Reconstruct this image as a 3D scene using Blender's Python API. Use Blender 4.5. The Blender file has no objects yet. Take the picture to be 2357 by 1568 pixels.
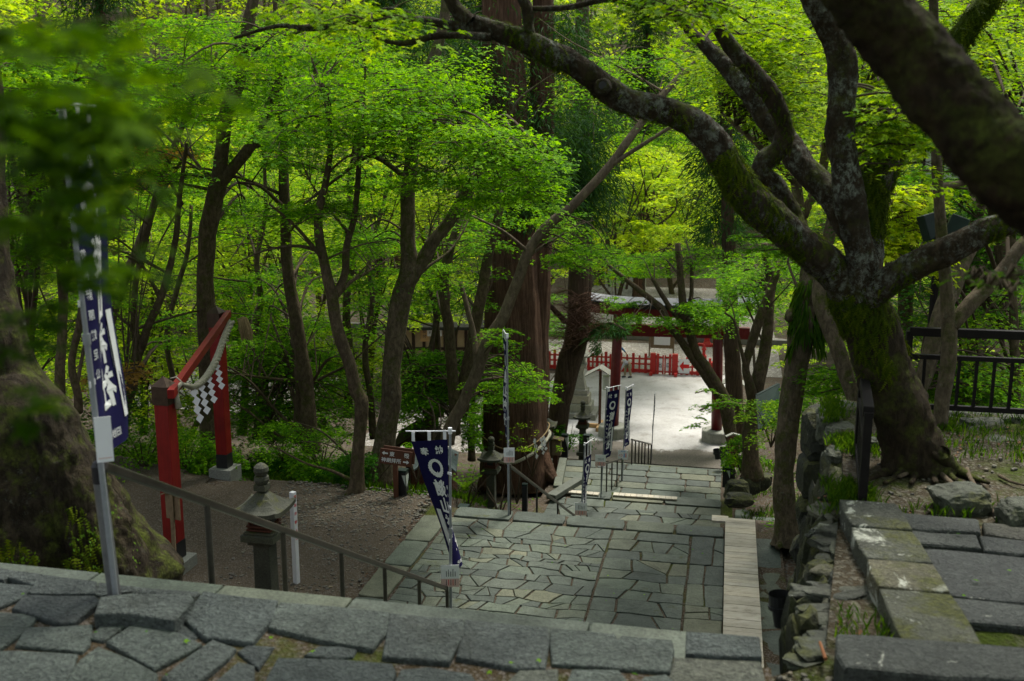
import bpy, math, random
import numpy as np
from mathutils import Vector, Matrix, noise as mnoise

random.seed(7)
RNG = np.random.default_rng(11)
R = math.radians
SC = bpy.context.scene
COL = SC.collection

# ------------------------------------------------------------------ camera geometry
CZ = 13.1                      # camera height above the courtyard
FPX, CXP, CYP = 2290.0, 1178.5, 784.0
PITCH = R(11.1)
CP, SP = math.cos(PITCH), math.sin(PITCH)
AX = R(12.3)                   # the stair axis is turned 12.3 degrees to the right
CA, SA = math.cos(AX), math.sin(AX)


def ray(px, py):
    u = (px - CXP) / FPX
    v = (CYP - py) / FPX
    return Vector((u, CP + v * SP, -SP + v * CP))


def at(px, py, Y):             # point seen at a pixel, Y metres ahead
    d = ray(px, py)
    k = Y / d.y
    return Vector((d.x * k, Y, CZ + d.z * k))


def on(px, py, z):             # point seen at a pixel, on the level z
    d = ray(px, py)
    k = (z - CZ) / d.z
    return Vector((d.x * k, d.y * k, z))


def st(s, t, z=0.0):           # along the stairs, across them (right +)
    return Vector((s * SA + t * CA, s * CA - t * SA, z))


def to_st(p):
    return p.x * SA + p.y * CA, p.x * CA - p.y * SA


def on_s(px, s, py=840):       # plan position of a pixel column on the line s = const
    d = ray(px, py)
    k = s / (d.x * SA + d.y * CA)
    return Vector((d.x * k, d.y * k, 0))


def ppm(Y, px=1178, py=784):   # pixels per metre at a depth
    return FPX / (Y / ray(px, py).y)


ZA, ZB, ZC, ZD, ZE = CZ - 2.6, CZ - 6.46, CZ - 9.92, CZ - 10.2, 0.0

# ------------------------------------------------------------------ tagging


def tag(o, label=None, cat=None, group=None, kind=None):
    if label: o['label'] = label
    if cat: o['category'] = cat
    if group: o['group'] = group
    if kind: o['kind'] = kind
    return o


def thing(name, label, cat, loc, rz=0.0, group=None):
    o = bpy.data.objects.new(name, None)
    o.empty_display_size = 0.2
    COL.objects.link(o)
    o.location = loc
    o.rotation_euler = (0, 0, rz)
    return tag(o, label, cat, group)


class MB:
    """collects shapes and links them as ONE mesh object"""

    def __init__(self):
        self.v, self.f, self.m = [], [], []

    def add(self, vs, fs, mi=0):
        n = len(self.v)
        self.v.extend([tuple(p) for p in vs])
        self.f.extend([tuple(i + n for i in f) for f in fs])
        self.m.extend([mi] * len(fs))

    def box(self, c, size, rz=0.0, mi=0, mat=None, taper=1.0):
        hx, hy, hz = size[0] / 2, size[1] / 2, size[2] / 2
        M = mat if mat is not None else Matrix.Rotation(rz, 3, 'Z')
        vs = []
        for z, k in ((-hz, 1.0), (hz, taper)):
            for x, y in ((-hx, -hy), (hx, -hy), (hx, hy), (-hx, hy)):
                vs.append(Vector(c) + M @ Vector((x * k, y * k, z)))
        self.add(vs, [(3, 2, 1, 0), (4, 5, 6, 7), (0, 1, 5, 4), (1, 2, 6, 5), (2, 3, 7, 6), (3, 0, 4, 7)], mi)

    def beam(self, p0, p1, w, h, mi=0, up=Vector((0, 0, 1))):
        p0, p1 = Vector(p0), Vector(p1)
        y = (p1 - p0)
        L = y.length
        y.normalize()
        x = y.cross(up).normalized()
        z = x.cross(y)
        M = Matrix((x, y, z)).transposed()
        self.box((p0 + p1) / 2, (w, L, h), mi=mi, mat=M)

    def cyl(self, p0, p1, r0, r1=None, n=12, mi=0, cap=True):
        r1 = r0 if r1 is None else r1
        p0, p1 = Vector(p0), Vector(p1)
        d = (p1 - p0).normalized()
        a = d.orthogonal().normalized()
        b = d.cross(a)
        vs = []
        for p, r in ((p0, r0), (p1, r1)):
            for i in range(n):
                t = 2 * math.pi * i / n
                vs.append(p + a * (r * math.cos(t)) + b * (r * math.sin(t)))
        fs = [(i, (i + 1) % n, n + (i + 1) % n, n + i) for i in range(n)]
        if cap:
            fs += [tuple(range(n - 1, -1, -1)), tuple(range(n, 2 * n))]
        self.add(vs, fs, mi)

    def lathe(self, prof, c, n=16, mi=0, rz=0.0, sq=False):
        """prof: (radius, z) from bottom to top; closed ends"""
        c = Vector(c)
        vs = []
        for r, z in prof:
            for i in range(n):
                t = 2 * math.pi * i / n + rz
                vs.append(c + Vector((r * math.cos(t), r * math.sin(t), z)))
        fs = []
        for k in range(len(prof) - 1):
            for i in range(n):
                j = (i + 1) % n
                fs.append((k * n + i, k * n + j, (k + 1) * n + j, (k + 1) * n + i))
        fs.append(tuple(range(n - 1, -1, -1)))
        q = (len(prof) - 1) * n
        fs.append(tuple(range(q, q + n)))
        self.add(vs, fs, mi)

    def tube(self, pts, rad, n=8, mi=0, wob=0.0, wf=2.0, flute=0.0, cap=True, seed=0.0):
        """tapered tube through points, slightly irregular"""
        pts = [Vector(p) for p in pts]
        N = len(pts)
        a = None
        vs = []
        for i, p in enumerate(pts):
            d = (pts[min(i + 1, N - 1)] - pts[max(i - 1, 0)])
            if d.length < 1e-9: d = Vector((0, 0, 1))
            d.normalize()
            if a is None:
                a = d.orthogonal().normalized()
            else:
                a = (a - d * a.dot(d))
                a = a.normalized() if a.length > 1e-6 else d.orthogonal().normalized()
            b = d.cross(a)
            for j in range(n):
                t = 2 * math.pi * j / n
                dr = a * math.cos(t) + b * math.sin(t)
                r = rad[i]
                if wob:
                    q = p + dr * r
                    r *= 1 + wob * mnoise.noise(q * wf + Vector((seed, 0, 0))) + 0.45 * wob * mnoise.noise(q * wf * 3.1) + (0.32 * wob * mnoise.noise(q * wf * 8.3) + 0.2 * wob * mnoise.noise(q * wf * 19.0) if n > 13 else 0)
                if flute:
                    r *= 1 + flute * (0.5 * math.sin(t * 7 + 0.8 * math.sin(p.z * 0.4)) + 0.35 * math.sin(t * 13 + p.z * 0.25))
                vs.append(p + dr * r)
        fs = []
        for i in range(N - 1):
            for j in range(n):
                k = (j + 1) % n
                fs.append((i * n + j, i * n + k, (i + 1) * n + k, (i + 1) * n + j))
        if cap:
            fs.append(tuple(range(n - 1, -1, -1)))
            fs.append(tuple(range((N - 1) * n, N * n)))
        self.add(vs, fs, mi)

    def stone(self, poly, zbot, ztop, bev=0.015, mi=0, jit=0.0):
        """a slab from a plan polygon [(x, y)], worn edges"""
        P = [Vector((p[0], p[1])) for p in poly]
        ar = sum(P[i].x * P[(i + 1) % len(P)].y - P[(i + 1) % len(P)].x * P[i].y for i in range(len(P)))
        if ar < 0: P.reverse()
        # split the long edges so that the outline can wander
        Q = []
        for i, p in enumerate(P):
            q = P[(i + 1) % len(P)]
            L = (q - p).length
            k = max(1, min(7, int(L / 0.16)))
            for j in range(k):
                w = p.lerp(q, j / k)
                if j == 0 and k > 1:        # chip the corner
                    w = w * 0.95 + (P[i - 1] * 0.02 + q * 0.03)
                e = Vector((mnoise.noise(Vector((w.x * 7, w.y * 7, 1.3))), mnoise.noise(Vector((w.x * 7, w.y * 7, 7.7)))))
                Q.append(w + e * 0.012)
        c = sum(Q, Vector((0, 0))) / len(Q)
        n = len(Q)

        def ring(off, z):
            o = []
            for p in Q:
                d = (c - p)
                L = d.length
                w = p + d * min(0.9, off / max(L, 1e-4))
                o.append((w.x, w.y, z))
            return o
        zz = ztop + (random.uniform(-jit, jit) if jit else 0)
        tx, ty = random.uniform(-jit, jit) * 0.8, random.uniform(-jit, jit) * 0.8
        rings = [ring(0, zbot), ring(0, zz - bev * 1.1), ring(bev * 0.45, zz - bev * 0.35), ring(bev * 1.6, zz), ring(0.55 * 0.3, zz + 0.004)]
        vs = []
        for k, r in enumerate(rings):
            for x, y, z in r:
                if k:
                    z += (x - c.x) * tx + (y - c.y) * ty + 0.006 * mnoise.noise(Vector((x * 5, y * 5, 0)))
                vs.append((x, y, z))
        fs = []
        for k in range(len(rings) - 1):
            for i in range(n):
                j = (i + 1) % n
                fs.append((k * n + i, k * n + j, (k + 1) * n + j, (k + 1) * n + i))
        q = (len(rings) - 1) * n
        fs.append(tuple(range(q, q + n)))
        self.add(vs, fs, mi)

    def rock(self, c, size, seed=0, n=2, rz=0.0, mi=0, sharp=0.35):
        vs, fs = ICO[n]
        M = Matrix.Rotation(rz, 3, 'Z')
        out = []
        for v in vs:
            q = Vector(v)
            k = 1 + sharp * mnoise.noise(q * 1.3 + Vector((seed * 3.1, seed, 0))) + 0.12 * mnoise.noise(q * 4 + Vector((seed, 0, 9)))
            e = Vector([math.copysign(abs(x) ** 0.62, x) for x in q]) * k
            out.append(Vector(c) + M @ Vector((e.x * size[0] / 2, e.y * size[1] / 2, e.z * size[2] / 2)))
        self.add(out, fs, mi)

    def build(self, name, mats, parent=None, smooth=False, bevel=0.0, origin=None, auto=False):
        me = bpy.data.meshes.new(name)
        off = Vector((0, 0, 0))
        inv = None
        if parent is not None:
            root = parent
            mw = Matrix.Identity(4)
            chain = []
            while root is not None:
                chain.append(root)
                root = root.parent
            for r in reversed(chain):
                mw = mw @ Matrix.LocRotScale(r.location, r.rotation_euler, r.scale)
            inv = mw.inverted()
            vs = [tuple(inv @ Vector(p)) for p in self.v]
        elif origin is not None:
            off = Vector(origin)
            vs = [tuple(Vector(p) - off) for p in self.v]
        else:
            vs = self.v
        me.from_pydata(vs, [], self.f)
        if not isinstance(mats, (list, tuple)): mats = [mats]
        for m in mats: me.materials.append(m)
        if len(mats) > 1: me.polygons.foreach_set('material_index', self.m)
        if smooth:
            me.polygons.foreach_set('use_smooth', [True] * len(me.polygons))
        me.update()
        o = bpy.data.objects.new(name, me)
        COL.objects.link(o)
        if parent is not None: o.parent = parent
        o.location = off
        if bevel:
            b = o.modifiers.new('bevel', 'BEVEL')
            b.width = bevel
            b.segments = 2
            b.limit_method = 'ANGLE'
            b.angle_limit = R(40)
        return o


def _ico(n):
    t = (1 + 5 ** 0.5) / 2
    vs = [Vector(p).normalized() for p in ((-1, t, 0), (1, t, 0), (-1, -t, 0), (1, -t, 0), (0, -1, t), (0, 1, t), (0, -1, -t), (0, 1, -t), (t, 0, -1), (t, 0, 1), (-t, 0, -1), (-t, 0, 1))]
    fs = [(0, 11, 5), (0, 5, 1), (0, 1, 7), (0, 7, 10), (0, 10, 11), (1, 5, 9), (5, 11, 4), (11, 10, 2), (10, 7, 6), (7, 1, 8), (3, 9, 4), (3, 4, 2), (3, 2, 6), (3, 6, 8), (3, 8, 9), (4, 9, 5), (2, 4, 11), (6, 2, 10), (8, 6, 7), (9, 8, 1)]
    for _ in range(n):
        nf, mid = [], {}
        def m(a, b):
            k = (min(a, b), max(a, b))
            if k not in mid:
                vs.append(((vs[a] + vs[b]) / 2).normalized())
                mid[k] = len(vs) - 1
            return mid[k]
        for a, b, c in fs:
            x, y, z = m(a, b), m(b, c), m(c, a)
            nf += [(a, x, z), (b, y, x), (c, z, y), (x, y, z)]
        fs = nf
    return [tuple(v) for v in vs], fs


ICO = {k: _ico(k) for k in (1, 2, 3)}


def smooth_path(pts, rad, step=4):
    """Catmull-Rom through the control points"""
    P = [Vector(p) for p in pts]
    if len(P) < 3: return P, list(rad)
    out, ro = [], []
    for i in range(len(P) - 1):
        p0, p1, p2, p3 = P[max(i - 1, 0)], P[i], P[i + 1], P[min(i + 2, len(P) - 1)]
        for k in range(step):
            t = k / step
            out.append(0.5 * ((2 * p1) + (p2 - p0) * t + (2 * p0 - 5 * p1 + 4 * p2 - p3) * t * t + (3 * p1 - p0 - 3 * p2 + p3) * t ** 3))
            ro.append(rad[i] * (1 - t) + rad[i + 1] * t)
    out.append(P[-1])
    ro.append(rad[-1])
    return out, ro


def struct(name, mb, mat, **k):
    o = mb.build(name, mat, **k)
    o['kind'] = 'structure'
    return o


# ------------------------------------------------------------------ materials
class N:
    """small node-tree helper"""

    def __init__(self, name, rough=0.8, spec=0.25):
        self.mat = bpy.data.materials.new(name)
        self.mat.use_nodes = True
        self.t = self.mat.node_tree
        self.t.nodes.clear()
        self.out = self.n('ShaderNodeOutputMaterial')
        self.b = self.n('ShaderNodeBsdfPrincipled')
        self.b.inputs['Roughness'].default_value = rough
        self.b.inputs['Specular IOR Level'].default_value = spec
        self.l(self.b.outputs[0], self.out.inputs[0])
        self.co = None

    def n(self, t, **k):
        x = self.t.nodes.new(t)
        for a, b in k.items(): setattr(x, a, b)
        return x

    def l(self, a, b): self.t.links.new(a, b)

    def coord(self, scale=(1, 1, 1), kind='Object'):
        tc = self.n('ShaderNodeTexCoord')
        mp = self.n('ShaderNodeMapping')
        mp.inputs['Scale'].default_value = scale
        self.l(tc.outputs[kind], mp.inputs[0])
        return mp.outputs[0]

    def noise(self, scale, detail=5, rough=0.6, vec=None, dist=0.0):
        x = self.n('ShaderNodeTexNoise')
        x.inputs['Scale'].default_value = scale
        x.inputs['Detail'].default_value = detail
        x.inputs['Roughness'].default_value = rough
        x.inputs['Distortion'].default_value = dist
        if vec is None: vec = self.coord()
        self.l(vec, x.inputs['Vector'])
        return x.outputs['Fac']

    def ramp(self, fac, stops):
        x = self.n('ShaderNodeValToRGB')
        e = x.color_ramp.elements
        while len(e) < len(stops): e.new(0.5)
        for k, (p, c) in enumerate(stops):
            e[k].position = p
            e[k].color = (*c, 1) if len(c) == 3 else c
        self.l(fac, x.inputs[0])
        return x.outputs[0]

    def step(self, fac, a, b):
        x = self.n('ShaderNodeMapRange')
        x.inputs[1].default_value = a
        x.inputs[2].default_value = b
        self.l(fac, x.inputs[0])
        return x.outputs[0]

    def mix(self, fac, a, b, mode='MIX'):
        x = self.n('ShaderNodeMix', data_type='RGBA', blend_type=mode)
        for s, v in ((x.inputs[0], fac), (x.inputs[6], a), (x.inputs[7], b)):
            if hasattr(v, 'is_output'): self.l(v, s)
            elif isinstance(v, (int, float)): s.default_value = v
            else: s.default_value = (*v, 1)
        return x.outputs[2]

    def math(self, op, a, b):
        x = self.n('ShaderNodeMath', operation=op)
        for s, v in ((x.inputs[0], a), (x.inputs[1], b)):
            if hasattr(v, 'is_output'): self.l(v, s)
            else: s.default_value = v
        return x.outputs[0]

    def up(self):
        g = self.n('ShaderNodeNewGeometry')
        s = self.n('ShaderNodeSeparateXYZ')
        self.l(g.outputs['Normal'], s.inputs[0])
        return s.outputs[2]

    def bump(self, h, strength=0.4, dist=0.02):
        x = self.n('ShaderNodeBump')
        x.inputs['Strength'].default_value = strength
        x.inputs['Distance'].default_value = dist
        self.l(h, x.inputs['Height'])
        self.l(x.outputs[0], self.b.inputs['Normal'])

    def color(self, c):
        if hasattr(c, 'is_output'): self.l(c, self.b.inputs['Base Color'])
        else: self.b.inputs['Base Color'].default_value = (*c, 1)
        return self


def m_plain(name, c, rough=0.6, spec=0.3, var=0.15, scale=6, metal=0.0, bump=0.0):
    m = N(name, rough, spec)
    f = m.noise(scale, 6, 0.65)
    m.color(m.ramp(f, [(0.25, [x * (1 - var) for x in c]), (0.75, [min(1, x * (1 + var)) for x in c])]))
    m.b.inputs['Metallic'].default_value = metal
    if bump: m.bump(m.noise(scale * 8, 4), bump, 0.01)
    return m.mat


def m_stone(name, c1, c2, moss=0.0, scale=1.0, bump=0.6, grain=55, lichen=0.0, dist=0.012, lump=False):
    m = N(name, 0.72, 0.3)
    f = m.noise(2.6 * scale, 10, 0.78)
    g = m.noise(grain, 3, 0.6)
    base = m.ramp(f, [(0.3, c1), (0.7, c2)])
    base = m.mix(0.75, base, m.ramp(g, [(0.3, (0.45, 0.45, 0.45)), (0.5, (1, 1, 1)), (0.72, (1.45, 1.45, 1.45))]), 'MULTIPLY')
    # every slab a tone of its own
    gi = m.n('ShaderNodeNewGeometry')
    isl = m.ramp(gi.outputs['Random Per Island'], [(0, (0.55, 0.58, 0.58)), (0.25, (0.82, 0.87, 0.84)), (0.5, (1.0, 1.0, 0.96)), (0.75, (1.05, 1.12, 0.98)), (0.9, (1.22, 1.14, 0.94)), (1, (1.5, 1.32, 1.02))])
    base = m.mix(0.9, base, isl, 'MULTIPLY')
    # worn, stained and damp places
    base = m.mix(m.math('MULTIPLY', m.step(m.noise(1.7, 9, .8), .52, .62), .5), base, m.mix(1.0, base, (.5, .48, .42), 'MULTIPLY'))
    if lichen:
        k = m.step(m.noise(3.1, 9, 0.75, dist=0.6), 0.62 - lichen, 0.66 - lichen)
        base = m.mix(k, base, (0.36, 0.37, 0.31))
    if moss:
        k = m.step(m.noise(2.0, 8, 0.7), 0.62 - moss, 0.72 - moss)
        u = m.step(m.up(), -0.2, 0.8)
        base = m.mix(m.math('MULTIPLY', k, u), base, m.ramp(m.noise(30, 3), [(0.3, (0.022, 0.026, 0.004)), (0.7, (0.07, 0.075, 0.010))]))
    lp = None
    if lump:       # chiselled face; highlights on its lumps are painted into the colour
        lp = m.noise(26, 4, .55, dist=1.2)
        base = m.mix(.8, base, m.ramp(lp, [(.32, (.62, .62, .62)), (.5, (1, 1, 1)), (.68, (1.45, 1.45, 1.42))]), 'MULTIPLY')
    m.color(base)
    h = m.math('ADD', m.math('MULTIPLY', lp if lp is not None else m.noise(16 * scale, 6, 0.7), 1.0), m.math('MULTIPLY', g, 0.35))
    m.bump(h, bump, dist)
    return m.mat


def m_bark(name, c1, c2, lichen=0.0, moss=0.0, streak=(1, 1, 0.45), scale=15.0, bump=0.8, lich_col=(0.22, 0.235, 0.19), dist=0.03):
    m = N(name, 0.9, 0.1)
    v = m.coord(streak)
    f = m.noise(scale, 8, 0.7, v, 0.4)
    base = m.ramp(f, [(0.28, [x * 0.5 for x in c1]), (0.45, c1), (0.72, c2)])
    p = m.noise(1.3, 6, 0.7)
    base = m.mix(m.step(p, 0.4, 0.65), base, m.mix(0.5, base, (0.03, 0.025, 0.018)))
    if lichen:
        k = m.step(m.noise(17.0, 12, 0.85, m.coord((1, 1, 0.8)), 0.3), 0.66 - lichen, 0.73 - lichen)
        k = m.math('MULTIPLY', k, m.step(m.noise(2.2, 7, .75), 0.44, 0.62))
        base = m.mix(k, base, m.ramp(m.noise(40, 3), [(0.3, [x * 0.6 for x in lich_col]), (0.7, lich_col)]))
    if moss:
        u = m.step(m.up(), -0.4, 0.9)
        k = m.step(m.noise(4.0, 9, 0.75), 0.64 - moss, 0.74 - moss)
        k = m.math('MULTIPLY', k, m.math('ADD', u, 0.35))
        k = m.math('MINIMUM', k, 1.0)
        base = m.mix(k, base, m.ramp(m.noise(28, 4), [(0.3, (0.022, 0.028, 0.006)), (0.7, (0.075, 0.088, 0.016))]))
    m.color(base)
    m.bump(m.math('ADD', f, m.math('MULTIPLY', m.noise(60, 5, 0.7, v), 0.5)), bump, dist)
    return m.mat


def m_leaf(name, stops, trans=0.5, boost=1.7, rough=0.45):
    """leaves: each leaf's own tone from the mesh attribute 'tone'"""
    m = N(name, 0.6, 0.04)
    a = m.n('ShaderNodeAttribute', attribute_name='tone')
    c = m.ramp(a.outputs['Fac'], stops)
    m.color(c)
    tr = m.n('ShaderNodeBsdfTranslucent')
    br = m.mix(1.0, c, (boost * 1.15, boost * 1.05, boost * 0.25), 'MULTIPLY')
    m.l(br, tr.inputs['Color'])
    mx = m.n('ShaderNodeMixShader')
    mx.inputs[0].default_value = trans
    m.l(m.b.outputs[0], mx.inputs[1])
    m.l(tr.outputs[0], mx.inputs[2])
    m.l(mx.outputs[0], m.out.inputs[0])
    return m.mat


def m_ground(name, soil, litter, moss, stonec, mossiness=0.0, peb=26):
    m = N(name, 0.95, 0.1)
    f = m.noise(1.4, 9, 0.72)
    base = m.ramp(f, [(0.3, soil), (0.6, litter), (0.8, [x * 1.3 for x in litter])])
    vo = m.n('ShaderNodeTexVoronoi')
    vo.inputs['Scale'].default_value = peb
    m.l(m.coord(), vo.inputs['Vector'])
    w = m.n('ShaderNodeSeparateColor')
    m.l(vo.outputs['Color'], w.inputs[0])
    k = m.step(w.outputs[0], 0.62, 0.66)
    base = m.mix(k, base, m.ramp(w.outputs[1], [(0, [x * 0.5 for x in stonec]), (1, stonec)]))
    mk = m.step(m.noise(0.55, 8, 0.72), 0.60 - mossiness, 0.70 - mossiness)
    base = m.mix(mk, base, m.ramp(m.noise(22, 4), [(0.3, [x * 0.4 for x in moss]), (0.7, moss)]))
    m.color(base)
    m.bump(m.math('ADD', vo.outputs['Distance'], m.noise(40, 4)), 0.6, 0.03)
    return m.mat


M = {}
M['paving'] = m_stone('grey_flagstone', (0.046, 0.056, 0.044), (0.106, 0.122, 0.099), moss=0.005, bump=0.6)
M['paving_front'] = m_stone('rough_grey_stone', (0.034, 0.041, 0.039), (0.090, 0.103, 0.097), bump=1.0, grain=48, dist=0.04, moss=-0.05, lump=True)
M['kerb'] = m_stone('kerb_stone', (0.07, 0.077, 0.062), (0.13, 0.137, 0.112), moss=0.02)
M['mossy_kerb'] = m_stone('mossy_pale_stone', (0.040, 0.043, 0.030), (0.095, 0.095, 0.073), moss=0.15, lichen=0.06, bump=0.9, lump=True, dist=.03)
M['dark_slab'] = m_stone('dark_slab_stone', (0.024, 0.027, 0.025), (0.058, 0.063, 0.058), moss=0.0, lichen=-0.005, bump=0.9, lump=True, dist=.025)
M['wall_rock'] = m_stone('mossy_wall_rock', (0.010, 0.011, 0.007), (0.032, 0.034, 0.024), moss=0.20, lichen=-0.01, bump=1.0, grain=30, dist=0.03)
M['rock'] = m_stone('lichen_rock', (0.032, 0.034, 0.025), (0.09, 0.094, 0.075), moss=0.11, lichen=0.02, bump=1.0, grain=30, dist=0.03)
M['granite'] = m_stone('lantern_granite', (0.028, 0.030, 0.021), (0.072, 0.074, 0.057), moss=0.11, lichen=0.0, bump=0.8)
M['pale_granite'] = m_stone('pale_granite', (0.20, 0.195, 0.165), (0.31, 0.30, 0.265), bump=0.4)
M['plinth'] = m_stone('concrete_plinth', (0.19, 0.19, 0.165), (0.28, 0.28, 0.25), bump=0.3, moss=-0.05)
M['joint'] = m_ground('joint_soil', (0.03, 0.024, 0.014), (0.075, 0.055, 0.032), (0.065, 0.085, 0.012), (0.14, 0.12, 0.1), 0.08, 60)
M['soil'] = m_ground('forest_soil', (0.035, 0.027, 0.016), (0.075, 0.052, 0.034), (0.05, 0.075, 0.014), (0.12, 0.11, 0.09), 0.05)
M['terrace'] = m_ground('terrace_soil', (0.028, 0.023, 0.014), (0.065, 0.052, 0.034), (0.05, 0.072, 0.008), (0.12, 0.11, 0.085), 0.12, 45)
M['gravel_path'] = m_ground('gravel_path', (0.056, 0.044, 0.029), (0.090, 0.071, 0.048), (0.05, 0.06, 0.012), (0.15, 0.132, 0.105), -0.08, 60)
M['pebble'] = m_stone('pebble', (0.065, 0.058, 0.045), (0.15, 0.137, 0.113), bump=0.2)


def _courtyard():
    m = N('courtyard_concrete', 0.85, 0.2)
    f = m.noise(0.5, 9, 0.7)
    base = m.ramp(f, [(0.3, (0.30, 0.29, 0.265)), (0.55, (0.45, 0.44, 0.42)), (0.75, (0.55, 0.54, 0.52))])
    g = m.noise(9, 8, 0.75)
    base = m.mix(0.6, base, m.ramp(g, [(0.3, (0.62, 0.60, 0.57)), (0.55, (1, 1, 1))]), 'MULTIPLY')
    st_ = m.step(m.noise(1.1, 8, .75), .56, .60)
    base = m.mix(m.math('MULTIPLY', st_, .45), base, (.22, .20, .17))
    # the worn tarmac patch at the foot of the stairs
    p0 = st(40, -2.5)
    sx = m.n('ShaderNodeSeparateXYZ')
    tc = m.n('ShaderNodeTexCoord')
    m.l(tc.outputs['Object'], sx.inputs[0])
    s = m.math('ADD', m.math('MULTIPLY', sx.outputs[0], SA), m.math('MULTIPLY', sx.outputs[1], CA))
    w = m.math('ADD', s, m.math('MULTIPLY', m.noise(0.33, 7, 0.68), 9.0))
    k = m.step(w, 47.0, 47.5)
    tar = m.ramp(m.noise(14, 6), [(0.3, (0.10, 0.088, 0.07)), (0.7, (0.19, 0.17, 0.14))])
    base = m.mix(k, tar, base)
    m.color(base)
    m.bump(g, 0.25, 0.02)
    return m.mat


M['courtyard'] = _courtyard()
M['far_gravel'] = m_ground('far_gravel', (0.13, 0.118, 0.095), (0.20, 0.185, 0.16), (0.12, 0.14, 0.06), (0.36, 0.34, 0.31), -0.3, 12)
M['concrete'] = m_plain('grey_concrete', (0.17, 0.165, 0.145), 0.9, 0.1, 0.2, 3, bump=0.2)


def m_paint(name, c, rough=.45):
    """old paint on timber: upright grain, faded and chipped places"""
    m = N(name, rough, 0.35)
    g = m.noise(5, 7, .7, m.coord((9, 9, .5)))
    f = m.noise(2.2, 6, .7)
    b = m.ramp(f, [(.3, [x * .7 for x in c]), (.55, c), (.8, (c[0] * 1.25, c[1] * 2.6 + .006, c[2] * 2.6 + .005))])
    b = m.mix(.55, b, m.ramp(g, [(.35, (.55, .55, .55)), (.55, (1, 1, 1)), (.7, (1.15, 1.15, 1.15))]), 'MULTIPLY')
    k = m.step(m.noise(9, 9, .8, m.coord((3, 3, .7))), .66, .68)
    b = m.mix(k, b, (.06, .035, .025))
    m.color(b)
    m.bump(g, .35, .006)
    return m.mat


M['red'] = m_paint('vermilion_paint', (0.20, 0.007, 0.006))
M['deep_red'] = m_paint('dark_red_paint', (0.125, 0.006, 0.007))
M['fence_red'] = m_plain('bright_red_paint', (0.42, 0.020, 0.016), 0.45, 0.4, 0.15, 4)
M['black'] = m_plain('black_paint', (0.012, 0.012, 0.013), 0.5, 0.4, 0.3, 8)
M['copper'] = m_plain('dark_copper_cap', (0.055, 0.035, 0.022), 0.45, 0.5, 0.4, 9, metal=0.5)
M['roof_grey'] = m_plain('weathered_copper_roof', (0.07, 0.085, 0.10), 0.5, 0.4, 0.15, 3)
M['rail'] = m_plain('bronze_rail', (0.045, 0.040, 0.032), 0.38, 0.5, 0.4, 12, metal=0.35)
M['steel'] = m_plain('grey_steel', (0.16, 0.165, 0.165), 0.4, 0.5, 0.3, 12, metal=0.4)
M['dark_metal'] = m_plain('brown_black_metal', (0.009, 0.0075, 0.0065), 0.65, 0.15, 0.4, 12)
M['white'] = m_plain('white_plastic', (0.66, 0.67, 0.68), 0.4, 0.4, 0.06, 8)
M['pole'] = m_plain('grey_white_pole', (0.22, 0.235, 0.245), 0.4, 0.4, 0.15, 20)
M['paper'] = m_plain('white_paper', (0.72, 0.73, 0.74), 0.8, 0.1, 0.05, 10)
M['print_dark'] = m_plain('dark_print', (0.06, 0.06, 0.08), 0.8, 0.1)
M['print_red'] = m_plain('red_print', (0.55, 0.03, 0.03), 0.8, 0.1)
M['print_pink'] = m_plain('pink_print', (0.60, 0.42, 0.38), 0.8, 0.1)
M['print_blue'] = m_plain('blue_print', (0.05, 0.22, 0.62), 0.8, 0.1)
M['navy'] = m_plain('navy_cloth', (0.0085, 0.0075, 0.048), 0.85, 0.1, 0.25, 10)
M['cloth_white'] = m_plain('white_dye', (0.62, 0.64, 0.62), 0.85, 0.1, 0.08, 10)
M['rope'] = m_plain('straw_rope', (0.33, 0.32, 0.24), 0.9, 0.1, 0.3, 40, bump=0.5)
M['straw'] = m_plain('loose_straw', (0.24, 0.18, 0.09), 0.9, 0.1, 0.3, 30)
M['brown_wood'] = m_plain('brown_stained_wood', (0.085, 0.032, 0.016), 0.6, 0.3, 0.3, 8)
M['old_wood'] = m_plain('weathered_wood', (0.19, 0.14, 0.085), 0.8, 0.2, 0.35, 14, bump=0.4)
M['pale_wood'] = m_plain('pale_timber', (0.45, 0.28, 0.13), 0.7, 0.2, 0.2, 10)
M['red_wood'] = m_plain('red_brown_timber', (0.075, 0.028, 0.016), 0.7, 0.2, 0.3, 12)
M['dark_wood'] = m_plain('dark_timber', (0.035, 0.022, 0.014), 0.7, 0.2, 0.4, 10)
M['plaster'] = m_plain('beige_plaster', (0.40, 0.31, 0.19), 0.9, 0.1, 0.12, 3)
M['dark_roof'] = m_plain('dark_roof', (0.028, 0.030, 0.022), 0.95, 0.02, 0.3, 5)
M['grey_boards'] = m_plain('grey_roof_boards', (0.10, 0.125, 0.125), 0.7, 0.2, 0.25, 7)
M['green_metal'] = m_plain('dark_green_metal', (0.010, 0.022, 0.017), 0.6, 0.2, 0.3, 10)
M['glass'] = m_plain('dark_glass', (0.012, 0.028, 0.020), 0.45, 0.25, 0.3, 2)
M['lamp_glass'] = m_plain('frosted_glass', (0.45, 0.50, 0.45), 0.3, 0.5, 0.1, 2)
M['khaki'] = m_plain('khaki_cloth', (0.30, 0.25, 0.15), 0.9, 0.1, 0.15, 12)
M['blue_cloth'] = m_plain('blue_cloth', (0.03, 0.20, 0.42), 0.9, 0.1, 0.15, 12)
M['check_cloth'] = m_plain('black_white_cloth', (0.34, 0.34, 0.36), 0.9, 0.1, 0.9, 22)
M['grey_cloth'] = m_plain('grey_cloth', (0.06, 0.065, 0.075), 0.9, 0.1, 0.2, 12)
M['skin'] = m_plain('skin', (0.42, 0.25, 0.17), 0.6, 0.3, 0.08, 12)
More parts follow.
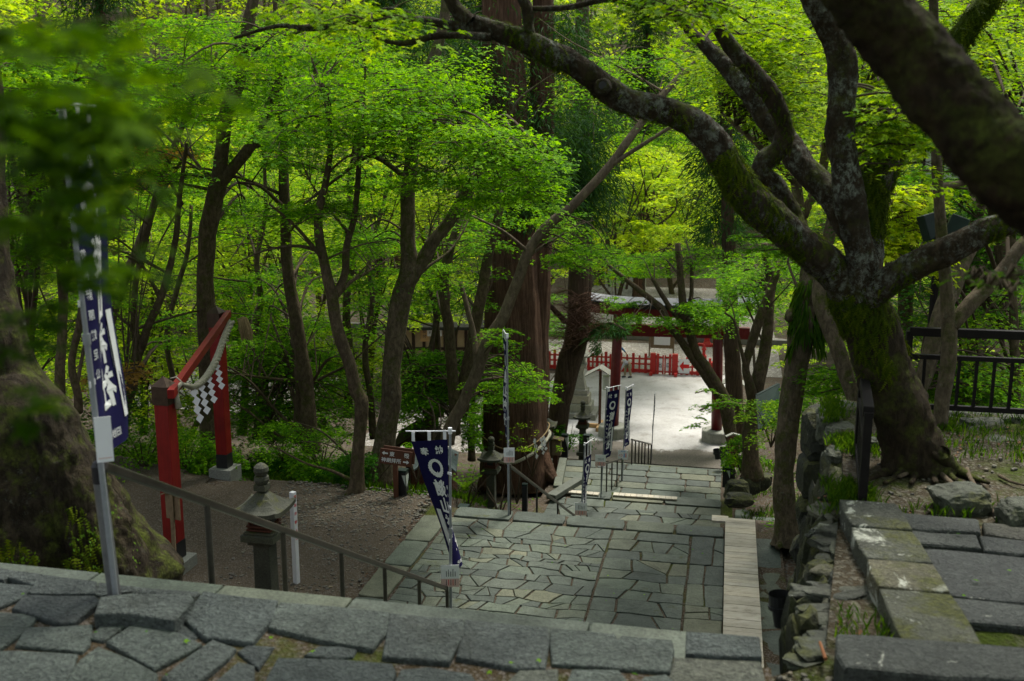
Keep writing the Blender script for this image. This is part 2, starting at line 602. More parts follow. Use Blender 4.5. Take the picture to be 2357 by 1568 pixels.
M['hair'] = m_plain('black_hair', (0.012, 0.01, 0.009), 0.5, 0.3, 0.3, 20)
M['teal'] = m_plain('teal_cover', (0.03, 0.30, 0.33), 0.6, 0.3, 0.1, 4)


def _boards():
    m = N('pale_boards', 0.75, 0.2)
    f = m.noise(5, 9, 0.78, m.coord((1, 2.2, 1)))
    gi = m.n('ShaderNodeNewGeometry')
    b = m.ramp(f, [(0.32, (0.22, 0.20, 0.15)), (0.45, (0.36, 0.335, 0.265)), (0.7, (0.47, 0.44, 0.36))])
    b = m.mix(0.8, b, m.ramp(gi.outputs['Random Per Island'], [(0, (0.68, 0.68, 0.64)), (.5, (1, 1, 1)), (1, (1.1, 1.06, 0.98))]), 'MULTIPLY')
    m.color(b)
    return m.mat


M['boards'] = _boards()
M['bark_maple'] = m_bark('maple_bark', (0.075, 0.056, 0.034), (0.165, 0.128, 0.080), lichen=0.06, moss=0.14)
M['bark_dark'] = m_bark('dark_mossy_bark', (0.022, 0.016, 0.009), (0.060, 0.044, 0.026), lichen=0.17, moss=0.12, bump=1.0, lich_col=(0.235, 0.26, 0.22))
M['bark_low'] = m_bark('low_mossy_bark', (0.020, 0.015, 0.008), (0.056, 0.042, 0.024), lichen=0.05, moss=0.15, bump=1.0, lich_col=(0.2, 0.22, 0.18))  # slightly darker bark with less lichen for the lower trunk
M['bark_old'] = m_bark('old_mossy_bark', (0.016, 0.012, 0.007), (0.070, 0.056, 0.033), lichen=0.10, moss=0.15, bump=1.0, scale=9, lich_col=(0.15, 0.17, 0.13), dist=.05)
M['bark_near'] = m_bark('near_bark', (0.016, 0.011, 0.006), (0.050, 0.034, 0.018), lichen=0.02, moss=0.17, scale=11, bump=1.0)
M['bark_lichen'] = m_bark('lichen_bark', (0.085, 0.067, 0.043), (0.19, 0.154, 0.102), lichen=0.11, moss=0.15, lich_col=(0.26, 0.28, 0.22))
M['bark_thin'] = m_bark('thin_limb_bark', (0.13, 0.10, 0.068), (0.23, 0.185, 0.125), lichen=0.04, moss=0.02)
M['bark_cedar'] = m_bark('cedar_bark', (0.080, 0.043, 0.025), (0.20, 0.122, 0.076), moss=0.0, streak=(9, 9, 0.4), scale=2.0, bump=1.0, dist=0.06)
M['bark_cypress'] = m_bark('cypress_bark', (0.07, 0.047, 0.030), (0.14, 0.10, 0.066), moss=0.03, streak=(10, 10, 0.6), scale=2.4, bump=1.0, dist=0.05)
M['twig'] = m_plain('twig_bark', (0.060, 0.046, 0.030), 0.9, 0.1, 0.4, 9)
M['dead_twig'] = m_plain('dead_twig', (0.13, 0.075, 0.05), 0.9, 0.1, 0.4, 9)

G = lambda a, b, c: [(0.0, a), (0.5, b), (1.0, c)]
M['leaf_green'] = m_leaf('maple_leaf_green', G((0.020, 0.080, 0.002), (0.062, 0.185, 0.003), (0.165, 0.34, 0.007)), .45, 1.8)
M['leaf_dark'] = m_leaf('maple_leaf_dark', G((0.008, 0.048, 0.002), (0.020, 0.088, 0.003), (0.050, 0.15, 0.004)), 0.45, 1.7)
M['leaf_lime'] = m_leaf('maple_leaf_lime', G((0.050, 0.13, 0.003), (0.125, 0.25, 0.006), (0.30, 0.44, 0.014)), .38, 1.7)  # paler, yellower maple green with backlight put into the colour
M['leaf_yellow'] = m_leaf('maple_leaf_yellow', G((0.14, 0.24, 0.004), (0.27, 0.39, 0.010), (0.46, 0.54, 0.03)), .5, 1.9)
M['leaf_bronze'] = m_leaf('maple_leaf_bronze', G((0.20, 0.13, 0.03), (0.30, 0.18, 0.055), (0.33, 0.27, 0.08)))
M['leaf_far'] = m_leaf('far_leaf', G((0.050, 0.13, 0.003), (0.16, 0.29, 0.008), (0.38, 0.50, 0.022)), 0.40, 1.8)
M['needle'] = m_leaf('cedar_needle', G((0.012, 0.045, 0.012), (0.022, 0.068, 0.016), (0.045, 0.105, 0.02)), 0.3, 1.3)
M['fern'] = m_leaf('fern_green', G((0.020, 0.040, 0.002), (0.055, 0.085, 0.004), (0.12, 0.15, 0.008)), 0.35, 1.5)
M['grass'] = m_leaf('grass_green', G((0.022, 0.065, 0.006), (0.05, 0.12, 0.010), (0.10, 0.18, 0.018)), 0.4, 1.5)
M['near_leaf'] = m_leaf('near_leaf', G((0.014, 0.042, 0.001), (0.034, 0.088, 0.001), (0.085, 0.17, 0.002)), 0.45, 1.7)
# ------------------------------------------------------------------ leaves


def _star(lobes, w=0.34):
    """palmate leaf in the xy plane, stalk at the origin, pointing +y; one kite per lobe"""
    V, F = [(0, 0, 0)], []
    for ang, L, ww in lobes:
        a = R(ang)
        d = np.array([math.sin(a), math.cos(a)])
        p = np.array([d[1], -d[0]])
        m = d * L * 0.48
        k = len(V)
        V += [(*(m - p * L * ww * 0.5), 0.03), (*(d * L), -0.10 * L), (*(m + p * L * ww * 0.5), 0.03)]
        F.append((0, k, k + 1, k + 2))
    V = np.array(V)
    V[:, 1] -= 0.15
    return V, F


LEAF = {
    'star5': _star([(-112, 0.50, 0.40), (-56, 0.85, 0.42), (0, 1.0, 0.42), (56, 0.85, 0.42), (112, 0.50, 0.40)]),
    'star3': _star([(-70, 0.72, 0.55), (0, 1.0, 0.55), (70, 0.72, 0.55)]),
    'oval': (np.array([(0, 0, 0), (-0.32, 0.42, 0.05), (0, 1, -0.08), (0.32, 0.42, 0.05)]), [(0, 1, 2, 3)]),
    'needle': (np.array([(0, 0, 0), (-0.05, 0.5, 0.02), (0, 1, -0.22), (0.05, 0.5, 0.02)]), [(0, 1, 2, 3)]),
    'blade': (np.array([(-0.045, 0, 0), (0.045, 0, 0), (0.035, 0.55, 0.04), (0, 1, -0.1), (-0.035, 0.55, 0.04)]), [(0, 1, 2, 3, 4)]),
}
# a frond: a pinnate card with real notches, for the ferns that grow on the limbs
_fv, _ff = [], []
for _i in range(6):
    _y0 = _i / 6
    for _s in (-1, 1):
        _k = len(_fv)
        _w = 0.20 * (1 - 0.75 * _y0)
        _fv += [(0, _y0, 0), (_s * _w, _y0 + 0.10, -0.04), (0, _y0 + 0.13, 0)]
        _ff.append((_k, _k + 1, _k + 2))
LEAF['frond'] = (np.array([(x, y, z - 0.35 * y * y) for x, y, z in _fv]), _ff)


def mesh_np(name, V, F, tone, mat, parent=None):
    """V (n,3); F (m,k) equal-sized faces; tone (n,)"""
    me = bpy.data.meshes.new(name)
    n, (m, k) = len(V), F.shape
    me.vertices.add(n)
    me.loops.add(m * k)
    me.polygons.add(m)
    if parent is not None:
        V = V - np.array(parent.location)
    me.vertices.foreach_set('co', V.astype(np.float32).ravel())
    me.loops.foreach_set('vertex_index', F.astype(np.int32).ravel())
    me.polygons.foreach_set('loop_start', np.arange(0, m * k, k, dtype=np.int32))
    me.polygons.foreach_set('loop_total', np.full(m, k, np.int32))
    at_ = me.attributes.new('tone', 'FLOAT', 'POINT')
    at_.data.foreach_set('value', tone.astype(np.float32))
    me.materials.append(mat)
    me.update(calc_edges=True)
    o = bpy.data.objects.new(name, me)
    COL.objects.link(o)
    if parent is not None: o.parent = parent
    return o


LEAVES = [0]


def leaf_arrays(P, Nrm, Hd, size, kind, tone):
    """place one leaf at each P; Nrm the leaf's normal, Hd its heading (both n,3)"""
    T, F = LEAF[kind]
    Nrm = Nrm / np.linalg.norm(Nrm, axis=1, keepdims=True)
    X = np.cross(Hd, Nrm)
    X /= np.maximum(np.linalg.norm(X, axis=1, keepdims=True), 1e-6)
    Y = np.cross(Nrm, X)
    V = (P[:, None, :] + size[:, None, None] * (T[None, :, 0, None] * X[:, None, :] + T[None, :, 1, None] * Y[:, None, :] + T[None, :, 2, None] * Nrm[:, None, :]))
    k = len(T)
    Fa = np.array(F)[None] + (np.arange(len(P)) * k)[:, None, None]
    LEAVES[0] += len(P)
    return V.reshape(-1, 3), Fa.reshape(-1, Fa.shape[2]), np.repeat(tone, k)


# view corridors that are open in the photograph: (x0, y0, x1, y1, depth up to which nothing hangs in them)
OPEN = [(1385, 770, 1640, 1060, 56), (1300, 815, 1400, 1000, 43), (1640, 780, 1690, 1010, 40), (360, 705, 540, 1300, 18.5),
        (950, 985, 1062, 1300, 30), (868, 1030, 955, 1150, 30), (1040, 1040, 1660, 1480, 60), (1110, 930, 1280, 1075, 29), (1110, 430, 1250, 800, 15),
        (1880, 600, 2120, 1000, 12),  (200, 560, 280, 1060, 9), (530, 1080, 690, 1400, 20), (905, 640, 960, 1060, 19.5),
        (470, 430, 520, 720, 20.5), (1950, 1000, 2357, 1200, 12), (1800, 700, 1880, 1200, 15), (1240, 930, 1280, 1060, 31), (1790, 1000, 1960, 1450, 12),
        (970, 742, 1050, 798, 60), (1440, 640, 1650, 690, 75), (1440, 690, 1590, 775, 37), (1130, 560, 1245, 740, 26), (505, 330, 600, 470, 20.5), (640, 560, 690, 720, 21.5), (770, 760, 850, 1000, 17.5), (1105, 1020, 1160, 1190, 26)]


def project(P):
    d = P - np.array([0, 0, CZ])
    yc = d[:, 1] * CP - d[:, 2] * SP
    zc = d[:, 1] * SP + d[:, 2] * CP
    yc = np.where(np.abs(yc) < 1e-3, 1e-3, yc)
    return CXP + FPX * d[:, 0] / yc, CYP - FPX * zc / yc, yc


def open_mask(P):
    x, y, d = project(P)
    keep = np.ones(len(P), bool)
    for x0, y0, x1, y1, D in OPEN:
        keep &= ~((x > x0) & (x < x1) & (y > y0) & (y < y1) & (d < D) & (d > 0))
    return keep


def spray_leaves(c, Rr, hd, n, size, kind, droop=0.15, flat=0.05, tonec=0.5, tspread=0.42, mask=True):
    """one flat maple spray: leaves in layers round c, elongated along hd, drooping at the rim"""
    a = RNG.uniform(0, 2 * np.pi, n)
    r = np.sqrt(RNG.uniform(0.02, 1, n))
    r *= 1 + 0.28 * np.sin(a * 3 + RNG.uniform(0, 6)) + 0.15 * np.sin(a * 7 + RNG.uniform(0, 6))
    ex = np.array([hd[0], hd[1], 0.0])
    ex /= max(np.linalg.norm(ex), 1e-6)
    ey = np.array([-ex[1], ex[0], 0])
    x, y = r * np.cos(a), r * np.sin(a) * 0.72
    tilt = hd[2]
    lay = RNG.integers(0, 3, n) - 1
    z = -droop * (x * x + y * y) * Rr + tilt * x * Rr + lay * flat * Rr + RNG.normal(0, 0.018, n) * Rr
    P = np.array(c) + Rr * (x[:, None] * ex + y[:, None] * ey) + np.stack([0 * x, 0 * x, z], 1)
    if mask:
        k = open_mask(P)
        P, x, y, z = P[k], x[k], y[k], z[k]
        n = len(P)
        if n == 0: return None
    Nn = np.stack([RNG.normal(0, 0.33, n), RNG.normal(0, 0.33, n), np.ones(n)], 1) + droop * 1.6 * (x[:, None] * ex + y[:, None] * ey)
    Hh = (x[:, None] * ex + y[:, None] * ey) + RNG.normal(0, 0.6, (n, 3)) * np.array([1, 1, 0.1]) + ex * 0.3
    tone = np.clip(tonec + RNG.normal(0, tspread, n) * 0.6 + RNG.normal(0, 0.14), 0, 1)
    return leaf_arrays(P, Nn, Hh, size * RNG.uniform(0.7, 1.25, n), kind, tone)


def needle_leaves(c, Rr, n, size, tonec=0.5):
    """a hanging tuft of cedar foliage"""
    a = RNG.uniform(0, 2 * np.pi, n)
    r = np.sqrt(RNG.uniform(0, 1, n))
    P = np.array(c) + np.stack([Rr * r * np.cos(a), Rr * r * np.sin(a), Rr * RNG.normal(0, 0.4, n) - Rr * 0.5 * r * r], 1)
    k = open_mask(P)
    P, a, r = P[k], a[k], r[k]
    n = len(P)
    if n == 0: return None
    Hh = np.stack([np.cos(a), np.sin(a), -0.5 - 0.6 * r], 1) + RNG.normal(0, 0.35, (n, 3))
    Nn = np.stack([RNG.normal(0, 0.6, n), RNG.normal(0, 0.6, n), np.ones(n) * 0.7], 1)
    return leaf_arrays(P, Nn, Hh, size * RNG.uniform(0.7, 1.3, n), 'needle', np.clip(tonec + RNG.normal(0, 0.2, n), 0, 1))


def join(parts):
    parts = [p for p in parts if p is not None]
    if not parts: return None
    V, F, T, n = [], [], [], 0
    for v, f, t in parts:
        V.append(v); F.append(f + n); T.append(t)
        n += len(v)
    return np.concatenate(V), np.concatenate(F), np.concatenate(T)


DENS = 1.0
BARE = []            # limb samples of the trees, for the twigs


def tree(name, label, cat, limbs, bark, foliage, leafmat, group=None, kind='star3', lsize=0.085, per=170, sides=12, wob=0.12,
         flute=0.0, tonec=0.5, twigs=True, needle=False, base=None, barklab=None, rmin=0.012, droop=0.18, mask=True, step=4, ext=None, wk=0.84, rk=1.12, nb=0, lower=None, bmat=None):
    """limbs: lists of (px, py, Y, width px) read from the photograph, turned into metres at their own depth.
    foliage: (px, py, rx, ry, Y0, Y1, number of sprays, spray radius)"""
    tr, lw = MB(), MB()
    samples = []
    first = None
    for li, L in enumerate(limbs):
        pts, rad = [], []
        for q in L:
            p = at(q[0], q[1], q[2])
            pts.append(p)
            rad.append(max(rmin, wk * q[3] / 2 / ppm(q[2], q[0], q[1])))
        if first is None: first = pts[0].copy()
        sp, sr = smooth_path(pts, rad, step)
        # limbs wander a little
        for i in range(1, len(sp) - 1):
            sp[i] = sp[i] + Vector((mnoise.noise(sp[i] * 1.7), mnoise.noise(sp[i] * 1.7 + Vector((5, 0, 0))), 0)) * min(sr[i] * 0.5, 0.035)
        (lw if lower and li in lower else tr).tube(sp, sr, sides, wob=wob, wf=1.2 / max(0.15, rad[0]) * 0.35, flute=flute, seed=random.random() * 50)
        samples += list(zip(sp, sr))
    main = [q for q in samples if q[1] > .035]
    for k in range(nb):          # curving side limbs
        p0, r0 = main[int(len(main) * random.uniform(.25, .98))]
        sx = random.choice((-1, 1))
        L = random.uniform(1.4, 3.6)
        d = Vector((sx * random.uniform(.5, 1), random.uniform(-.5, .3), random.uniform(.25, .9))).normalized()
        pts = [p0]
        for q in range(4):
            d = (d + Vector((random.uniform(-.35, .35), random.uniform(-.3, .3), random.uniform(-.35, .25)))).normalized()
            pts.append(pts[-1] + d * L / 4)
        if not open_mask(np.array([tuple(p) for p in pts[1:]])).all(): continue
        ra = min(r0 * .45, .045)
        sp, sr = smooth_path(pts, [ra, ra * .8, ra * .6, ra * .4, .006], 4)
        tr.tube(sp, sr, 6, cap=False)
        samples += list(zip(sp[4:], sr[4:]))
        for q in range(2):
            i = random.randint(5, 12)
            e = d + Vector((random.uniform(-.8, .8), random.uniform(-.5, .5), random.uniform(-.3, .7)))
            p1 = sp[i] + e.normalized() * random.uniform(.4, 1.1)
            s2, r2 = smooth_path([sp[i], sp[i].lerp(p1, .5) + Vector((0, 0, .08)), p1], [sr[i] * .6, sr[i] * .4, .004], 3)
            tr.tube(s2, r2, 5, cap=False)
    root = thing(name, label, cat, base if base is not None else first, group=group)
    tr.build('limbs' if lower else 'trunk', bark, root, smooth=True)
    if lower: lw.build('trunk', bmat, root, smooth=True)
    if not foliage: return root
    parts, tw = [], MB()
    for (px, py, rx, ry, Y0, Y1, n, Rr) in foliage:
        for _ in range(int(round(n * (.88 if Y0 >= 15 and Y1 <= 24.5 and py < 520 and n > 6 else 1)))):
            a, q = random.uniform(0, 6.283), math.sqrt(random.random())
            x, y = px + rx * q * math.cos(a), py + ry * q * math.sin(a)
            c = at(x, y, random.uniform(Y0, Y1))
            rk_ = sorted(samples, key=lambda w: (w[0] - c).length_squared * (1.0 if w[0].z < c.z + 0.8 else 1.8))
            near = rk_[int(random.random() ** 2 * min(len(rk_) - 1, 14))]
            hd = (c - near[0])
            hd.z = 0
            hd = hd.normalized() if hd.length > 0.05 else Vector((random.uniform(-1, 1), random.uniform(-1, 1), 0)).normalized()
            rr = Rr * rk * random.uniform(0.65, 1.4)
            if needle:
                parts.append(needle_leaves(c, rr, int(per * random.uniform(0.8, 1.2)), lsize * random.uniform(0.9, 1.2), tonec))
            else:
                parts.append(spray_leaves(c, rr, (hd.x, hd.y, random.uniform(-0.42, 0.02)), int(1.3 * per * (rr / Rr / rk) ** 2 * random.uniform(0.7, 1.2)), lsize * .86, kind, tonec=tonec, droop=droop, mask=mask))
            if twigs:
                d = c - near[0]
                if 0.2 < d.length < 5.5:
                    p0 = near[0]
                    mid = p0.lerp(c, 0.5) + Vector((random.uniform(-.2, .2), random.uniform(-.2, .2), 0.10 * d.length))
                    r0 = min(near[1] * 0.6, 0.008 + 0.008 * d.length)
                    ok = open_mask(np.array([tuple(p0.lerp(c, k)) for k in (0.3, 0.5, 0.7, 0.95)]))
                    if ok.all():
                        sp, sr = smooth_path([p0, mid, c - Vector((0, 0, 0.03))], [r0, r0 * 0.7, r0 * 0.4], 4)
                        tw.tube(sp, sr, 5, cap=False)
                if not needle:
                    for k in range(3):
                        a = math.atan2(hd.y, hd.x) + (k - 1) * 0.75 + random.uniform(-.2, .2)
                        e = c + Vector((math.cos(a), math.sin(a), -0.16)) * rr * 0.8
                        if open_mask(np.array([tuple(e), tuple((e + c) / 2)])).all():
                            tw.tube([c - Vector((0, 0, 0.03)), c.lerp(e, .5) + Vector((0, 0, .03)), e], [0.009, 0.006, 0.003], 4, cap=False)
    j = join(parts)
    if j is not None:
        mesh_np('crown', *j, leafmat, root)
    if tw.v:
        tw.build('twig_sprays', M['twig'], root, smooth=True)
    return root


def wild_tree(name, label, loc, h, spread, leafmat, bark, group=None, lean=(0, 0), n=26, per=120, lsize=0.16, Rr=1.2, kind='star3', low=0.35, tonec=0.5, r0=0.16, nl=4, cat='tree', mask=True, twigs=True):
    """a free-standing maple: leaning trunk, a few rising limbs, layered sprays"""
    b = Vector(loc)
    tr = MB()
    top = b + Vector((lean[0], lean[1], h * 0.8))
    m1 = b.lerp(top, 0.4) + Vector((random.uniform(-.5, .5), random.uniform(-.5, .5), 0))
    sp, sr = smooth_path([b - Vector((0, 0, .5)), b, m1, top], [r0 * 1.5, r0 * 1.15, r0 * .8, r0 * .25], 5)
    tr.tube(sp, sr, 8, wob=0.12, wf=2)
    samples = list(zip(sp[4:], sr[4:]))
    for k in range(nl):
        i = random.randint(len(sp) // 3, len(sp) - 3)
        a = 6.283 * k / nl + random.uniform(-.5, .5)
        e = sp[i] + Vector((math.cos(a) * spread * .75, math.sin(a) * spread * .75, h * random.uniform(.12, .35)))
        md = sp[i].lerp(e, .5) + Vector((0, 0, h * .07))
        p, q = smooth_path([sp[i], md, e], [sr[i] * .6, sr[i] * .4, .02], 4)
        tr.tube(p, q, 6, wob=0.1)
        samples += list(zip(p, q))
    root = thing(name, label, cat, b, group=group)
    tr.build('trunk', bark, root, smooth=True)
    parts, tw = [], MB()
    for k in range(int(n * DENS)):
        zf = low + (1.05 - low) * random.random() ** 0.8
        env = spread * (0.45 + 0.75 * math.sin(math.pi * min(1, (zf - low) / (1.05 - low) * 0.8 + 0.18)))
        a, q = random.uniform(0, 6.283), random.random() ** 0.45
        c = b + Vector((lean[0] * zf + env * q * math.cos(a), lean[1] * zf + env * q * math.sin(a), h * zf))
        hd = (math.cos(a), math.sin(a), random.uniform(-.3, .05))
        rr = Rr * random.uniform(.7, 1.35)
        parts.append(spray_leaves(c, rr, hd, int(per * random.uniform(.75, 1.25)), lsize, kind, tonec=tonec, mask=mask))
        if twigs:
            near = min(samples, key=lambda w: (w[0] - c).length_squared)
            if (near[0] - c).length < 4:
                tw.tube([near[0], near[0].lerp(c, .5) + Vector((0, 0, .2)), c], [.03, .02, .008], 4, cap=False)
    j = join(parts)
    if j is not None: mesh_np('crown', *j, leafmat, root)
    if tw.v: tw.build('twig_sprays', M['twig'], root)
    return root


def bush(name, label, c, rad, h, n, leafmat, lsize=0.05, kind='star3', group=None, cat='bush', tonec=0.5, mask=True, stems=5, per=60):
    c = Vector(c)
    root = thing(name, label, cat, c, group=group)
    parts, tw = [], MB()
    for _ in range(n):
        a, q = random.uniform(0, 6.283), math.sqrt(random.random())
        zf = random.uniform(.15, 1)
        e = math.sqrt(max(.05, 1 - (zf - .35) ** 2 / .5))
        p = c + Vector((rad * q * e * math.cos(a), rad * q * e * math.sin(a), h * zf))
        parts.append(spray_leaves(p, rad * .42, (math.cos(a), math.sin(a), -.2), int(per * random.uniform(.8, 1.2)), lsize, kind, droop=.35, flat=.2, tonec=tonec, mask=mask))
    for k in range(stems):
        a = 6.283 * k / stems
        tw.tube([c - Vector((0, 0, .1)), c + Vector((.3 * rad * math.cos(a), .3 * rad * math.sin(a), h * .4)), c + Vector((.7 * rad * math.cos(a), .7 * rad * math.sin(a), h * .8))], [.02, .012, .005], 5, cap=False)
    j = join(parts)
    if j is not None: mesh_np('foliage', *j, leafmat, root)
    tw.build('stem', M['twig'], root)
    return root


def tufts(name, path, rad, mat, parent, n, size, hang=0.6, kind='blade', where=(0, 1), tonec=0.5):
    """ferns and moss hanging from a limb: blades rooted on the limb's surface"""
    i0, i1 = int(where[0] * (len(path) - 1)), max(int(where[0] * (len(path) - 1)) + 1, int(where[1] * (len(path) - 1)))
    Ps, Ns, Hs = [], [], []
    for _ in range(n):
        f = random.uniform(i0, i1 - 0.001)
        k = int(f)
        p = path[k].lerp(path[k + 1], f - k)
        d = (path[k + 1] - path[k]).normalized()
        r = rad[k] * (1 - (f - k)) + rad[k + 1] * (f - k)
        a = d.orthogonal().normalized()
        bb = d.cross(a)
        t = random.uniform(0, 6.283)
        dr = a * math.cos(t) + bb * math.sin(t)
        if mnoise.noise((p + dr * r) * 2.3) < -0.12: continue
        Ps.append(p + dr * r * 0.97)
        h = dr * random.uniform(.3, .9) + Vector((0, 0, -hang)) + d * random.uniform(-.4, .4) + Vector((random.uniform(-.3, .3), random.uniform(-.3, .3), 0))
        Hs.append(h.normalized())
        Ns.append((dr + Vector((random.uniform(-.5, .5), random.uniform(-.5, .5), .3))).normalized())
    P, Nn, Hh = (np.array([tuple(v) for v in q]) for q in (Ps, Ns, Hs))
    V, F, T = leaf_arrays(P, Nn, Hh, size * RNG.uniform(.5, 1.3, len(P)), kind, np.clip(tonec + RNG.normal(0, .22, len(P)), 0, 1))
    return mesh_np(name, V, F, T, mat, parent)


def limb_path(L, step=4):
    pts = [at(q[0], q[1], q[2]) for q in L]
    rad = [q[3] / 2 / ppm(q[2], q[0], q[1]) for q in L]
    return smooth_path(pts, rad, step)
# ------------------------------------------------------------------ ground


def interp(x, pts):
    if x <= pts[0][0]: return pts[0][1]
    for (a, u), (b, w) in zip(pts, pts[1:]):
        if x <= b:
            k = (x - a) / (b - a)
            return u + (w - u) * k
    return pts[-1][1]


PL = [(-30, ZA - .3), (4.4, ZA - .3), (5.4, ZB + 1.0), (8, ZB + .1), (9.5, ZB - .02), (17.2, ZB - .02), (20, ZB - 1.2), (24.5, ZC - .05), (32, ZD - .9), (40, -.02), (66, -.02), (67.5, .35), (300, .35)]
PS = [(-30, ZA - .5), (4.3, ZA - .5), (5.0, ZA - 1.2), (11.6, ZB - .4), (16.3, ZB - .4), (16.9, ZB - 1.0), (23.6, ZC - .4), (31.0, ZD - .4), (31.4, ZD - .8), (39.8, -.4), (40.4, -.02), (66, -.02), (67.5, .35), (300, .35)]
PR = [(-30, ZA - .7), (4.3, ZA - .7), (5.2, ZB + .6), (9, ZB - .1), (17, ZB - .1), (20, ZB - 1.1), (24.5, ZC + .15), (31, ZD + .1), (34, ZD - .5), (40, .0), (66, -.02), (67.5, .35), (300, .35)]


def sm(x, a, b):
    k = min(1, max(0, (x - a) / (b - a)))
    return k * k * (3 - 2 * k)


def ground_z(s, t):
    l, c, r = interp(s, PL), interp(s, PS), interp(s, PR)
    kl, kr = sm(t, -5.11, -4.9), sm(t, 0.35, 0.75)
    z = (l * (1 - kl) + c * kl) * (1 - kr) + r * kr
    if t > 3.0 and s > 11: z += 0.30 * min(t - 3.0, 14) * sm(s, 11, 15) * (1 - sm(s, 32, 44) * .75)
    if t < -9 and s < 36: z += 0.10 * min(-t - 9, 14) * (1 - sm(s, 24, 36)) - 0.05
    if s > 92: z += 0.50 * (s - 92) * (1 - .35 * sm(s, 130, 220))
    if t < -34 and s > 28: z += .45 * (-t - 34) * sm(s, 28, 45)
    if t > 13 and s > 38: z += .45 * (t - 13) * sm(s, 38, 55)
    off = (1 - .8 * sm(s, 9, 10) * (1 - sm(s, 17.5, 19))) * sm(abs(t + 2.5), 3.2, 6) * (1 - sm(s, 38, 41))
    z += (mnoise.noise(Vector((s * .35, t * .35, 3))) * .22 + mnoise.noise(Vector((s * 1.1, t * 1.1, 5))) * .07) * off
    return z


def gz(p): return ground_z(*to_st(p))


def _ground():
    S = list(np.arange(-12, 3.5, 1.5)) + list(np.arange(3.5, 46, .4)) + list(np.arange(46, 100, 2.0)) + list(np.arange(100, 270, 10))
    T = sorted(set([round(x, 3) for x in list(np.arange(-14, 9, .4)) + [-5.11, -5.0, -4.9, .35, .5, .75] + list(np.arange(-60, -14, 2.3)) + list(np.arange(9, 60, 2.3)) + list(np.arange(-190, -60, 13)) + list(np.arange(60, 200, 13))]))
    mb = MB()
    vs = [st(s, t, ground_z(s, t)) for s in S for t in T]
    n = len(T)
    fs = [(i * n + j, i * n + j + 1, (i + 1) * n + j + 1, (i + 1) * n + j) for i in range(len(S) - 1) for j in range(n - 1)]
    mb.add(vs, [f[::-1] for f in fs])
    struct('ground', mb, M['soil'], smooth=True)


_ground()


def sheet(name, poly, lift, mat, cell=.5, fixed=None, kind=True):
    """a ground sheet following the terrain inside a plan polygon given in (s, t)"""
    mb = MB()
    smin, smax = min(p[0] for p in poly), max(p[0] for p in poly)
    tmin, tmax = min(p[1] for p in poly), max(p[1] for p in poly)

    def inside(s, t):
        c = False
        for i in range(len(poly)):
            (a, b), (d, e) = poly[i], poly[i - 1]
            if (b > t) != (e > t) and s < (d - a) * (t - b) / (e - b) + a: c = not c
        return c
    ns, nt = int((smax - smin) / cell) + 1, int((tmax - tmin) / cell) + 1
    idx = {}
    for i in range(ns):
        for j in range(nt):
            s0, t0 = smin + i * cell, tmin + j * cell
            if not inside(s0 + cell / 2, t0 + cell / 2): continue
            q = []
            for a, b in ((i, j), (i, j + 1), (i + 1, j + 1), (i + 1, j)):
                if (a, b) not in idx:
                    s, t = smin + a * cell, tmin + b * cell
                    jx = .6 * cell * mnoise.noise(Vector((s * 1.3, t * 1.3, 2)))
                    z = (ground_z(s + jx, t + jx) + lift) if fixed is None else fixed
                    idx[(a, b)] = len(mb.v)
                    mb.v.append(tuple(st(s + jx, t + jx, z)))
                q.append(idx[(a, b)])
            mb.f.append(tuple(q[::-1]))
            mb.m.append(0)
    o = mb.build(name, mat, smooth=True)
    if kind: o['kind'] = 'structure'
    return o


# gravel path that leaves the landing on the left, the courtyard, the far forecourt
sheet('gravel_path', [(9.8, -5.1), (16.9, -5.1), (17.3, -8.5), (16.8, -9.6), (18.2, -13), (16, -20), (11.5, -20), (10, -13)], .035, M['gravel_path'], .3)
c = MB()
c.add([st(40.2, -9.5, .012), st(40.2, 1.0, .012), st(57.6, 1.0, .012), st(57.6, -9.5, .012)], [(3, 2, 1, 0)][::1])
struct('courtyard', c, M['courtyard'])
c = MB()
for a, b, t0, t1 in ((40.1, 56, -16, -9.6), (44, 53, -31, -21), (57.7, 66.4, -18, 4), (67.6, 91, -12, 8)):
    z = .010 if b < 67 else .372
    c.add([st(a, t0, z), st(a, t1, z), st(b, t1, z), st(b, t0, z)], [(3, 2, 1, 0)])
struct('gravel_forecourt', c, M['far_gravel'])

# ------------------------------------------------------------------ paving


def clip(poly, p, n):
    out = []
    for i in range(len(poly)):
        a, b = poly[i], poly[(i + 1) % len(poly)]
        da, db = (a - p).dot(n), (b - p).dot(n)
        if da <= 0: out.append(a)
        if (da < 0) != (db < 0) and abs(da - db) > 1e-9:
            out.append(a.lerp(b, da / (da - db)))
    return out


def voronoi(pts, s0, s1, t0, t1, gap=.006):
    cells = []
    for i, p in enumerate(pts):
        poly = [Vector((s0, t0)), Vector((s1, t0)), Vector((s1, t1)), Vector((s0, t1))]
        for q in sorted(pts, key=lambda q: (q - p).length_squared)[1:22]:
            n = (q - p).normalized()
            poly = clip(poly, (p + q) / 2 - n * gap, n)
            if len(poly) < 3: break
        if len(poly) >= 3: cells.append(poly)
    return cells


def jitter_pts(s0, s1, t0, t1, ds, dt, j=.46, drop=.2):
    out = []
    ds, dt = ds * .86, dt * .86
    ns, nt = max(1, round((s1 - s0) / ds)), max(1, round((t1 - t0) / dt))
    for a in range(ns):
        for b in range(nt):
            if random.random() < drop: continue
            out.append(Vector((s0 + (a + .5 + random.uniform(-j, j)) * (s1 - s0) / ns, t0 + (b + .5 + (.25 if a % 2 else -.25) + random.uniform(-j, j)) * (t1 - t0) / nt)))
    return out


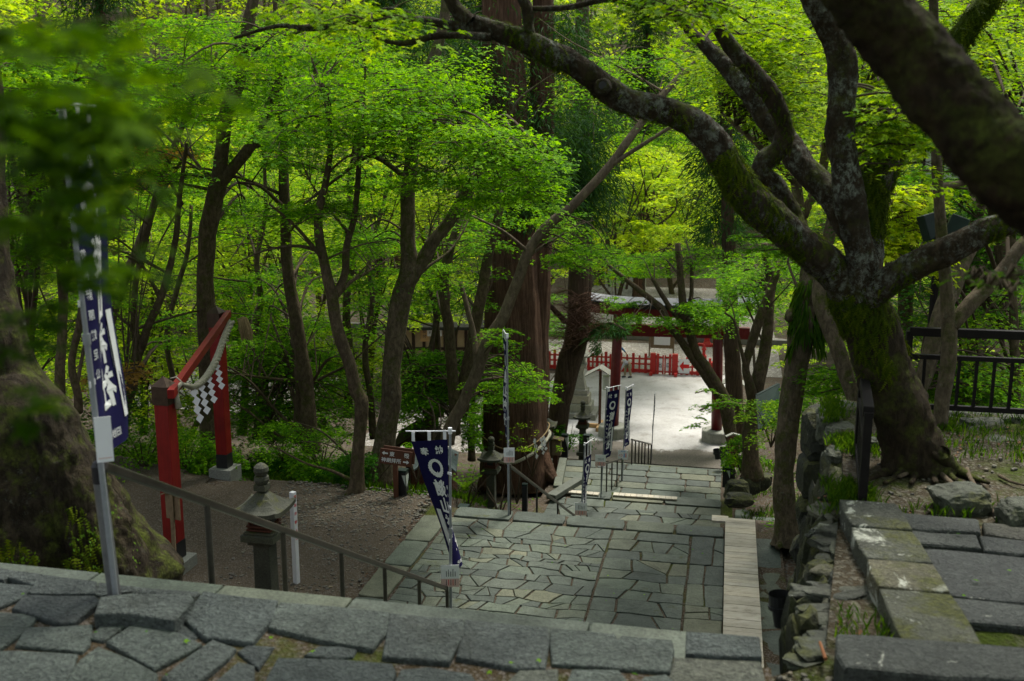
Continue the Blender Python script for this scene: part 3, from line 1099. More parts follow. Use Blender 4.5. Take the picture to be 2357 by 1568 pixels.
def guillotine(s0, s1, t0, t1, mn, gap=.007):
    w, h = s1 - s0, t1 - t0
    if (w < 2 * mn and h < 2 * mn) or (w * h < mn * mn * 3.4 and random.random() < .6):
        g = gap
        j = lambda: random.uniform(-.012, .012)
        return [[Vector((s0 + g + j(), t0 + g + j())), Vector((s1 - g + j(), t0 + g + j())), Vector((s1 - g + j(), t1 - g + j())), Vector((s0 + g + j(), t1 - g + j()))]]
    k = random.uniform(.36, .64)
    if w / h > random.uniform(.75, 1.3):
        return guillotine(s0, s0 + w * k, t0, t1, mn) + guillotine(s0 + w * k, s1, t0, t1, mn)
    return guillotine(s0, s1, t0, t0 + h * k, mn) + guillotine(s0, s1, t0 + h * k, t1, mn)


def courses(s0, s1, t0, t1, hs=(.17, .34), ws=(.22, .56), rough=1.0, gap=.006):
    """rubble paving: wavering courses cut by slanting joints, some stones broken across"""
    rows, s = [s0], s0
    while s < s1 - hs[0] * 1.5:
        s = min(s + random.uniform(*hs), s1)
        rows.append(s)
    rows[-1] = s1
    ph = [random.uniform(0, 50) for _ in rows]

    def bd(k, t):
        if k in (0, len(rows) - 1): return rows[k]
        return rows[k] + rough * (.085 * mnoise.noise(Vector((t * 1.9, ph[k], 0))) + .04 * mnoise.noise(Vector((t * 5, ph[k], 3))))
    out = []
    for k in range(len(rows) - 1):
        cuts = [(t0, t0)]
        t = t0
        while True:
            t += random.uniform(*ws)
            if t > t1 - ws[0] * .8: break
            q = random.gauss(0, .055 * rough)
            cuts.append((t - q, t + q))
        cuts.append((t1, t1))
        for (a0, a1), (b0, b1) in zip(cuts, cuts[1:]):
            lo = [Vector((bd(k, a0 + (b0 - a0) * f) + gap, a0 + (b0 - a0) * f)) for f in (0.02, .35, .7, .98)]
            hi = [Vector((bd(k + 1, a1 + (b1 - a1) * f) - gap, a1 + (b1 - a1) * f)) for f in (0.02, .35, .7, .98)]
            lo[0].y += gap; hi[0].y += gap; lo[-1].y -= gap; hi[-1].y -= gap
            poly = lo + hi[::-1]
            c = sum(poly, Vector((0, 0))) / len(poly)
            if random.random() < .30 * rough:
                a = random.uniform(-.9, .9) + (1.57 if (b0 - a0) < rows[k + 1] - rows[k] else 0)
                n = Vector((math.sin(a), math.cos(a)))
                for sg in (1, -1):
                    q = clip(poly, c + n * sg * -gap, n * sg)
                    if len(q) > 2: out.append(q)
            else: out.append(poly)
    return out


def lay(mb, cells, z, jit=.006, th=.12, bev=.014):
    for poly in cells:
        mb.stone([tuple(st(p.x, p.y)[:2]) for p in poly], z - th, z, bev=bev, jit=jit)


def rect(s0, s1, t0, t1, g=.012):
    return [Vector((s0 + g, t0 + g)), Vector((s1 - g, t0 + g)), Vector((s1 - g, t1 - g)), Vector((s0 + g, t1 - g))]


random.seed(21)
# landing
pv = MB()
lay(pv, courses(11.95, 16.1, -4.62, -1.75), ZB, .009, bev=.009)
lay(pv, courses(11.95, 16.1, -1.74, -.42, (.24, .5), (.30, .75), .6), ZB, .007, bev=.009)
lay(pv, courses(11.95, 16.1, -.41, .14, (.35, .8), (.22, .6), .2), ZB, .006, bev=.009)
for a, b in ((11.7, 12.75), (12.75, 13.9), (13.9, 14.9), (14.9, 16.1)):      # long border stones on the left
    lay(pv, [rect(a, b, -5.12, -4.64)], ZB + .012, .004)
for a, b in ((-4.62, -3.55), (-3.55, -2.6), (-2.6, -1.55), (-1.55, -.7), (-.7, .14)):
    lay(pv, [rect(16.12, 16.58, a, b)], ZB + .02, .004)
lay(pv, voronoi(jitter_pts(11.5, 16.3, .62, 1.02, .9, .4, .2), 11.5, 16.3, .62, 1.02), ZB - .02, .01)
struct('landing_paving', pv, M['paving'])
c = MB()
c.add([st(11.3, -5.14, ZB - .022), st(11.3, 1.05, ZB - .022), st(16.6, 1.05, ZB - .022), st(16.6, -5.14, ZB - .022)], [(3, 2, 1, 0)])
struct('landing_soil', c, M['joint'])

# lower landings
pv = MB()
lay(pv, courses(23.7, 26.9, -4.7, .1, (.28, .5), (.4, .9)), ZC, .008)
for a, b in ((-4.2, -3.0), (-3.0, -1.5), (-1.5, .1)):
    lay(pv, [rect(26.95, 27.6, a, b)], ZC + .02, .004)
lay(pv, [rect(23.9, 26.6, .45, .85), rect(24.2, 25.2, .9, 1.7), rect(25.25, 26.2, .9, 1.75), rect(24.3, 25.6, 1.75, 2.5), rect(25.62, 26.6, 1.78, 2.5)], ZC + .12, .02)
for k in range(6):
    s0 = 27.75 + k * .57
    t = -4.95
    while t < -.1:
        w = random.uniform(.65, 1.2)
        lay(pv, [rect(s0, s0 + .55, t, min(t + w, .08))], ZD, .006)
        t += w
struct('lower_paving', pv, M['paving'])
c = MB()
c.add([st(23.5, -5, ZC - .04), st(23.5, .4, ZC - .04), st(27.68, .4, ZC - .04), st(27.68, -5, ZC - .04)], [(3, 2, 1, 0)])
c.add([st(27.68, -5.1, ZD - .04), st(27.68, .4, ZD - .04), st(31.25, .4, ZD - .04), st(31.25, -5.1, ZD - .04)], [(3, 2, 1, 0)])
struct('lower_landing_soil', c, M['joint'])


def flight(s0, z0, s1, z1, t0, t1):
    mb = MB()
    n = max(2, round((z0 - z1) / .165))
    for k in range(n):
        a, b = s0 + (s1 - s0) * k / n, s0 + (s1 - s0) * (k + 1) / n
        z = z0 + (z1 - z0) * (k + 1) / n
        t = t0
        while t < t1 - .2:
            w = min(random.uniform(.8, 1.5), t1 - t)
            mb.box(st((a + b) / 2, t + w / 2, z - .13), (w - .012, (b - a) + .05, .26), rz=-AX)
            t += w
    struct('stone_steps', mb, M['paving'], bevel=.012)


flight(5.12, ZA, 11.85, ZB, -5.0, .2)
flight(16.6, ZB, 23.65, ZC, -4.7, .15)
flight(31.2, ZD, 40.1, 0.0, -5.0, .1)

# raised kerb that bounds the lower flight on the left, step edge kerbs
c = MB()
p0, p1 = on(1268, 1140, ZC + .2), on(1333, 1100, ZC + .2)
c.beam(p0 - Vector((0, 0, .06)), p1 - Vector((0, 0, .06)), .30, .16)
q0, q1 = on(1283, 1125, ZD + .1), on(1296, 1060, ZD + .1)
c.beam(q0, q1, .25, .2)
struct('stone_kerb', c, M['kerb'], bevel=.02)

# ------------------------------------------------------------------ top platform: stones traced one by one
L1 = lambda cx, cy: (cx * .3336, 1045 + cy * .3336)
L2 = lambda cx, cy: (786 + cx * .3336, 1045 + cy * .3336)
L3 = lambda cx, cy: (1572 + cx * .3336, 1045 + cy * .3336)
TRACED = [
    (L1, [(-400, 740), (-5, 785), (110, 812), (20, 862), (-400, 840)], 0), (L1, [(125, 812), (680, 882), (648, 962), (172, 952), (246, 903), (60, 850)], 0),
    (L1, [(-300, 850), (235, 910), (148, 980), (-20, 1055), (-300, 1060)], 0), (L1, [(170, 967), (650, 978), (692, 1008), (515, 1150), (420, 1155), (78, 1060)], .012),
    (L1, [(662, 1098), (700, 985), (900, 962), (1312, 966), (1332, 1000), (1192, 1142), (920, 1096)], .065), (L1, [(692, 884), (1395, 955), (1330, 985), (900, 950), (700, 970), (655, 962)], -.005),
    (L1, [(1408, 956), (1922, 1010), (1880, 1122), (1742, 1290), (1420, 1258), (1264, 1122), (1340, 1045)], .01), (L1, [(1935, 1012), (2356, 1055), (2676, 1090), (2666, 1205), (2556, 1330), (2356, 1295), (1845, 1190)], .008),
    (L2, [(338, 1098), (852, 1142), (842, 1222), (742, 1430), (272, 1388), (328, 1195)], .005), (L2, [(862, 1145), (1442, 1198), (1422, 1290), (1392, 1480), (1200, 1468), (792, 1400), (852, 1222)], .0),
    (L2, [(1458, 1200), (1900, 1245), (1925, 1320), (1940, 1255), (2262, 1285), (2282, 1345), (2262, 1490), (1442, 1440), (1448, 1300)], .0),
    (L3, [(30, 1224), (540, 1262), (535, 1398), (20, 1370)], .02), (L3, [(-60, 1388), (548, 1412), (560, 1700), (-90, 1660)], .0),
    (L1, [(100, 1310), (182, 1190), (648, 1166), (612, 1300), (568, 1350)], 0), (L1, [(-300, 1075), (10, 1088), (256, 1106), (200, 1180), (92, 1262), (-10, 1340), (-300, 1330)], 0),
    (L1, [(620, 1265), (712, 1170), (880, 1176), (720, 1285)], -.01), (L1, [(730, 1290), (945, 1166), (1225, 1240), (1380, 1318), (1062, 1475)], 0),
    (L1, [(-300, 1360), (100, 1350), (545, 1372), (500, 1460), (400, 1640), (-300, 1640)], .005), (L1, [(425, 1640), (560, 1412), (680, 1332), (900, 1420), (1066, 1512), (1030, 1660)], 0),
    (L1, [(1120, 1540), (1300, 1400), (1460, 1290), (1620, 1342), (1560, 1412), (1300, 1620)], 0), (L1, [(1652, 1362), (1722, 1320), (1880, 1332), (1782, 1475)], -.01),
    (L1, [(1420, 1640), (1642, 1442), (1750, 1462), (1742, 1640), (1450, 1680)], -.005), (L1, [(1800, 1660), (1922, 1402), (2356, 1420), (2690, 1450), (2722, 1500), (2670, 1640), (2300, 1720)], .012),
    (L1, [(1212, 1240), (1262, 1172), (1372, 1252), (1330, 1275)], -.015), (L1, [(2110, 1385), (2205, 1322), (2360, 1328), (2440, 1345), (2420, 1392), (2300, 1400)], -.01),
    (L2, [(340, 1640), (420, 1492), (600, 1482), (880, 1522), (980, 1640), (700, 1700)], .0), (L2, [(1150, 1570), (1242, 1502), (1488, 1492), (1480, 1640), (1140, 1660)], -.01),
    (L2, [(1540, 1640), (1602, 1492), (1900, 1492), (1962, 1562), (1960, 1680), (1560, 1700)], .0), (L2, [(2040, 1640), (2092, 1542), (2240, 1515), (2290, 1560), (2290, 1680), (2060, 1700)], .0),
]
pv = MB()
for f, poly, dz in TRACED:
    z = ZA + dz
    pl_ = [on(*f(*q), z).xy for q in poly]
    c_ = sum(pl_, Vector((0, 0))) / len(pl_)
    pl_ = [p + (p - c_).normalized() * .011 for p in pl_]
    pv.stone([tuple(p) for p in pl_], ZA - .16, z, bev=.010, jit=.005)
# the rows nearer the photographer
for k in range(-3, 4):
    t = -9.0 if k < 0 else -8.4
    while t < (-5.75 if k < 0 else .2):
        w = random.uniform(.5, .9)
        s1 = 3.35 - k * .5
        lay(pv, [rect(s1 - .48, s1, t, min(t + w, -5.7 if k < 0 else .25))], ZA, .01, .16, .016)
        t += w
struct('platform_paving', pv, M['paving_front'])
c = MB()
c.box(st(.9, -4.4, (ZA - .028 + ZB) / 2), (9.4, 7.9, ZA - .028 - ZB), rz=-AX)
struct('platform_soil', c, M['joint'])

# ------------------------------------------------------------------ right terrace
def wt(s): return .46 + (min(s, 8.3) - 5.2) * .13 + max(0, s - 8.3) * .09


mb = MB()
S = np.arange(-2, 10.85, .22)
T = np.concatenate([np.arange(.28, 1.0, .12), np.arange(1.0, 13, .3)])
vs, fs = [], []
for s in S:
    for t in T:
        lim = wt(s) + .14 if s > 5.0 else .28
        tt = max(t, lim)
        z = ZA - .07 + .10 * sm(t, 2.5, 6) * sm(s, 6, 9) + .05 * mnoise.noise(Vector((s * 1.1, t * 1.1, 8))) + .02 * mnoise.noise(Vector((s * 5, t * 5, 8)))
        vs.append(st(s, tt, z))
n = len(T)
fs = [(i * n + j, (i + 1) * n + j, (i + 1) * n + j + 1, i * n + j + 1) for i in range(len(S) - 1) for j in range(n - 1)]
mb.add(vs, fs)
# earth faces at the rim
m = len(vs)
rim = [i * n for i in range(len(S))] + [(len(S) - 1) * n + j for j in range(1, n)]
low = [Vector((vs[i].x, vs[i].y, ZB - .6)) for i in rim]
mb.add([vs[i] for i in rim] + low, [(k, k + 1, len(rim) + k + 1, len(rim) + k) for k in range(len(rim) - 1)])
struct('terrace', mb, M['terrace'], smooth=True)

random.seed(5)
root = thing('retaining_wall', 'mossy dry stone retaining wall below the right terrace', 'wall', st(8, .85, ZB))
w = MB()
for row in range(9):
    z = ZB + .1 + row * .46
    s = 4.9 + random.uniform(0, .3)
    while s < 11.0:
        L = random.uniform(.3, .75)
        t = wt(s) - .10 + .10 * row / 8 + random.uniform(-.03, .03)
        if row < 8 or s > 6.2:
            w.rock(st(s + L / 2, t + .25, min(z, ZA - .42)), (.40, L * 1.15, .52), random.random() * 99, 2, rz=-AX, sharp=.3)
        s += L * .95
for k in range(120):           # upright split slabs in the near part of the face
    s = random.uniform(5.0, 8.6)
    h = random.uniform(.5, 1.5)
    top = ZA - random.choice((.1, .16, .25, .5, 1.0, 1.6, 2.2)) - random.uniform(0, .2)
    w.rock(st(s, wt(s) + .04 - .05 * (ZA - top) + random.uniform(-.05, .04), top - h / 2), (random.uniform(.16, .30), random.uniform(.12, .32), h), random.random() * 99, 2, rz=-AX + random.uniform(-.3, .3), sharp=.45)
for row in range(9):           # the far end of the wall
    t = .9
    while t < 9:
        L = random.uniform(.4, .8)
        w.rock(st(10.85 - .02 * row, t + L / 2, ZB - .25 + row * .46), (L * 1.2, .5, .55), random.random() * 99, 2, rz=-AX, sharp=.3)
        t += L * .95
w.build('stonework', M['wall_rock'], root)
# rubble and moss on the wall head
rb = MB()
for k in range(46):
    s = random.uniform(5.0, 7.6)
    rb.rock(st(s, random.uniform(wt(s) + .05, .93), ZA - .13 + random.uniform(-.05, .02)), (random.uniform(.06, .22), random.uniform(.10, .4), random.uniform(.05, .11)), random.random() * 99, 2, rz=random.random() * 6)
rb.build('coping_rubble', M['rock'], root)

# long mossy kerb blocks and the dark slabs of the terrace walk
kb = MB()
kz = ZA + .06
for a, b in ((5.12, 5.78), (5.785, 6.2), (6.205, 6.75), (6.755, 7.28)):
    kb.stone([tuple(st(s_, (.97 if k_ == 0 else 1.38) - .115 * (s_ - 5.1) / 2.2)[:2]) for s_, k_ in ((a, 0), (b, 0), (b, 1), (a, 1))], ZA - .3, kz, bev=.012, jit=.004)
struct('terrace_kerb', kb, M['mossy_kerb'])
sl = MB()
for poly, dz in (([(1395, 395), (2060, 452), (2060, 545), (1470, 510)], 0), ([(2068, 468), (2460, 490), (2470, 610), (2076, 545)], 0), ([(1482, 522), (2056, 562), (2062, 652), (1545, 612)], 0),
                 ([(2052, 562), (2470, 600), (2480, 700), (2064, 665)], 0), ([(1545, 630), (2480, 715), (2560, 1035), (1742, 962)], 0), ([(1752, 982), (2560, 1052), (2600, 1210), (1832, 1150)], 0)):
    sl.stone([tuple(on(*L3(*q), ZA + dz)[:2]) for q in poly], ZA - .2, ZA + dz, bev=.018, jit=.006)
struct('terrace_slabs', sl, M['dark_slab'])
sl = MB()
sl.stone([tuple(on(*L3(*q), ZA + .10)[:2]) for q in [(1052, 1232), (1800, 1278), (2560, 1345), (2640, 1560), (1800, 1530), (1092, 1468), (1050, 1370)]], ZA - .16, ZA + .10, bev=.02, jit=.002)
struct('step_slab', sl, M['dark_slab'])
# ------------------------------------------------------------------ lettering
_TXT = {}


def glyphs(s, bold=0.0):
    """the outline of a line of writing as flat triangles, centred, 1 unit high"""
    key = (s, bold)
    if key in _TXT: return _TXT[key]
    cu = bpy.data.curves.new('lettering', 'FONT')
    cu.body = s
    cu.size = 1.0
    cu.resolution_u = 3
    cu.offset = bold
    cu.align_x = 'CENTER'
    cu.align_y = 'CENTER'
    o = bpy.data.objects.new('lettering', cu)
    COL.objects.link(o)
    dg = bpy.context.evaluated_depsgraph_get()
    me = bpy.data.meshes.new_from_object(o.evaluated_get(dg))
    vs = [(v.co.x, v.co.y) for v in me.vertices]
    fs = [tuple(p.vertices) for p in me.polygons]
    bpy.data.objects.remove(o)
    bpy.data.curves.remove(cu)
    bpy.data.meshes.remove(me)
    if vs:      # normalise: centre on the box
        x0, x1 = min(v[0] for v in vs), max(v[0] for v in vs)
        y0, y1 = min(v[1] for v in vs), max(v[1] for v in vs)
        vs = [(a - (x0 + x1) / 2, b - (y0 + y1) / 2) for a, b in vs]
    _TXT[key] = (vs, fs)
    return _TXT[key]


def put_text(mb, s, fn, cx, cy, size, off=.004, both=True, bold=.02, sx=1.0, mi=0):
    """fn(u, v, n) -> world point on the carrier, n = distance from its surface"""
    vs, fs = glyphs(s, bold)
    for n in ((off, -off) if both else (off,)):
        mb.add([fn(cx + x * size * sx, cy + y * size, n) for x, y in vs], fs, mi)


def plane_fn(o, ux, uy):
    o, ux, uy = Vector(o), Vector(ux).normalized(), Vector(uy).normalized()
    nn = ux.cross(uy)
    return lambda u, v, n: o + ux * u + uy * v + nn * n


def rect_on(mb, fn, x0, y0, x1, y1, off, mi=0, both=False):
    for n in ((off, -off) if both else (off,)):
        mb.add([fn(x0, y0, n), fn(x1, y0, n), fn(x1, y1, n), fn(x0, y1, n)], [(0, 1, 2, 3)], mi)


def crest(mb, fn, cx, cy, r, off):
    """the round wisteria crest: two drooping racemes that close to a ring, leaves at the foot"""
    def leafshape(px, py, ang, L, w):
        d = (math.sin(ang), math.cos(ang))
        q = (d[1], -d[0])
        pts = []
        for k in range(9):
            f = k / 8
            pts.append((f, math.sin(math.pi * f) ** .8 * w / 2))
        for n in (off, -off):
            vs = [fn(cx + px + d[0] * f * L + q[0] * h, cy + py + d[1] * f * L + q[1] * h, n) for f, h in pts] + [fn(cx + px + d[0] * f * L - q[0] * h, cy + py + d[1] * f * L - q[1] * h, n) for f, h in reversed(pts[1:-1])]
            mb.add(vs, [tuple(range(len(vs)))])
    for sgn in (-1, 1):
        for k in range(10):        # petals along the ring, an outer and an inner row
            a = math.pi - sgn * 0 - (k + .6) * (math.pi * .93 / 10)
            wdt = r * (.30 - .012 * k)
            for rad, w2 in ((r * .88, wdt), (r * (.63 + .012 * k), wdt * .8)):
                px, py = sgn * math.sin(a) * rad, math.cos(a) * rad
                leafshape(px - sgn * math.sin(a + .35) * 0.02 * r, py, sgn * (a - 1.75), r * .36, w2)
    for ang, L in ((0, .62), (-.62, .60), (.62, .60), (-1.1, .58), (1.1, .58)):
        leafshape(0, -r * .98, ang, r * L, r * .26)


# ------------------------------------------------------------------ banners


def banner(label, base, top, cloth, width, height, angle, drop=.12, mirrored=False, back=None, cloth_top=None, pole_r=.016, dens=1, twist=None, crest_on=True, side=None, blank=True, tilt=0.0, surf=None):
    """base/top of the pole; the cloth hangs from a cross bar, angle(v) = plan direction of the cloth at height v (0 top, 1 bottom)"""
    base, top = Vector(base), Vector(top)
    root = thing('prayer_banner', label, 'banner', base, group='navy votive banners along the stairs')
    ax = (top - base).normalized()
    p = MB()
    L = (top - base).length
    p.cyl(base, base + ax * L * .55, pole_r * 1.25, pole_r * 1.2, 10)
    p.cyl(base + ax * L * .55, top, pole_r, pole_r, 10)
    p.cyl(base + ax * (L * .55 - .03), base + ax * (L * .55 + .03), pole_r * 1.6, pole_r * 1.6, 10)
    p.build('pole', M['pole'], root, smooth=False)
    z0 = top - ax * drop

    def dirv(v):
        a = angle(min(1, max(0, v)))
        return Vector((math.cos(a), math.sin(a), 0))

    def fn(u, v, n):      # u from the pole outwards 0..width, v downwards in metres
        k = v / height
        if surf:
            f = u / width
            q0, q1 = Vector((*surf(f, k), 0)), Vector((*surf(f + .02, k), 0))
            d = (q1 - q0).normalized()
            return z0 - ax * v + q0 + Vector((-d.y, d.x, 0)) * (.012 * math.sin(k * 9 + f * 5) * f - n) + Vector((0, 0, tilt * u * (1 - k)))
        d = dirv(k)
        wv = .018 * math.sin(k * 9 + u * 6) * min(1, u / width * 2) + .012 * math.sin(u * 17 + k * 4)
        nn = Vector((-d.y, d.x, 0))
        return z0 - ax * v + d * (u + .035) + nn * (wv + n) + Vector((0, 0, tilt * u * (1 - k)))
    b = MB()
    d0 = dirv(0)
    b.cyl(top - d0 * .07 - Vector((0, 0, .01)), top + d0 * (width + .09) + Vector((0, 0, tilt * width)), .009, .008, 8)
    b.cyl(top - ax * .05, top + ax * .03, pole_r * 1.6, pole_r * 1.6, 10)
    b.build('cross_bar', M['white'], root)
    cb = MB()
    nu, nv = 8, 34
    vs = [fn(width * i / nu, height * j / nv, 0) for j in range(nv + 1) for i in range(nu + 1)]
    cb.add(vs, [(j * (nu + 1) + i, j * (nu + 1) + i + 1, (j + 1) * (nu + 1) + i + 1, (j + 1) * (nu + 1) + i) for j in range(nv) for i in range(nu)])
    o = cb.build('cloth', M['navy'], root, smooth=True)
    for u in (.04, width * .5, width - .03):       # white loops that tie the cloth to bar and pole
        tb = MB()
        a0 = fn(u, 0, 0)
        tb.box(a0 + Vector((0, 0, drop * .5)), (.04, .008, drop), rz=math.atan2(d0.y, d0.x))
        tb.build('tie_loop', M['white'], root)
    for v in (.25, .5, .75, .98):
        tb = MB()
        a0 = fn(0, height * v, 0)
        tb.box(a0 - dirv(v) * .02, (.09, .008, .035), rz=math.atan2(dirv(v).y, dirv(v).x))
        tb.build('tie_loop', M['white'], root)
    # the dyed writing shows through on both faces; read from the back it is mirrored
    W = MB()
    sgn = -1 if mirrored else 1

    def f2(x, y, n):      # x right, y up as the reader sees it, origin at the top centre
        u = width / 2 + x * (1 if twist else 1) * sgn * (-1 if side == 'left' else 1)
        return fn(u, -y, n)
    put_text(W, '納', f2, width * .22, -height * .075, .12, bold=.022)
    put_text(W, '奉', f2, -width * .22, -height * .085, .12, bold=.022)
    CR = MB()
    crest(CR, f2, 0, -height * .215, width * .27, .005)
    CR.build('crest', M['cloth_white'], root)
    for i, ch in enumerate('談山神社'):
        put_text(W, ch, f2, -width * .02, -height * (.375 + .142 * i), height * .135, bold=.035, sx=.92)
    NB = MB()
    rect_on(NB, f2, -width * .43, -height * .92, -width * .30, -height * .56, .005, both=True)
    NB.build('name_bar', M['cloth_white'], root)
    for i, ch in enumerate('祭神藤原鎌足公'):
        put_text(W, ch, f2, width * .37, -height * (.36 + .062 * i), .062, bold=.012)
    put_text(W, '旧妙楽寺', f2, width * .05, -height * .955, .055, bold=.015)
    W.build('lettering', M['cloth_white'], root)
    return root


def card(label, c, w, h, face, tied=True, kind='text', tilt=0.0):
    """a laminated notice tied to a pole"""
    c, face = Vector(c), Vector(face)
    face.z = 0
    face.normalize()
    ux = Vector((-face.y, face.x, 0))
    root = thing('notice_card', label, 'notice', c, group='laminated notices tied to the poles')
    fn = plane_fn(c, ux, Vector((0, 0, 1)) + ux * tilt)
    b = MB()
    vs = [fn(x, y, n) for n in (-.002, .002) for x, y in ((-w / 2, -h / 2), (w / 2, -h / 2), (w / 2, h / 2), (-w / 2, h / 2))]
    b.add(vs, [(3, 2, 1, 0), (4, 5, 6, 7), (0, 1, 5, 4), (1, 2, 6, 5), (2, 3, 7, 6), (3, 0, 4, 7)])
    b.build('sheet', M['paper'], root)
    t = MB()
    if kind == 'blank':
        rect_on(t, fn, -w * .4, -h * .42, w * .4, -h * .40, .004, 1)
    elif kind == 'text':
        rect_on(t, fn, -w / 2, -h / 2, w / 2, -h * .12, .004, 1)
        for k in range(5):
            x = -w * .22 + k * w * .12
            rect_on(t, fn, x, -h * .02, x + w * .035, h * random.uniform(.2, .34), .006, 0)
            rect_on(t, fn, x, -h * .42, x + w * .035, -h * .16, .006, 2 if k % 2 else 0)
    else:
        for k, mi in ((.12, 3), (.30, 2)):          # two figures and an arrow, as on the toilet sign
            x = w * k
            rect_on(t, fn, x - w * .05, -h * .28, x + w * .05, h * .10, .004, mi)
            ang = [i * math.pi / 4 for i in range(8)]
            t.add([fn(x + w * .045 * math.cos(a), h * .17 + w * .045 * math.sin(a), .004) for a in ang], [tuple(range(8))], mi)
        arrow(t, fn, -w * .22, -h * .06, w * .38, h * .36, 1, .004, 2)
        arrow(t, fn, -w * .22, -h * .06, w * .30, h * .24, 1, .006, 4)
        put_text(t, 'お手洗', fn, 0, h * .36, .05, both=False, mi=3)
    t.build('print', [M['print_dark'], M['print_pink'], M['print_red'], M['print_blue'], M['paper']], root)
    return root


def arrow(mb, fn, cx, cy, L, h, d, off, mi=0):
    q = [(-.5, -.18), (.08, -.18), (.08, -.5), (.5, 0), (.08, .5), (.08, .18), (-.5, .18)]
    mb.add([fn(cx + d * x * L, cy + y * h, off) for x, y in q], [tuple(range(7))], mi)


rad_lin = lambda a, b: (lambda v: R(a + (b - a) * v))
acos_lin = lambda a, b, s=1: (lambda v: s * math.acos(max(-1, min(1, a + (b - a) * v))))

b1 = at(268, 1384, 5.40)
b1.z = ZA
banner('tall navy banner on the pole in the near left corner, hidden partly by blurred leaves', b1, at(137, 235, 5.36), None, .50, 1.82, rad_lin(95.5, 96), mirrored=True, drop=.16, pole_r=.014)
b2 = on(1037, 1428, ZB)
b2.xy = Vector((-.80, 12.02))
banner('navy banner hanging twisted at the foot of the nearest handrail, its crest facing us', (b2.x, b2.y, ZB), at(1036, 990, 12.02), None, .49, 1.78, acos_lin(-.98, .30), side='left', tilt=-.10, surf=lambda f, k: (-.03 * (1 - k) + (1 - k) * -.47 * f + k * (.19 * math.sin(2.75 * f) - .10 * f), .06 * f + .42 * k * f))
banner('navy banner seen edge-on in front of the giant cedar trunk', at(1171, 1190, 16.72), at(1167, 772, 16.72), None, .46, 1.80, rad_lin(97, 99), mirrored=True)
banner('short narrow navy banner standing at the foot of the second handrail', at(1337, 1192, 23.9), at(1346, 1022, 23.9), None, .46, 1.50, rad_lin(62, 76), mirrored=True, drop=.4)
banner('navy banner with crest in front of the left torii pillar', at(1383, 1146, 26.5), at(1397, 893, 26.5), None, .46, 1.95, rad_lin(38, 62), mirrored=True)
banner('navy banner with crest right of the left torii pillar, over the grey toilet notice', at(1432, 1112, 29.4), at(1441, 893, 29.4), None, .46, 1.80, rad_lin(58, 66), mirrored=True)
banner('farthest thin navy banner standing alone in the bright courtyard entrance', at(1499, 1060, 40.2), at(1507, 908, 40.2), None, .46, 1.75, rad_lin(76, 84), mirrored=True, drop=.2)

cam_dir = lambda p: Vector((0, 0, CZ)) - Vector(p)
for lab, q, w, h, kd in (('white notice card tied low on the near left banner pole', at(239, 1012, 5.34), .088, .26, 'blank'),
                         ('notice card with pink lower half on the twisted banner pole', at(1036, 1326, 11.97), .235, .30, 'text'),
                         ('notice card tied to the banner pole before the giant cedar', at(1172, 1048, 16.66), .19, .27, 'text'),
                         ('pale blue blank card at the foot of the short narrow banner', at(1337, 1172, 23.85), .30, .33, 'text'),
                         ('pale card on the pole of the banner before the left torii pillar', at(1382, 1060, 26.44), .29, .32, 'text'),
                         ('toilet notice with a pink arrow and blue and red figures', at(1434, 1047, 29.3), .30, .30, 'arrow')):
    card(lab, q, w, h, cam_dir(q), kind=kd)

# ------------------------------------------------------------------ handrails


def handrail(label, p0, p1, post_px, hgt, extra=None, rail_w=.045, r=.022, tail=True, close=False):
    p0, p1 = Vector(p0), Vector(p1)
    root = thing('handrail', label, 'handrail', (p0.x, p0.y, p0.z - hgt), group='bronze handrails down the stone stairs')
    b = MB()
    b.beam(p0, p1, rail_w, .055)
    b.build('rail', M['rail'], root, bevel=.012)
    for px in post_px:
        # plan fraction where the pixel column meets the rail
        lo, hi = 0.0, 1.0
        f = min((abs(project(np.array([tuple(p0.lerp(p1, k / 400))]))[0][0] - px), k / 400) for k in range(401))[1]
        q = p0.lerp(p1, f)
        b = MB()
        b.cyl(q - Vector((0, 0, hgt)), q, r, r, 12)
        b.build('post', M['rail'], root)
    return root


r1 = handrail('long bronze handrail in the near left corner running down to the landing', (b1.x - .02, b1.y + .02, CZ - 1.79), (-.84, 12.0, CZ - 5.62), (478, 652, 785, 885, 965, 1030), .90)
q = at(226, 1065, 5.47)
b = MB()
b.cyl((b1.x - .035, b1.y + .06, ZA), q - Vector((0, 0, .10)), .037, .037, 16)
b.build('newel_post', M['steel'], r1, smooth=False)
b = MB()
b.lathe([(.039, 0), (.040, .10), (.028, .125), (.01, .135)], q - Vector((0, 0, .12)), 16)
b.build('newel_cap', M['black'], r1, smooth=False)
handrail('bronze handrail descending beside the giant cedar from the landing edge', at(1173, 1072, 16.75), at(1322, 1187, 23.8), (1174, 1236, 1284, 1327, 1366), .92)
r2 = handrail('bronze handrail on the flight right of the cedar, five posts', at(1384, 1070, 26.5), at(1433, 1056, 29.5), (1385, 1397, 1409, 1421, 1432), .86)
handrail('farthest bronze handrail going down into the bright courtyard', at(1454, 1012, 31.0), at(1500, 1023, 40.1), (1455, 1463, 1471, 1478, 1485, 1493, 1499), .9, rail_w=.06, r=.026)

# ------------------------------------------------------------------ red rope gate on the left


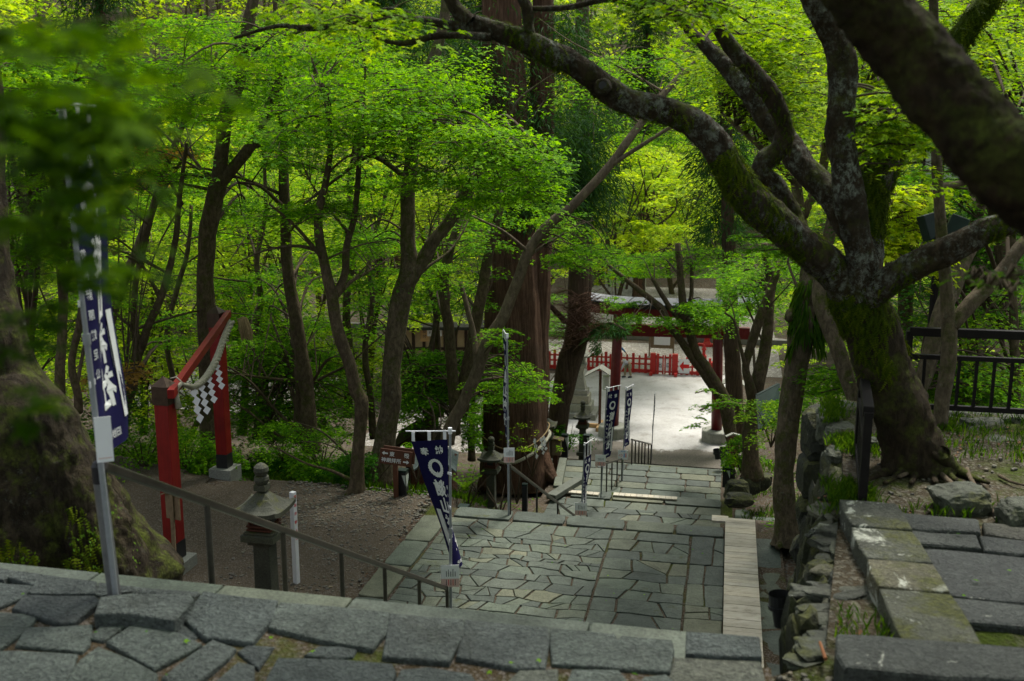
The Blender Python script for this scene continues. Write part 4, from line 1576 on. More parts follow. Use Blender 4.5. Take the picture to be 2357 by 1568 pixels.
def gate_post(root, c, ztop, w=.23):
    pl = MB()
    pl.box((c.x, c.y, c.z + .03), (.47, .47, .34), rz=-AX)
    o = pl.build('plinth', M['plinth'], root, bevel=.012)
    b = MB()
    z0, z1 = c.z + .20, ztop - .42
    b.box((c.x, c.y, (z0 + .28 + z1) / 2), (w, w, z1 - z0 - .28), rz=-AX)
    p = b.build('post', M['red'], root, bevel=.008)
    b = MB()
    b.box((c.x, c.y, z0 + .14), (w + .006, w + .006, .28), rz=-AX)
    q = b.build('black_foot', M['black'], root)
    b = MB()
    b.box((c.x, c.y, z1 + .14), (w + .03, w + .03, .28), rz=-AX)
    h = (w + .05) / 2
    Mx = Matrix.Rotation(-AX, 3, 'Z')
    vs = [Vector((c.x, c.y, z1 + .28)) + Mx @ Vector((x * h, y * h, 0)) for x, y in ((-1, -1), (1, -1), (1, 1), (-1, 1))] + [Vector((c.x, c.y, z1 + .42))]
    b.add(vs, [(0, 1, 4), (1, 2, 4), (2, 3, 4), (3, 0, 4), (3, 2, 1, 0)])
    for x in (-.09, .09):
        for y in (-1, 1):
            b.cyl(Vector((c.x, c.y, z1 + .10)) + Mx @ Vector((x, y * (w / 2 + .012), 0)), Vector((c.x, c.y, z1 + .10)) + Mx @ Vector((x, y * (w / 2 + .022), 0)), .012, .012, 8)
    b.build('metal_cap', M['copper'], root)
    for o in (q,): pass
    return root


g0, g1 = on(405, 1297, ZB + .10), on(519, 1096, ZB - .05)
gate = thing('rope_gate', 'vermilion two-post gate with one tie beam on the left of the path', 'gate', (g0.x, g0.y, ZB))
gate_post(gate, Vector((g0.x, g0.y, ZB)), at(380, 866, g0.y).z)
gate_post(gate, Vector((g1.x, g1.y, ZB - .05)), at(497, 703, g1.y).z)
b = MB()
b.beam(at(393, 908, g0.y - .25), at(526, 722, g1.y + .25), .10, .14)
b.build('tie_beam', M['red'], gate, bevel=.006)


def twisted(mb, pts, rads, strands=3, turns=9, n=7):
    """a laid rope: strands winding round the path"""
    N = len(pts)
    cum = [0]
    for i in range(1, N): cum.append(cum[-1] + (pts[i] - pts[i - 1]).length)
    for k in range(strands):
        out, rr = [], []
        a = None
        for i in range(N):
            d = (pts[min(i + 1, N - 1)] - pts[max(i - 1, 0)]).normalized()
            a = d.orthogonal().normalized() if a is None else (a - d * a.dot(d)).normalized()
            c_ = d.cross(a)
            t = cum[i] / cum[-1] * turns * 2 * math.pi + k * 2 * math.pi / strands
            out.append(pts[i] + (a * math.cos(t) + c_ * math.sin(t)) * rads[i] * .52)
            rr.append(rads[i] * .60)
        mb.tube(out, rr, n)


rp = [at(*q) for q in ((533, 741, 18.75), (524, 760, 18.55), (514, 785, 18.1), (499, 826, 17.4), (484, 855, 16.9), (464, 880, 16.2), (446, 891, 15.6), (430, 888, 15.0), (415, 884, 14.55))]
sp, sr = smooth_path(rp, [.064, .064, .064, .064, .062, .056, .048, .036, .022], 12)
rope = thing('straw_rope', 'thick twisted straw rope sagging between the two red posts', 'rope', rp[4])
b = MB()
twisted(b, sp, sr, 3, 11)
b.build('rope_strands', M['rope'], rope, smooth=True)
b = MB()
e = rp[0]
for k in range(90):            # the loose straw end behind the rear post
    a = random.uniform(0, 6.28)
    q = random.uniform(.02, .09)
    o1 = e + Vector((.10, .1, .02))
    o2 = o1 + Vector((.10 + q * math.cos(a), q * math.sin(a), random.uniform(-.02, .06)))
    o3 = o2 + Vector((.05 + .6 * q * math.cos(a), .6 * q * math.sin(a), -.30 + random.uniform(-.12, .06)))
    b.tube([o1, o2, o3], [.012, .012, .008], 4, cap=False)
b.build('straw_tassel', M['straw'], rope, smooth=True)
b = MB()
e = rp[-1]
b.tube([e + Vector((.03, 0, .02)), e + Vector((-.04, -.04, -.05)), e + Vector((-.05, -.05, -.18)), e + Vector((-.03, -.05, -.36))], [.03, .04, .035, .055], 8)
b.tube([e + Vector((-.12, -.06, .10)), e + Vector((-.02, -.1, .13)), e + Vector((.06, -.04, .02)), e + Vector((-.02, -.1, -.08)), e + Vector((-.12, -.06, -.03))], [.012] * 5, 6)
b.build('knot', M['rope'], rope, smooth=True)


def streamer(label, p, L, w, face, group='paper streamers on the gate rope', steps=4, lean=.5):
    root = thing('paper_streamer', label, 'paper streamer', p, group=group)
    face = Vector(face)
    face.z = 0
    face.normalize()
    ux = Vector((-face.y, face.x, 0))
    fn = plane_fn(p, ux, (0, 0, 1))
    b = MB()
    h = L / steps
    b.add([fn(-w * .30, .06, 0), fn(w * .12, .06, 0), fn(w * .25, -.01, .0), fn(-w * .35, .03, 0)], [(0, 1, 2, 3)])
    for k in range(steps):          # folded flaps, each hanging from the corner of the one above
        x = (k % 2) * w * .10 + k * w * .13
        y = -h * k
        n0 = .008 * k
        b.add([fn(x - w * .5, y - h * .25, n0), fn(x - w * .05, y + h * .42, n0), fn(x + w * .5, y - h * .05, n0 + .01), fn(x + w * .02, y - h * .80, n0 + .01)], [(0, 1, 2, 3)])
    o = b.build('folded_paper', M['paper'], root)
    s = o.modifiers.new('thick', 'SOLIDIFY')
    s.thickness = .002
    return root


for lab, q, L in (('nearest white zigzag paper streamer, lowest on the gate rope', at(447, 900, 15.55), .62), ('second white zigzag streamer from the front of the gate rope', at(464, 889, 16.1), .56), ('third white zigzag streamer from the front of the gate rope', at(481, 870, 16.8), .52), ('rearmost white zigzag streamer, highest on the gate rope', at(499, 842, 17.3), .50)):
    streamer(lab, q, L * .92, .125, (.35, -1, 0))

# ------------------------------------------------------------------ stone lanterns


def stone_lantern(label, c, H, w, rz=-AX, wood=True, mat='granite', hipped=True, kk=1.0):
    """post, platform, fire box, roof with up-turned corners, jewel; H height, w roof width"""
    c = Vector(c)
    root = thing('stone_lantern', label, 'stone lantern', c, group='stone lanterns beside the stairs')
    Mx = Matrix.Rotation(rz, 3, 'Z')
    k = w / .9 * 1.12
    zp = H - .37 * k - .34 * k - .34 * k - .24 * k          # top of the post
    b = MB()
    b.box(c + Vector((0, 0, zp / 2 - .1)), (.31 * k, .31 * k, zp + .2), rz=rz, taper=.93)
    b.box(c + Vector((0, 0, .05)), (.5 * k, .5 * k, .14), rz=rz)
    b.build('shaft', M[mat], root, bevel=.015)
    b = MB()
    b.box(c + Vector((0, 0, zp + .03 * k)), (.42 * k, .42 * k, .08 * k), rz=rz)
    b.box(c + Vector((0, 0, zp + .125 * k)), (.58 * k, .58 * k, .12 * k), rz=rz)
    b.box(c + Vector((0, 0, zp + .20 * k)), (.50 * k, .50 * k, .05 * k), rz=rz)
    b.build('platform', M[mat], root, bevel=.012)
    b = MB()
    zf = zp + .225 * k
    fm = M['red_wood'] if wood else M[mat]
    b.box(c + Vector((0, 0, zf + .17 * k)), (.34 * k, .34 * k, .34 * k), rz=rz)
    if wood:
        for x in (-1, 1):
            for y in (-1, 1):
                b.box(c + Mx @ Vector((x * .165 * k, y * .165 * k, 0)) + Vector((0, 0, zf + .17 * k)), (.045 * k, .045 * k, .34 * k), rz=rz)
        for zz in (.03, .09, .31):
            b.box(c + Vector((0, 0, zf + zz * k)), (.43 * k, .43 * k, .03 * k), rz=rz)
    fb = b.build('fire_box', fm, root, bevel=.006)
    b = MB()
    for y, x in ((-1, 0), (0, 1)):
        b.box(c + Mx @ Vector((x * .172 * k, y * .172 * k, 0)) + Vector((0, 0, zf + .20 * k)), (.20 * k if y else .01, .20 * k if x else .01, .16 * k), rz=rz)
    b.build('window', M['black'], fb)
    # roof: a grid whose hip lines sag and whose corners turn up
    b = MB()
    n = 10
    vs = []
    z0 = zf + .34 * k

    def rz_(x, y):
        m = max(abs(x), abs(y))
        q = min(abs(x), abs(y))
        return z0 + .36 * k * (1 - m) ** 1.45 + .06 * k * (q * m) ** 3 + .03 * k
    for j in range(n + 1):
        for i in range(n + 1):
            x, y = -1 + 2 * i / n, -1 + 2 * j / n
            vs.append(c + Mx @ Vector((x * w / 2, y * w / 2, 0)) + Vector((0, 0, rz_(x, y) - c.z + c.z)))
    fs = [(j * (n + 1) + i, j * (n + 1) + i + 1, (j + 1) * (n + 1) + i + 1, (j + 1) * (n + 1) + i) for j in range(n) for i in range(n)]
    m = len(vs)
    rim = [i for i in range(n)] + [n + j * (n + 1) for j in range(n)] + [(n + 1) * n + n - i for i in range(n)] + [(n - j) * (n + 1) for j in range(n)]
    low = [vs[i] - Vector((0, 0, .075 * k)) for i in rim]
    inn = [c + (Vector((p.x - c.x, p.y - c.y, 0)) * .45) + Vector((0, 0, z0)) for p in low]
    Lr = len(rim)
    vs2 = vs + low + inn
    fs += [(rim[a], rim[(a + 1) % Lr], m + (a + 1) % Lr, m + a) for a in range(Lr)]
    fs += [(m + a, m + (a + 1) % Lr, m + Lr + (a + 1) % Lr, m + Lr + a) for a in range(Lr)]
    fs.append(tuple(range(m + Lr, m + 2 * Lr)))
    b.add(vs2, fs)
    b.build('roof', M[mat], root, smooth=False)
    b = MB()
    zt = z0 + .36 * k
    b.box(c + Vector((0, 0, zt + .02 * k)), (.2 * k, .2 * k, .10 * k), rz=rz)
    b.lathe([(.085 * k, .06 * k), (.11 * k, .10 * k), (.125 * k, .15 * k), (.115 * k, .20 * k), (.07 * k, .215 * k), (.10 * k, .235 * k), (.125 * k, .30 * k), (.115 * k, .36 * k), (.07 * k, .405 * k), (.02 * k, .43 * k)], c + Vector((0, 0, zt)), 16)
    b.build('jewel', M[mat], root, smooth=False)
    return root


p = at(616, 1380, 13.35)
stone_lantern('mossy stone lantern with dark timber fire box behind the near handrail', (p.x, p.y, ZB - .05), 2.09, .69)
p = at(1131, 1160, 25.0)
stone_lantern('stone lantern among bushes at the landing edge, left of the cedar banner', (p.x, p.y, 3.62), 1.98, .60)
p = at(1256, 1000, 31.6)
stone_lantern('stone lantern half hidden behind the right side of the giant cedar', (p.x, p.y, 2.75), 1.92, .68, wood=True)
p = at(1341, 1000, 37.0)
stone_lantern('dark mossy stone lantern in front of the tall pale stone lantern', (p.x, p.y, 1.35), 2.1, .66)

# the tall pale lantern on a stepped base
p = on(1335, 956, 0)
pr = thing('stone_lantern', 'tall pale stone lantern on a three-stepped base by the courtyard', 'stone lantern', (p.x, p.y, 0))
b = MB()
b.box((p.x, p.y, .14), (1.75, 1.75, .3), rz=-AX)
for z, w, h in ((.48, 1.22, .42), (.90, .96, .42), (1.24, .80, .27)):
    b.box((p.x, p.y, z), (w, w, h), rz=-AX)
b.build('stepped_base', M['pale_granite'], pr, bevel=.02)
b = MB()
b.lathe([(.42, 1.37), (.40, 1.42), (.33, 1.62), (.25, 1.9), (.21, 2.15), (.22, 2.28), (.30, 2.42), (.42, 2.5), (.42, 2.62)], (p.x, p.y, 0), 4, rz=R(45) - AX)
b.build('shaft', M['pale_granite'], pr)
b = MB()
b.box((p.x, p.y, 2.82), (.42, .42, .4), rz=-AX)
b.build('fire_box', M['pale_granite'], pr, bevel=.01)
b = MB()
b.lathe([(.62, 3.0), (.66, 3.08), (.40, 3.22), (.16, 3.36), (.05, 3.40)], (p.x, p.y, 0), 4, rz=R(45) - AX)
b.lathe([(.10, 3.38), (.13, 3.46), (.09, 3.54), (.12, 3.62), (.02, 3.74)], (p.x, p.y, 0), 12)
b.build('roof', M['pale_granite'], pr)

# ------------------------------------------------------------------ small signs, stakes, bollards


def board_text(root, fn, items, mat, off=.004, name='lettering'):
    b = MB()
    for s, x, y, h, bold in items:
        if s in '←→': arrow(b, fn, x, y, h * 1.35, h * .95, 1 if s == '→' else -1, off)
        else: put_text(b, s, fn, x, y, h, off, False, bold)
    return b.build(name, mat, root)


p = on(912, 1146, ZB)
root = thing('direction_sign', 'brown wooden direction sign with white arrows in front of the gravel edge', 'sign', p)
b = MB()
b.box(p + Vector((0, 0, .36)), (.085, .085, .82), rz=R(-4))
b.build('post', M['brown_wood'], root, bevel=.006)
c0 = at(911, 1054, p.y - .06)
ux = Vector((1, -.12, -.10)).normalized()
uy = Vector((0.10, 0, 1)).normalized()
fn = plane_fn(c0, ux, uy)
for dx, dy, dn in ((0, 0, 0), (.045, .045, -.05)):
    b = MB()
    vs = [fn(x + dx, y + dy, n + dn) for n in (-.03, -.002) for x, y in ((-.30, -.145), (.30, -.145), (.30, .145), (-.30, .145))]
    b.add(vs, [(3, 2, 1, 0), (4, 5, 6, 7), (0, 1, 5, 4), (1, 2, 6, 5), (2, 3, 7, 6), (3, 0, 4, 7)])
    b.build('board', M['brown_wood'], root, bevel=.004)
board_text(root, fn, [('←', -.21, .065, .085, 0), ('東', -.075, .062, .10, .012), ('殿', .20, .062, .10, .012), ('神', -.225, -.06, .095, .012), ('廟', -.13, -.06, .095, .012), ('拝', -.035, -.06, .095, .012), ('所', .06, -.06, .095, .012), ('→', .20, -.06, .085, 0)], M['cloth_white'])

p = on(405, 1352, ZB)
root = thing('small_wooden_sign', 'small gabled wooden sign on a thin post before the front red post', 'sign', p)
b = MB()
b.beam(p - Vector((0, 0, .1)), at(394, 1134, p.y + .02), .05, .05, up=Vector((0, 1, 0)))
b.build('post', M['old_wood'], root)
c0 = at(398, 1165, p.y + .05)
b = MB()
b.box(c0, (.26, .025, .40), rz=R(-25))
b.build('board', M['old_wood'], root)
b = MB()
Mx = Matrix.Rotation(R(-25), 3, 'Z')
for sx in (-1, 1):
    b.beam(c0 + Mx @ Vector((0, -.02, .25)), c0 + Mx @ Vector((sx * .17, -.02, .17)), .07, .02)
b.build('gable_strip', M['old_wood'], root)

p = on(683, 1344, ZB)
root = thing('white_stake', 'square white stake with red lettering standing in the gravel', 'stake', p)
b = MB()
b.box((p.x, p.y, ZB + .70), (.075, .075, 1.5), rz=R(-30))
b.build('stake_post', M['white'], root, bevel=.004)
b = MB()
fn = plane_fn(Vector((p.x, p.y, ZB + .8)) + Vector((math.cos(R(-30)), math.sin(R(-30)), 0)) * .039, (math.cos(R(60)), math.sin(R(60)), 0), (0, 0, 1))
for k, ch in enumerate('順路拝観入口'):
    put_text(b, ch, fn, 0, .58 - .13 * k, .055, .002, False, .01)
b.build('lettering', M['print_red'], root)


def bollard(label, p, w, h, light=True, rz=-AX):
    p = Vector(p)
    root = thing('bollard_light', label, 'bollard', p, group='black path bollards')
    b = MB()
    b.box(p + Vector((0, 0, h / 2)), (w, w, h), rz=rz)
    b.build('body', M['black'], root, bevel=.008)
    b = MB()
    b.box(p + Vector((0, 0, h + .02)), (w * 1.04, w * 1.04, .04), rz=rz)
    b.build('top_cap', M['green_metal'], root)
    if light:
        Mx = Matrix.Rotation(rz, 3, 'Z')
        q = p + Mx @ Vector((w / 2 + .003, 0, h))
        q2 = p + Mx @ Vector((0, -w / 2 - .003, h))
        b = MB()
        b.add([q + Mx @ Vector((0, -w * .48, -.05)), q + Mx @ Vector((0, w * .48, -.05)), q + Mx @ Vector((0, w * .48, -.14)), q + Mx @ Vector((0, -w * .2, -h * .58))], [(0, 1, 2, 3)])
        b.add([q2 + Mx @ Vector((w * .48, 0, -.05)), q2 + Mx @ Vector((w * .05, 0, -.05)), q2 + Mx @ Vector((w * .48, 0, -h * .5))], [(0, 1, 2)])
        b.build('lens', M['lamp_glass'], root)
    return root


bollard('black bollard light with a white wedge lens under the brown direction sign', on(928, 1146, ZB - .05), .17, .52)
q = at(1067, 1176, 18.2)
bollard('low black bollard top showing over the landing edge among bushes', (q.x, q.y, q.z - .35), .19, .42, False)
q = at(1208, 1185, 20.5)
bollard('slim black bollard behind the second handrail', (q.x, q.y, q.z - .05), .11, .72, False)
q = at(1251 + 0, 1076, 34)
q = at(1259 + 0, 1075, 34)
q = at((1850 + 1070 / 2.614) / 1.738, (1500 + 835 / 2.614) / 1.738, 34)
bollard('black bollard with a white lens left of the dark mossy lantern', (q.x, q.y, q.z - .1), .22, .82)
q = at((1850 + 1297 / 2.614) / 1.738, (1500 + 800 / 2.614) / 1.738, 35)
bollard('black bollard with a white lens right of the dark mossy lantern', (q.x, q.y, q.z - .1), .22, .70)
q = at(1671, 1112, 26.5)
bollard('black bollard with white lens on the right edge of the lower flight', (q.x, q.y, q.z - .1), .2, .55)


def spot(label, base, r, h, tilt):
    base = Vector(base)
    root = thing('spotlight', label, 'spotlight', base, group='black spotlights by the stairs')
    b = MB()
    d = Vector(tilt).normalized()
    b.cyl(base, base + d * h * .55, r * .72, r * .8, 16)
    b.cyl(base + d * h * .55, base + d * h * .66, r * 1.1, r * 1.1, 16)
    b.cyl(base + d * h * .66, base + d * h, r * .98, r * .98, 16, cap=False)
    b.cyl(base + d * h * .7, base + d * h * .72, r * .9, r * .9, 16)
    b.build('can', M['black'], root, smooth=False)
    b = MB()
    b.box(base + Vector((.07, .02, .02)), (.18, .03, .04), rz=R(10))
    b.cyl(base + Vector((.13, .02, -.25)), base + Vector((.13, .02, .03)), .014, .014, 8)
    b.build('bracket', M['black'], root)


q = at(1800, 1440, 6.25)
spot('black spotlight can at the foot of the retaining wall beside the timber ramp', q, .075, .23, (-.12, .05, 1))
q = at(1664, 1058, 30.5)
spot('taller spotlight of the pair at the courtyard corner', q, .14, .40, (.05, 0, 1))
q = at(1652, 1056, 31.0)
spot('shorter spotlight of the pair at the courtyard corner', q, .12, .32, (-.15, 0, 1))
q = at(1686, 1108, 27)
spot('black spotlight leaning behind the right-hand bollard', q, .13, .42, (-.2, 0, 1))

# timber ramp and step boards
root = thing('timber_ramp', 'pale timber plank ramp along the right edge of the landing', 'ramp', st(14.2, .38, ZB))
b = MB()
random.seed(3)
s = 11.5
while s < 16.75:
    L = .115
    z = ZB + .10 + (.035 if s < 13.4 else 0) + random.uniform(-.003, .003)
    b.box(st(s + L / 2, .385, z), (.50, L - .005, .03), rz=-AX)
    s += L
b.build('planks', M['boards'], root)
b = MB()
for t in (.16, .61):
    b.box(st(14.1, t, ZB + .04), (.035, 5.2, .11), rz=-AX)
b.build('side_board', M['boards'], root)
for lab, x0, x1, y0, y1, z in (('pale plank laid along the lower step edge, left of the short banner', 1301, 1379, 1131, 1138, ZC + .06), ('long pale plank laid along the lower step edge, right of the rail', 1412, 1559, 1138, 1148, ZC + .06)):
    a, c_ = on(x0, y0, z), on(x1, y1, z)
    root = thing('step_plank', lab, 'plank', (a + c_) / 2)
    b = MB()
    n = max(4, int((c_ - a).length / .16))
    for k in range(n):
        b.beam(a.lerp(c_, (k + .03) / n), a.lerp(c_, (k + .97) / n), .22, .04)
    b.build('planks', M['boards'], root)
a = on(1664, 1196, ZB + .06)
root = thing('step_plank', 'short pale plank at the far end of the timber ramp', 'plank', a)
b = MB()
for k in range(3): b.box(a + st((k - 1) * .09, -.05, 0), (.28, .085, .04), rz=-AX)
b.build('planks', M['boards'], root)

# ------------------------------------------------------------------ torii
PLc, PRc = st(43.97, -4.84), st(44.2, -.20)
mid = (PLc + PRc) / 2
tx = (PRc - PLc).normalized()
ty = Vector((-tx.y, tx.x, 0))
tor = thing('torii_gate', 'large dark red torii with a grey roofed top beam before the courtyard', 'torii', (mid.x, mid.y, 0))
for P_, sg in ((PLc, 1), (PRc, -1)):
    b = MB()
    b.lathe([(.70, -.1), (.70, .47), (.66, .52), (.26, .54)], P_, 8, rz=R(22.5) - AX)
    b.build('plinth', M['plinth'], tor)
    b = MB()
    b.tube([P_ + Vector((0, 0, .5)), P_ + Vector((0, 0, 2)) + tx * sg * .04, P_ + Vector((0, 0, 5.9)) + tx * sg * .13], [.245, .235, .21], 28)
    b.build('pillar', M['deep_red'], tor, smooth=True)
b = MB()
Mt = Matrix((tx, ty, Vector((0, 0, 1)))).transposed()
L = (PRc - PLc).length / 2


def upcurve(x): return .22 * (abs(x) / (L + 1.4)) ** 3


def curved_beam(mb, hw, y0, y1, z0, z1, n=14, top=None):
    """beam along the torii with up-curving ends; (y0..y1) depth, (z0..z1) height, optional ridge"""
    rings = []
    for i in range(n + 1):
        x = -hw + 2 * hw * i / n
        u = upcurve(x)
        sec = [(y0, z0), (y1, z0), (y1, z1), (y0, z1)] if top is None else [(y0, z0), (y1, z0), (y1, z1), (0, top), (y0, z1)]
        rings.append([mid + Mt @ Vector((x, y, z + u)) for y, z in sec])
    k = len(rings[0])
    vs = [p for r in rings for p in r]
    fs = [(i * k + j, i * k + (j + 1) % k, (i + 1) * k + (j + 1) % k, (i + 1) * k + j) for i in range(n) for j in range(k)]
    fs += [tuple(range(k - 1, -1, -1)), tuple(range(n * k, n * k + k))]
    mb.add(vs, fs)


b = MB()
curved_beam(b, L + 1.30, -.24, .24, 5.62, 5.98)
b.build('upper_lintel', M['deep_red'], tor)
b = MB()
curved_beam(b, L + 1.42, -.34, .34, 5.985, 6.16)
b.build('black_beam', M['black'], tor)
b = MB()
curved_beam(b, L + 1.52, -.52, .52, 6.165, 6.215, top=6.46)
b.build('roof', M['roof_grey'], tor)
b = MB()
b.box(mid + Vector((0, 0, 4.98)), (2 * L + 2.5, .34, .50), mat=Mt)
b.build('tie_beam', M['deep_red'], tor)
for x in (-1.28, 1.28):
    b = MB()
    b.box(mid + Mt @ Vector((x, 0, 5.425)), (.26, .22, .385), mat=Mt)
    b.build('strut', M['red'], tor)

# ------------------------------------------------------------------ red fence with its little exit gate


def fence_panel(label, px0, px1, h, s=57.2, posts=5, feet=(), top=True, zb=0.0):
    a, c_ = on_s(px0, s), on_s(px1, s)
    a.z = c_.z = zb
    root = thing('red_fence', label, 'fence', (a + c_) / 2, group='bright red lattice fence of the courtyard')
    b = MB()
    up = Vector((0, 0, 1))
    for z, t in ((.14, .20), (h * .52, .09), (h * .82, .09)):
        b.beam(a + up * z, c_ + up * z, .09, t)
    b.build('rail', M['fence_red'], root)
    for k in range(posts):
        q = a.lerp(c_, k / (posts - 1))
        big = k in feet or k % 2 == 0
        b = MB()
        hh = h * (1.12 if big else 1.0)
        b.box(q + up * hh / 2, (.15 if big else .10, .13 if big else .08, hh), rz=-AX)
        if k in feet: b.box(q + up * .12 - st(.35, 0, 0), (.17, .8, .16), rz=-AX)
        b.build('post', M['fence_red'], root)
    return root


P4 = lambda cx: (2350 + cx / 4.714) / 1.738      # px column of the fence close-up
fence_panel('red lattice fence stretch left of the leaning cypress', 1232, 1288, 1.05, posts=6)
fence_panel('red lattice fence stretch between cypress and left torii pillar', P4(20), P4(430), 1.05, posts=6)
fence_panel('red lattice fence stretch left of the exit gate', P4(630), P4(1215), 1.05, posts=6, feet=(5,))
fence_panel('red lattice fence stretch with the arrow sign, right of the exit gate', P4(1680), P4(2080), .95, posts=5, feet=(0,))
fence_panel('red lattice fence stretch behind the right torii pillar', P4(2085), P4(2420), .95, posts=4)
g = thing('exit_gate', 'small red double gate with white exit sheets in the lattice fence', 'gate', on_s(P4(1440), 57.1))
for cx0, cx1, hinge in ((1285, 1425, 1235), (1465, 1605, 1650)):
    b = MB()
    q = on_s(P4(hinge), 57.1)
    b.box(q + Vector((0, 0, .62)), (.32, .3, 1.24), rz=-AX)
    b.box(q + st(0, .28 if hinge < 1400 else -.28) + Vector((0, 0, .62)), (.14, .2, 1.2), rz=-AX)
    b.build('gate_post', M['fence_red'], g, bevel=.01)
    b = MB()
    a, c_ = on_s(P4(cx0), 57.1), on_s(P4(cx1), 57.1)
    up = Vector((0, 0, 1))
    for z in (.16, 1.02): b.beam(a + up * z, c_ + up * z, .06, .09)
    for q in (a, c_): b.box(q + up * .55, (.08, .06, 1.2), rz=-AX)
    b.build('gate_leaf', M['fence_red'], g)
    fn = plane_fn((a + c_) / 2 + up * .58 - st(.05, 0), st(0, 1), (0, 0, 1))
    W = (c_ - a).length - .1
    b = MB()
    vs = [fn(x, y, n) for n in (-.01, 0) for x, y in ((-W / 2, -.34), (W / 2, -.34), (W / 2, .34), (-W / 2, .34))]
    b.add(vs, [(3, 2, 1, 0), (4, 5, 6, 7), (0, 1, 5, 4), (1, 2, 6, 5), (2, 3, 7, 6), (3, 0, 4, 7)])
    sh = b.build('exit_sheet', M['paper'], g)
    b = MB()
    put_text(b, '出' if cx0 < 1400 else '口', fn, 0, -.02, .33 if cx0 < 1400 else .31, .006, False, .02)
    b.build('lettering', M['print_dark'], sh)
a = on_s(P4(1822), 57.0)
root = thing('arrow_sign', 'white sheet with a red arrow pointing left on the red fence', 'sign', a + Vector((0, 0, .55)))
fn = plane_fn(a + Vector((0, 0, .56)), st(0, 1), (0, 0, 1))
b = MB()
vs = [fn(x, y, n) for n in (-.01, 0) for x, y in ((-.31, -.42), (.31, -.42), (.31, .42), (-.31, .42))]
b.add(vs, [(3, 2, 1, 0), (4, 5, 6, 7), (0, 1, 5, 4), (1, 2, 6, 5), (2, 3, 7, 6), (3, 0, 4, 7)])
b.build('sheet', M['paper'], root)
b = MB()
arrow(b, fn, .02, 0, .56, .62, -1, .006)
b.build('arrow', M['print_red'], root)
# red stand blocks behind the fence
for lab, cx, s in (('tall red trestle stand behind the fence, beside the right torii pillar', 2250, 66), ('low red trestle stand just behind the right end of the fence', 2200, 60)):
    q = on_s(P4(cx), s, 800)
    root = thing('red_trestle', lab, 'stand', q)
    b = MB()
    b.lathe([(.42, .02), (.40, .16), (.26, .34), (.22, .62), (.13, .68), (.12, .95), (.20, 1.0), (.12, 1.1), (.05, 1.28)], q, 4, rz=R(45) - AX)
    b.build('body', M['fence_red'], root)
    b = MB()
    b.box(q + st(0, 0, .10), (1.3, .22, .18), rz=-AX)
    b.box(q + st(-.3, .6, .14), (.3, .7, .28), rz=-AX)
    b.build('foot', M['fence_red'], root)

# notice frame beyond the fence
a = on_s(P4(1405), 62, 800)
root = thing('notice_board', 'weathered wooden notice board frame with one white sheet behind the exit gate', 'notice board', a)
b = MB()
for sx in (-.78, .72): b.box(a + st(0, sx, .62), (.09, .09, 1.75), rz=-AX)
b.box(a + st(0, 0, 1.50), (1.95, .12, .08), rz=-AX)
b.box(a + st(.02, 0, .95), (1.45, .03, .8), rz=-AX)
b.build('frame', M['old_wood'], root)
b = MB()
b.box(a + st(-.04, -.0, 1.05), (1.0, .02, .55), rz=-AX)
b.build('sheet', M['paper'], root)


def roofed_post(label, c, H, w):
    """gabled sign lamp on a post with a timber cross foot"""
    c = Vector(c)
    root = thing('roofed_lamp_post', label, 'lamp post', c, group='gabled lamp posts flanking the torii')
    b = MB()
    b.box(c + Vector((0, 0, H / 2)), (.12, .12, H), rz=-AX)
    b.build('post', M['brown_wood'], root)
    b = MB()
    b.box(c + Vector((0, 0, .10)), (1.5, .18, .18), rz=-AX)
    b.box(c + Vector((0, 0, .11)), (.18, 1.5, .18), rz=-AX)
    b.build('cross_foot', M['pale_wood'], root, bevel=.01)
    b = MB()
    Mx = Matrix.Rotation(-AX, 3, 'Z')
    for sx in (-1, 1):
        a_, e_ = c + Vector((0, 0, H + .18)), c + Mx @ Vector((sx * w / 2, 0, 0)) + Vector((0, 0, H - .22))
        d = Mx @ Vector((0, 1, 0))
        vs = [a_ - d * .45, e_ - d * .45, e_ + d * .45, a_ + d * .45]
        vs += [v + Vector((0, 0, .05)) for v in vs]
        b.add(vs, [(3, 2, 1, 0), (4, 5, 6, 7), (0, 1, 5, 4), (1, 2, 6, 5), (2, 3, 7, 6), (3, 0, 4, 7)])
    b.build('gable_roof', M['plinth'], root)
    b = MB()
    b.cyl(c + Mx @ Vector((.28, -.1, H - .85)), c + Mx @ Vector((.28, -.1, H - .2)), .16, .16, 14)
    b.build('paper_lamp', M['lamp_glass'], root, smooth=False)


q = on(1380, 985, 0)
roofed_post('white gabled lamp post on a cross foot left of the torii', (q.x, q.y, 0), 2.75, 1.35)
q = on(1683, 985, 0)
roofed_post('white gabled lamp post on a cross foot behind the right torii pillar', (q.x, q.y, 0), 2.3, 1.2)

# wooden box on a post by the cedar
q = at(1279, 1098, 33)
root = thing('offering_box', 'small wooden box with a slanting lid on a post beside the cedar', 'box', q)
b = MB()
b.box(q + Vector((0, 0, .45)), (.14, .14, 1.4), rz=R(-8))
b.build('post', M['brown_wood'], root)
b = MB()
b.box(at(1282, 1030, 32.9), (.30, .22, .52), rz=R(-14))
b.build('box', M['old_wood'], root, bevel=.008)
b = MB()
q2 = at(1283, 1010, 32.85)
b.beam(q2 - Vector((.22, -.03, -.05)), q2 + Vector((.22, -.03, -.02)), .36, .04)
b.build('lid', M['old_wood'], root)

# ------------------------------------------------------------------ black terrace fence
root = thing('metal_fence', 'black metal fence along the edge of the right terrace', 'fence', st(10.27, 1.03, ZA))


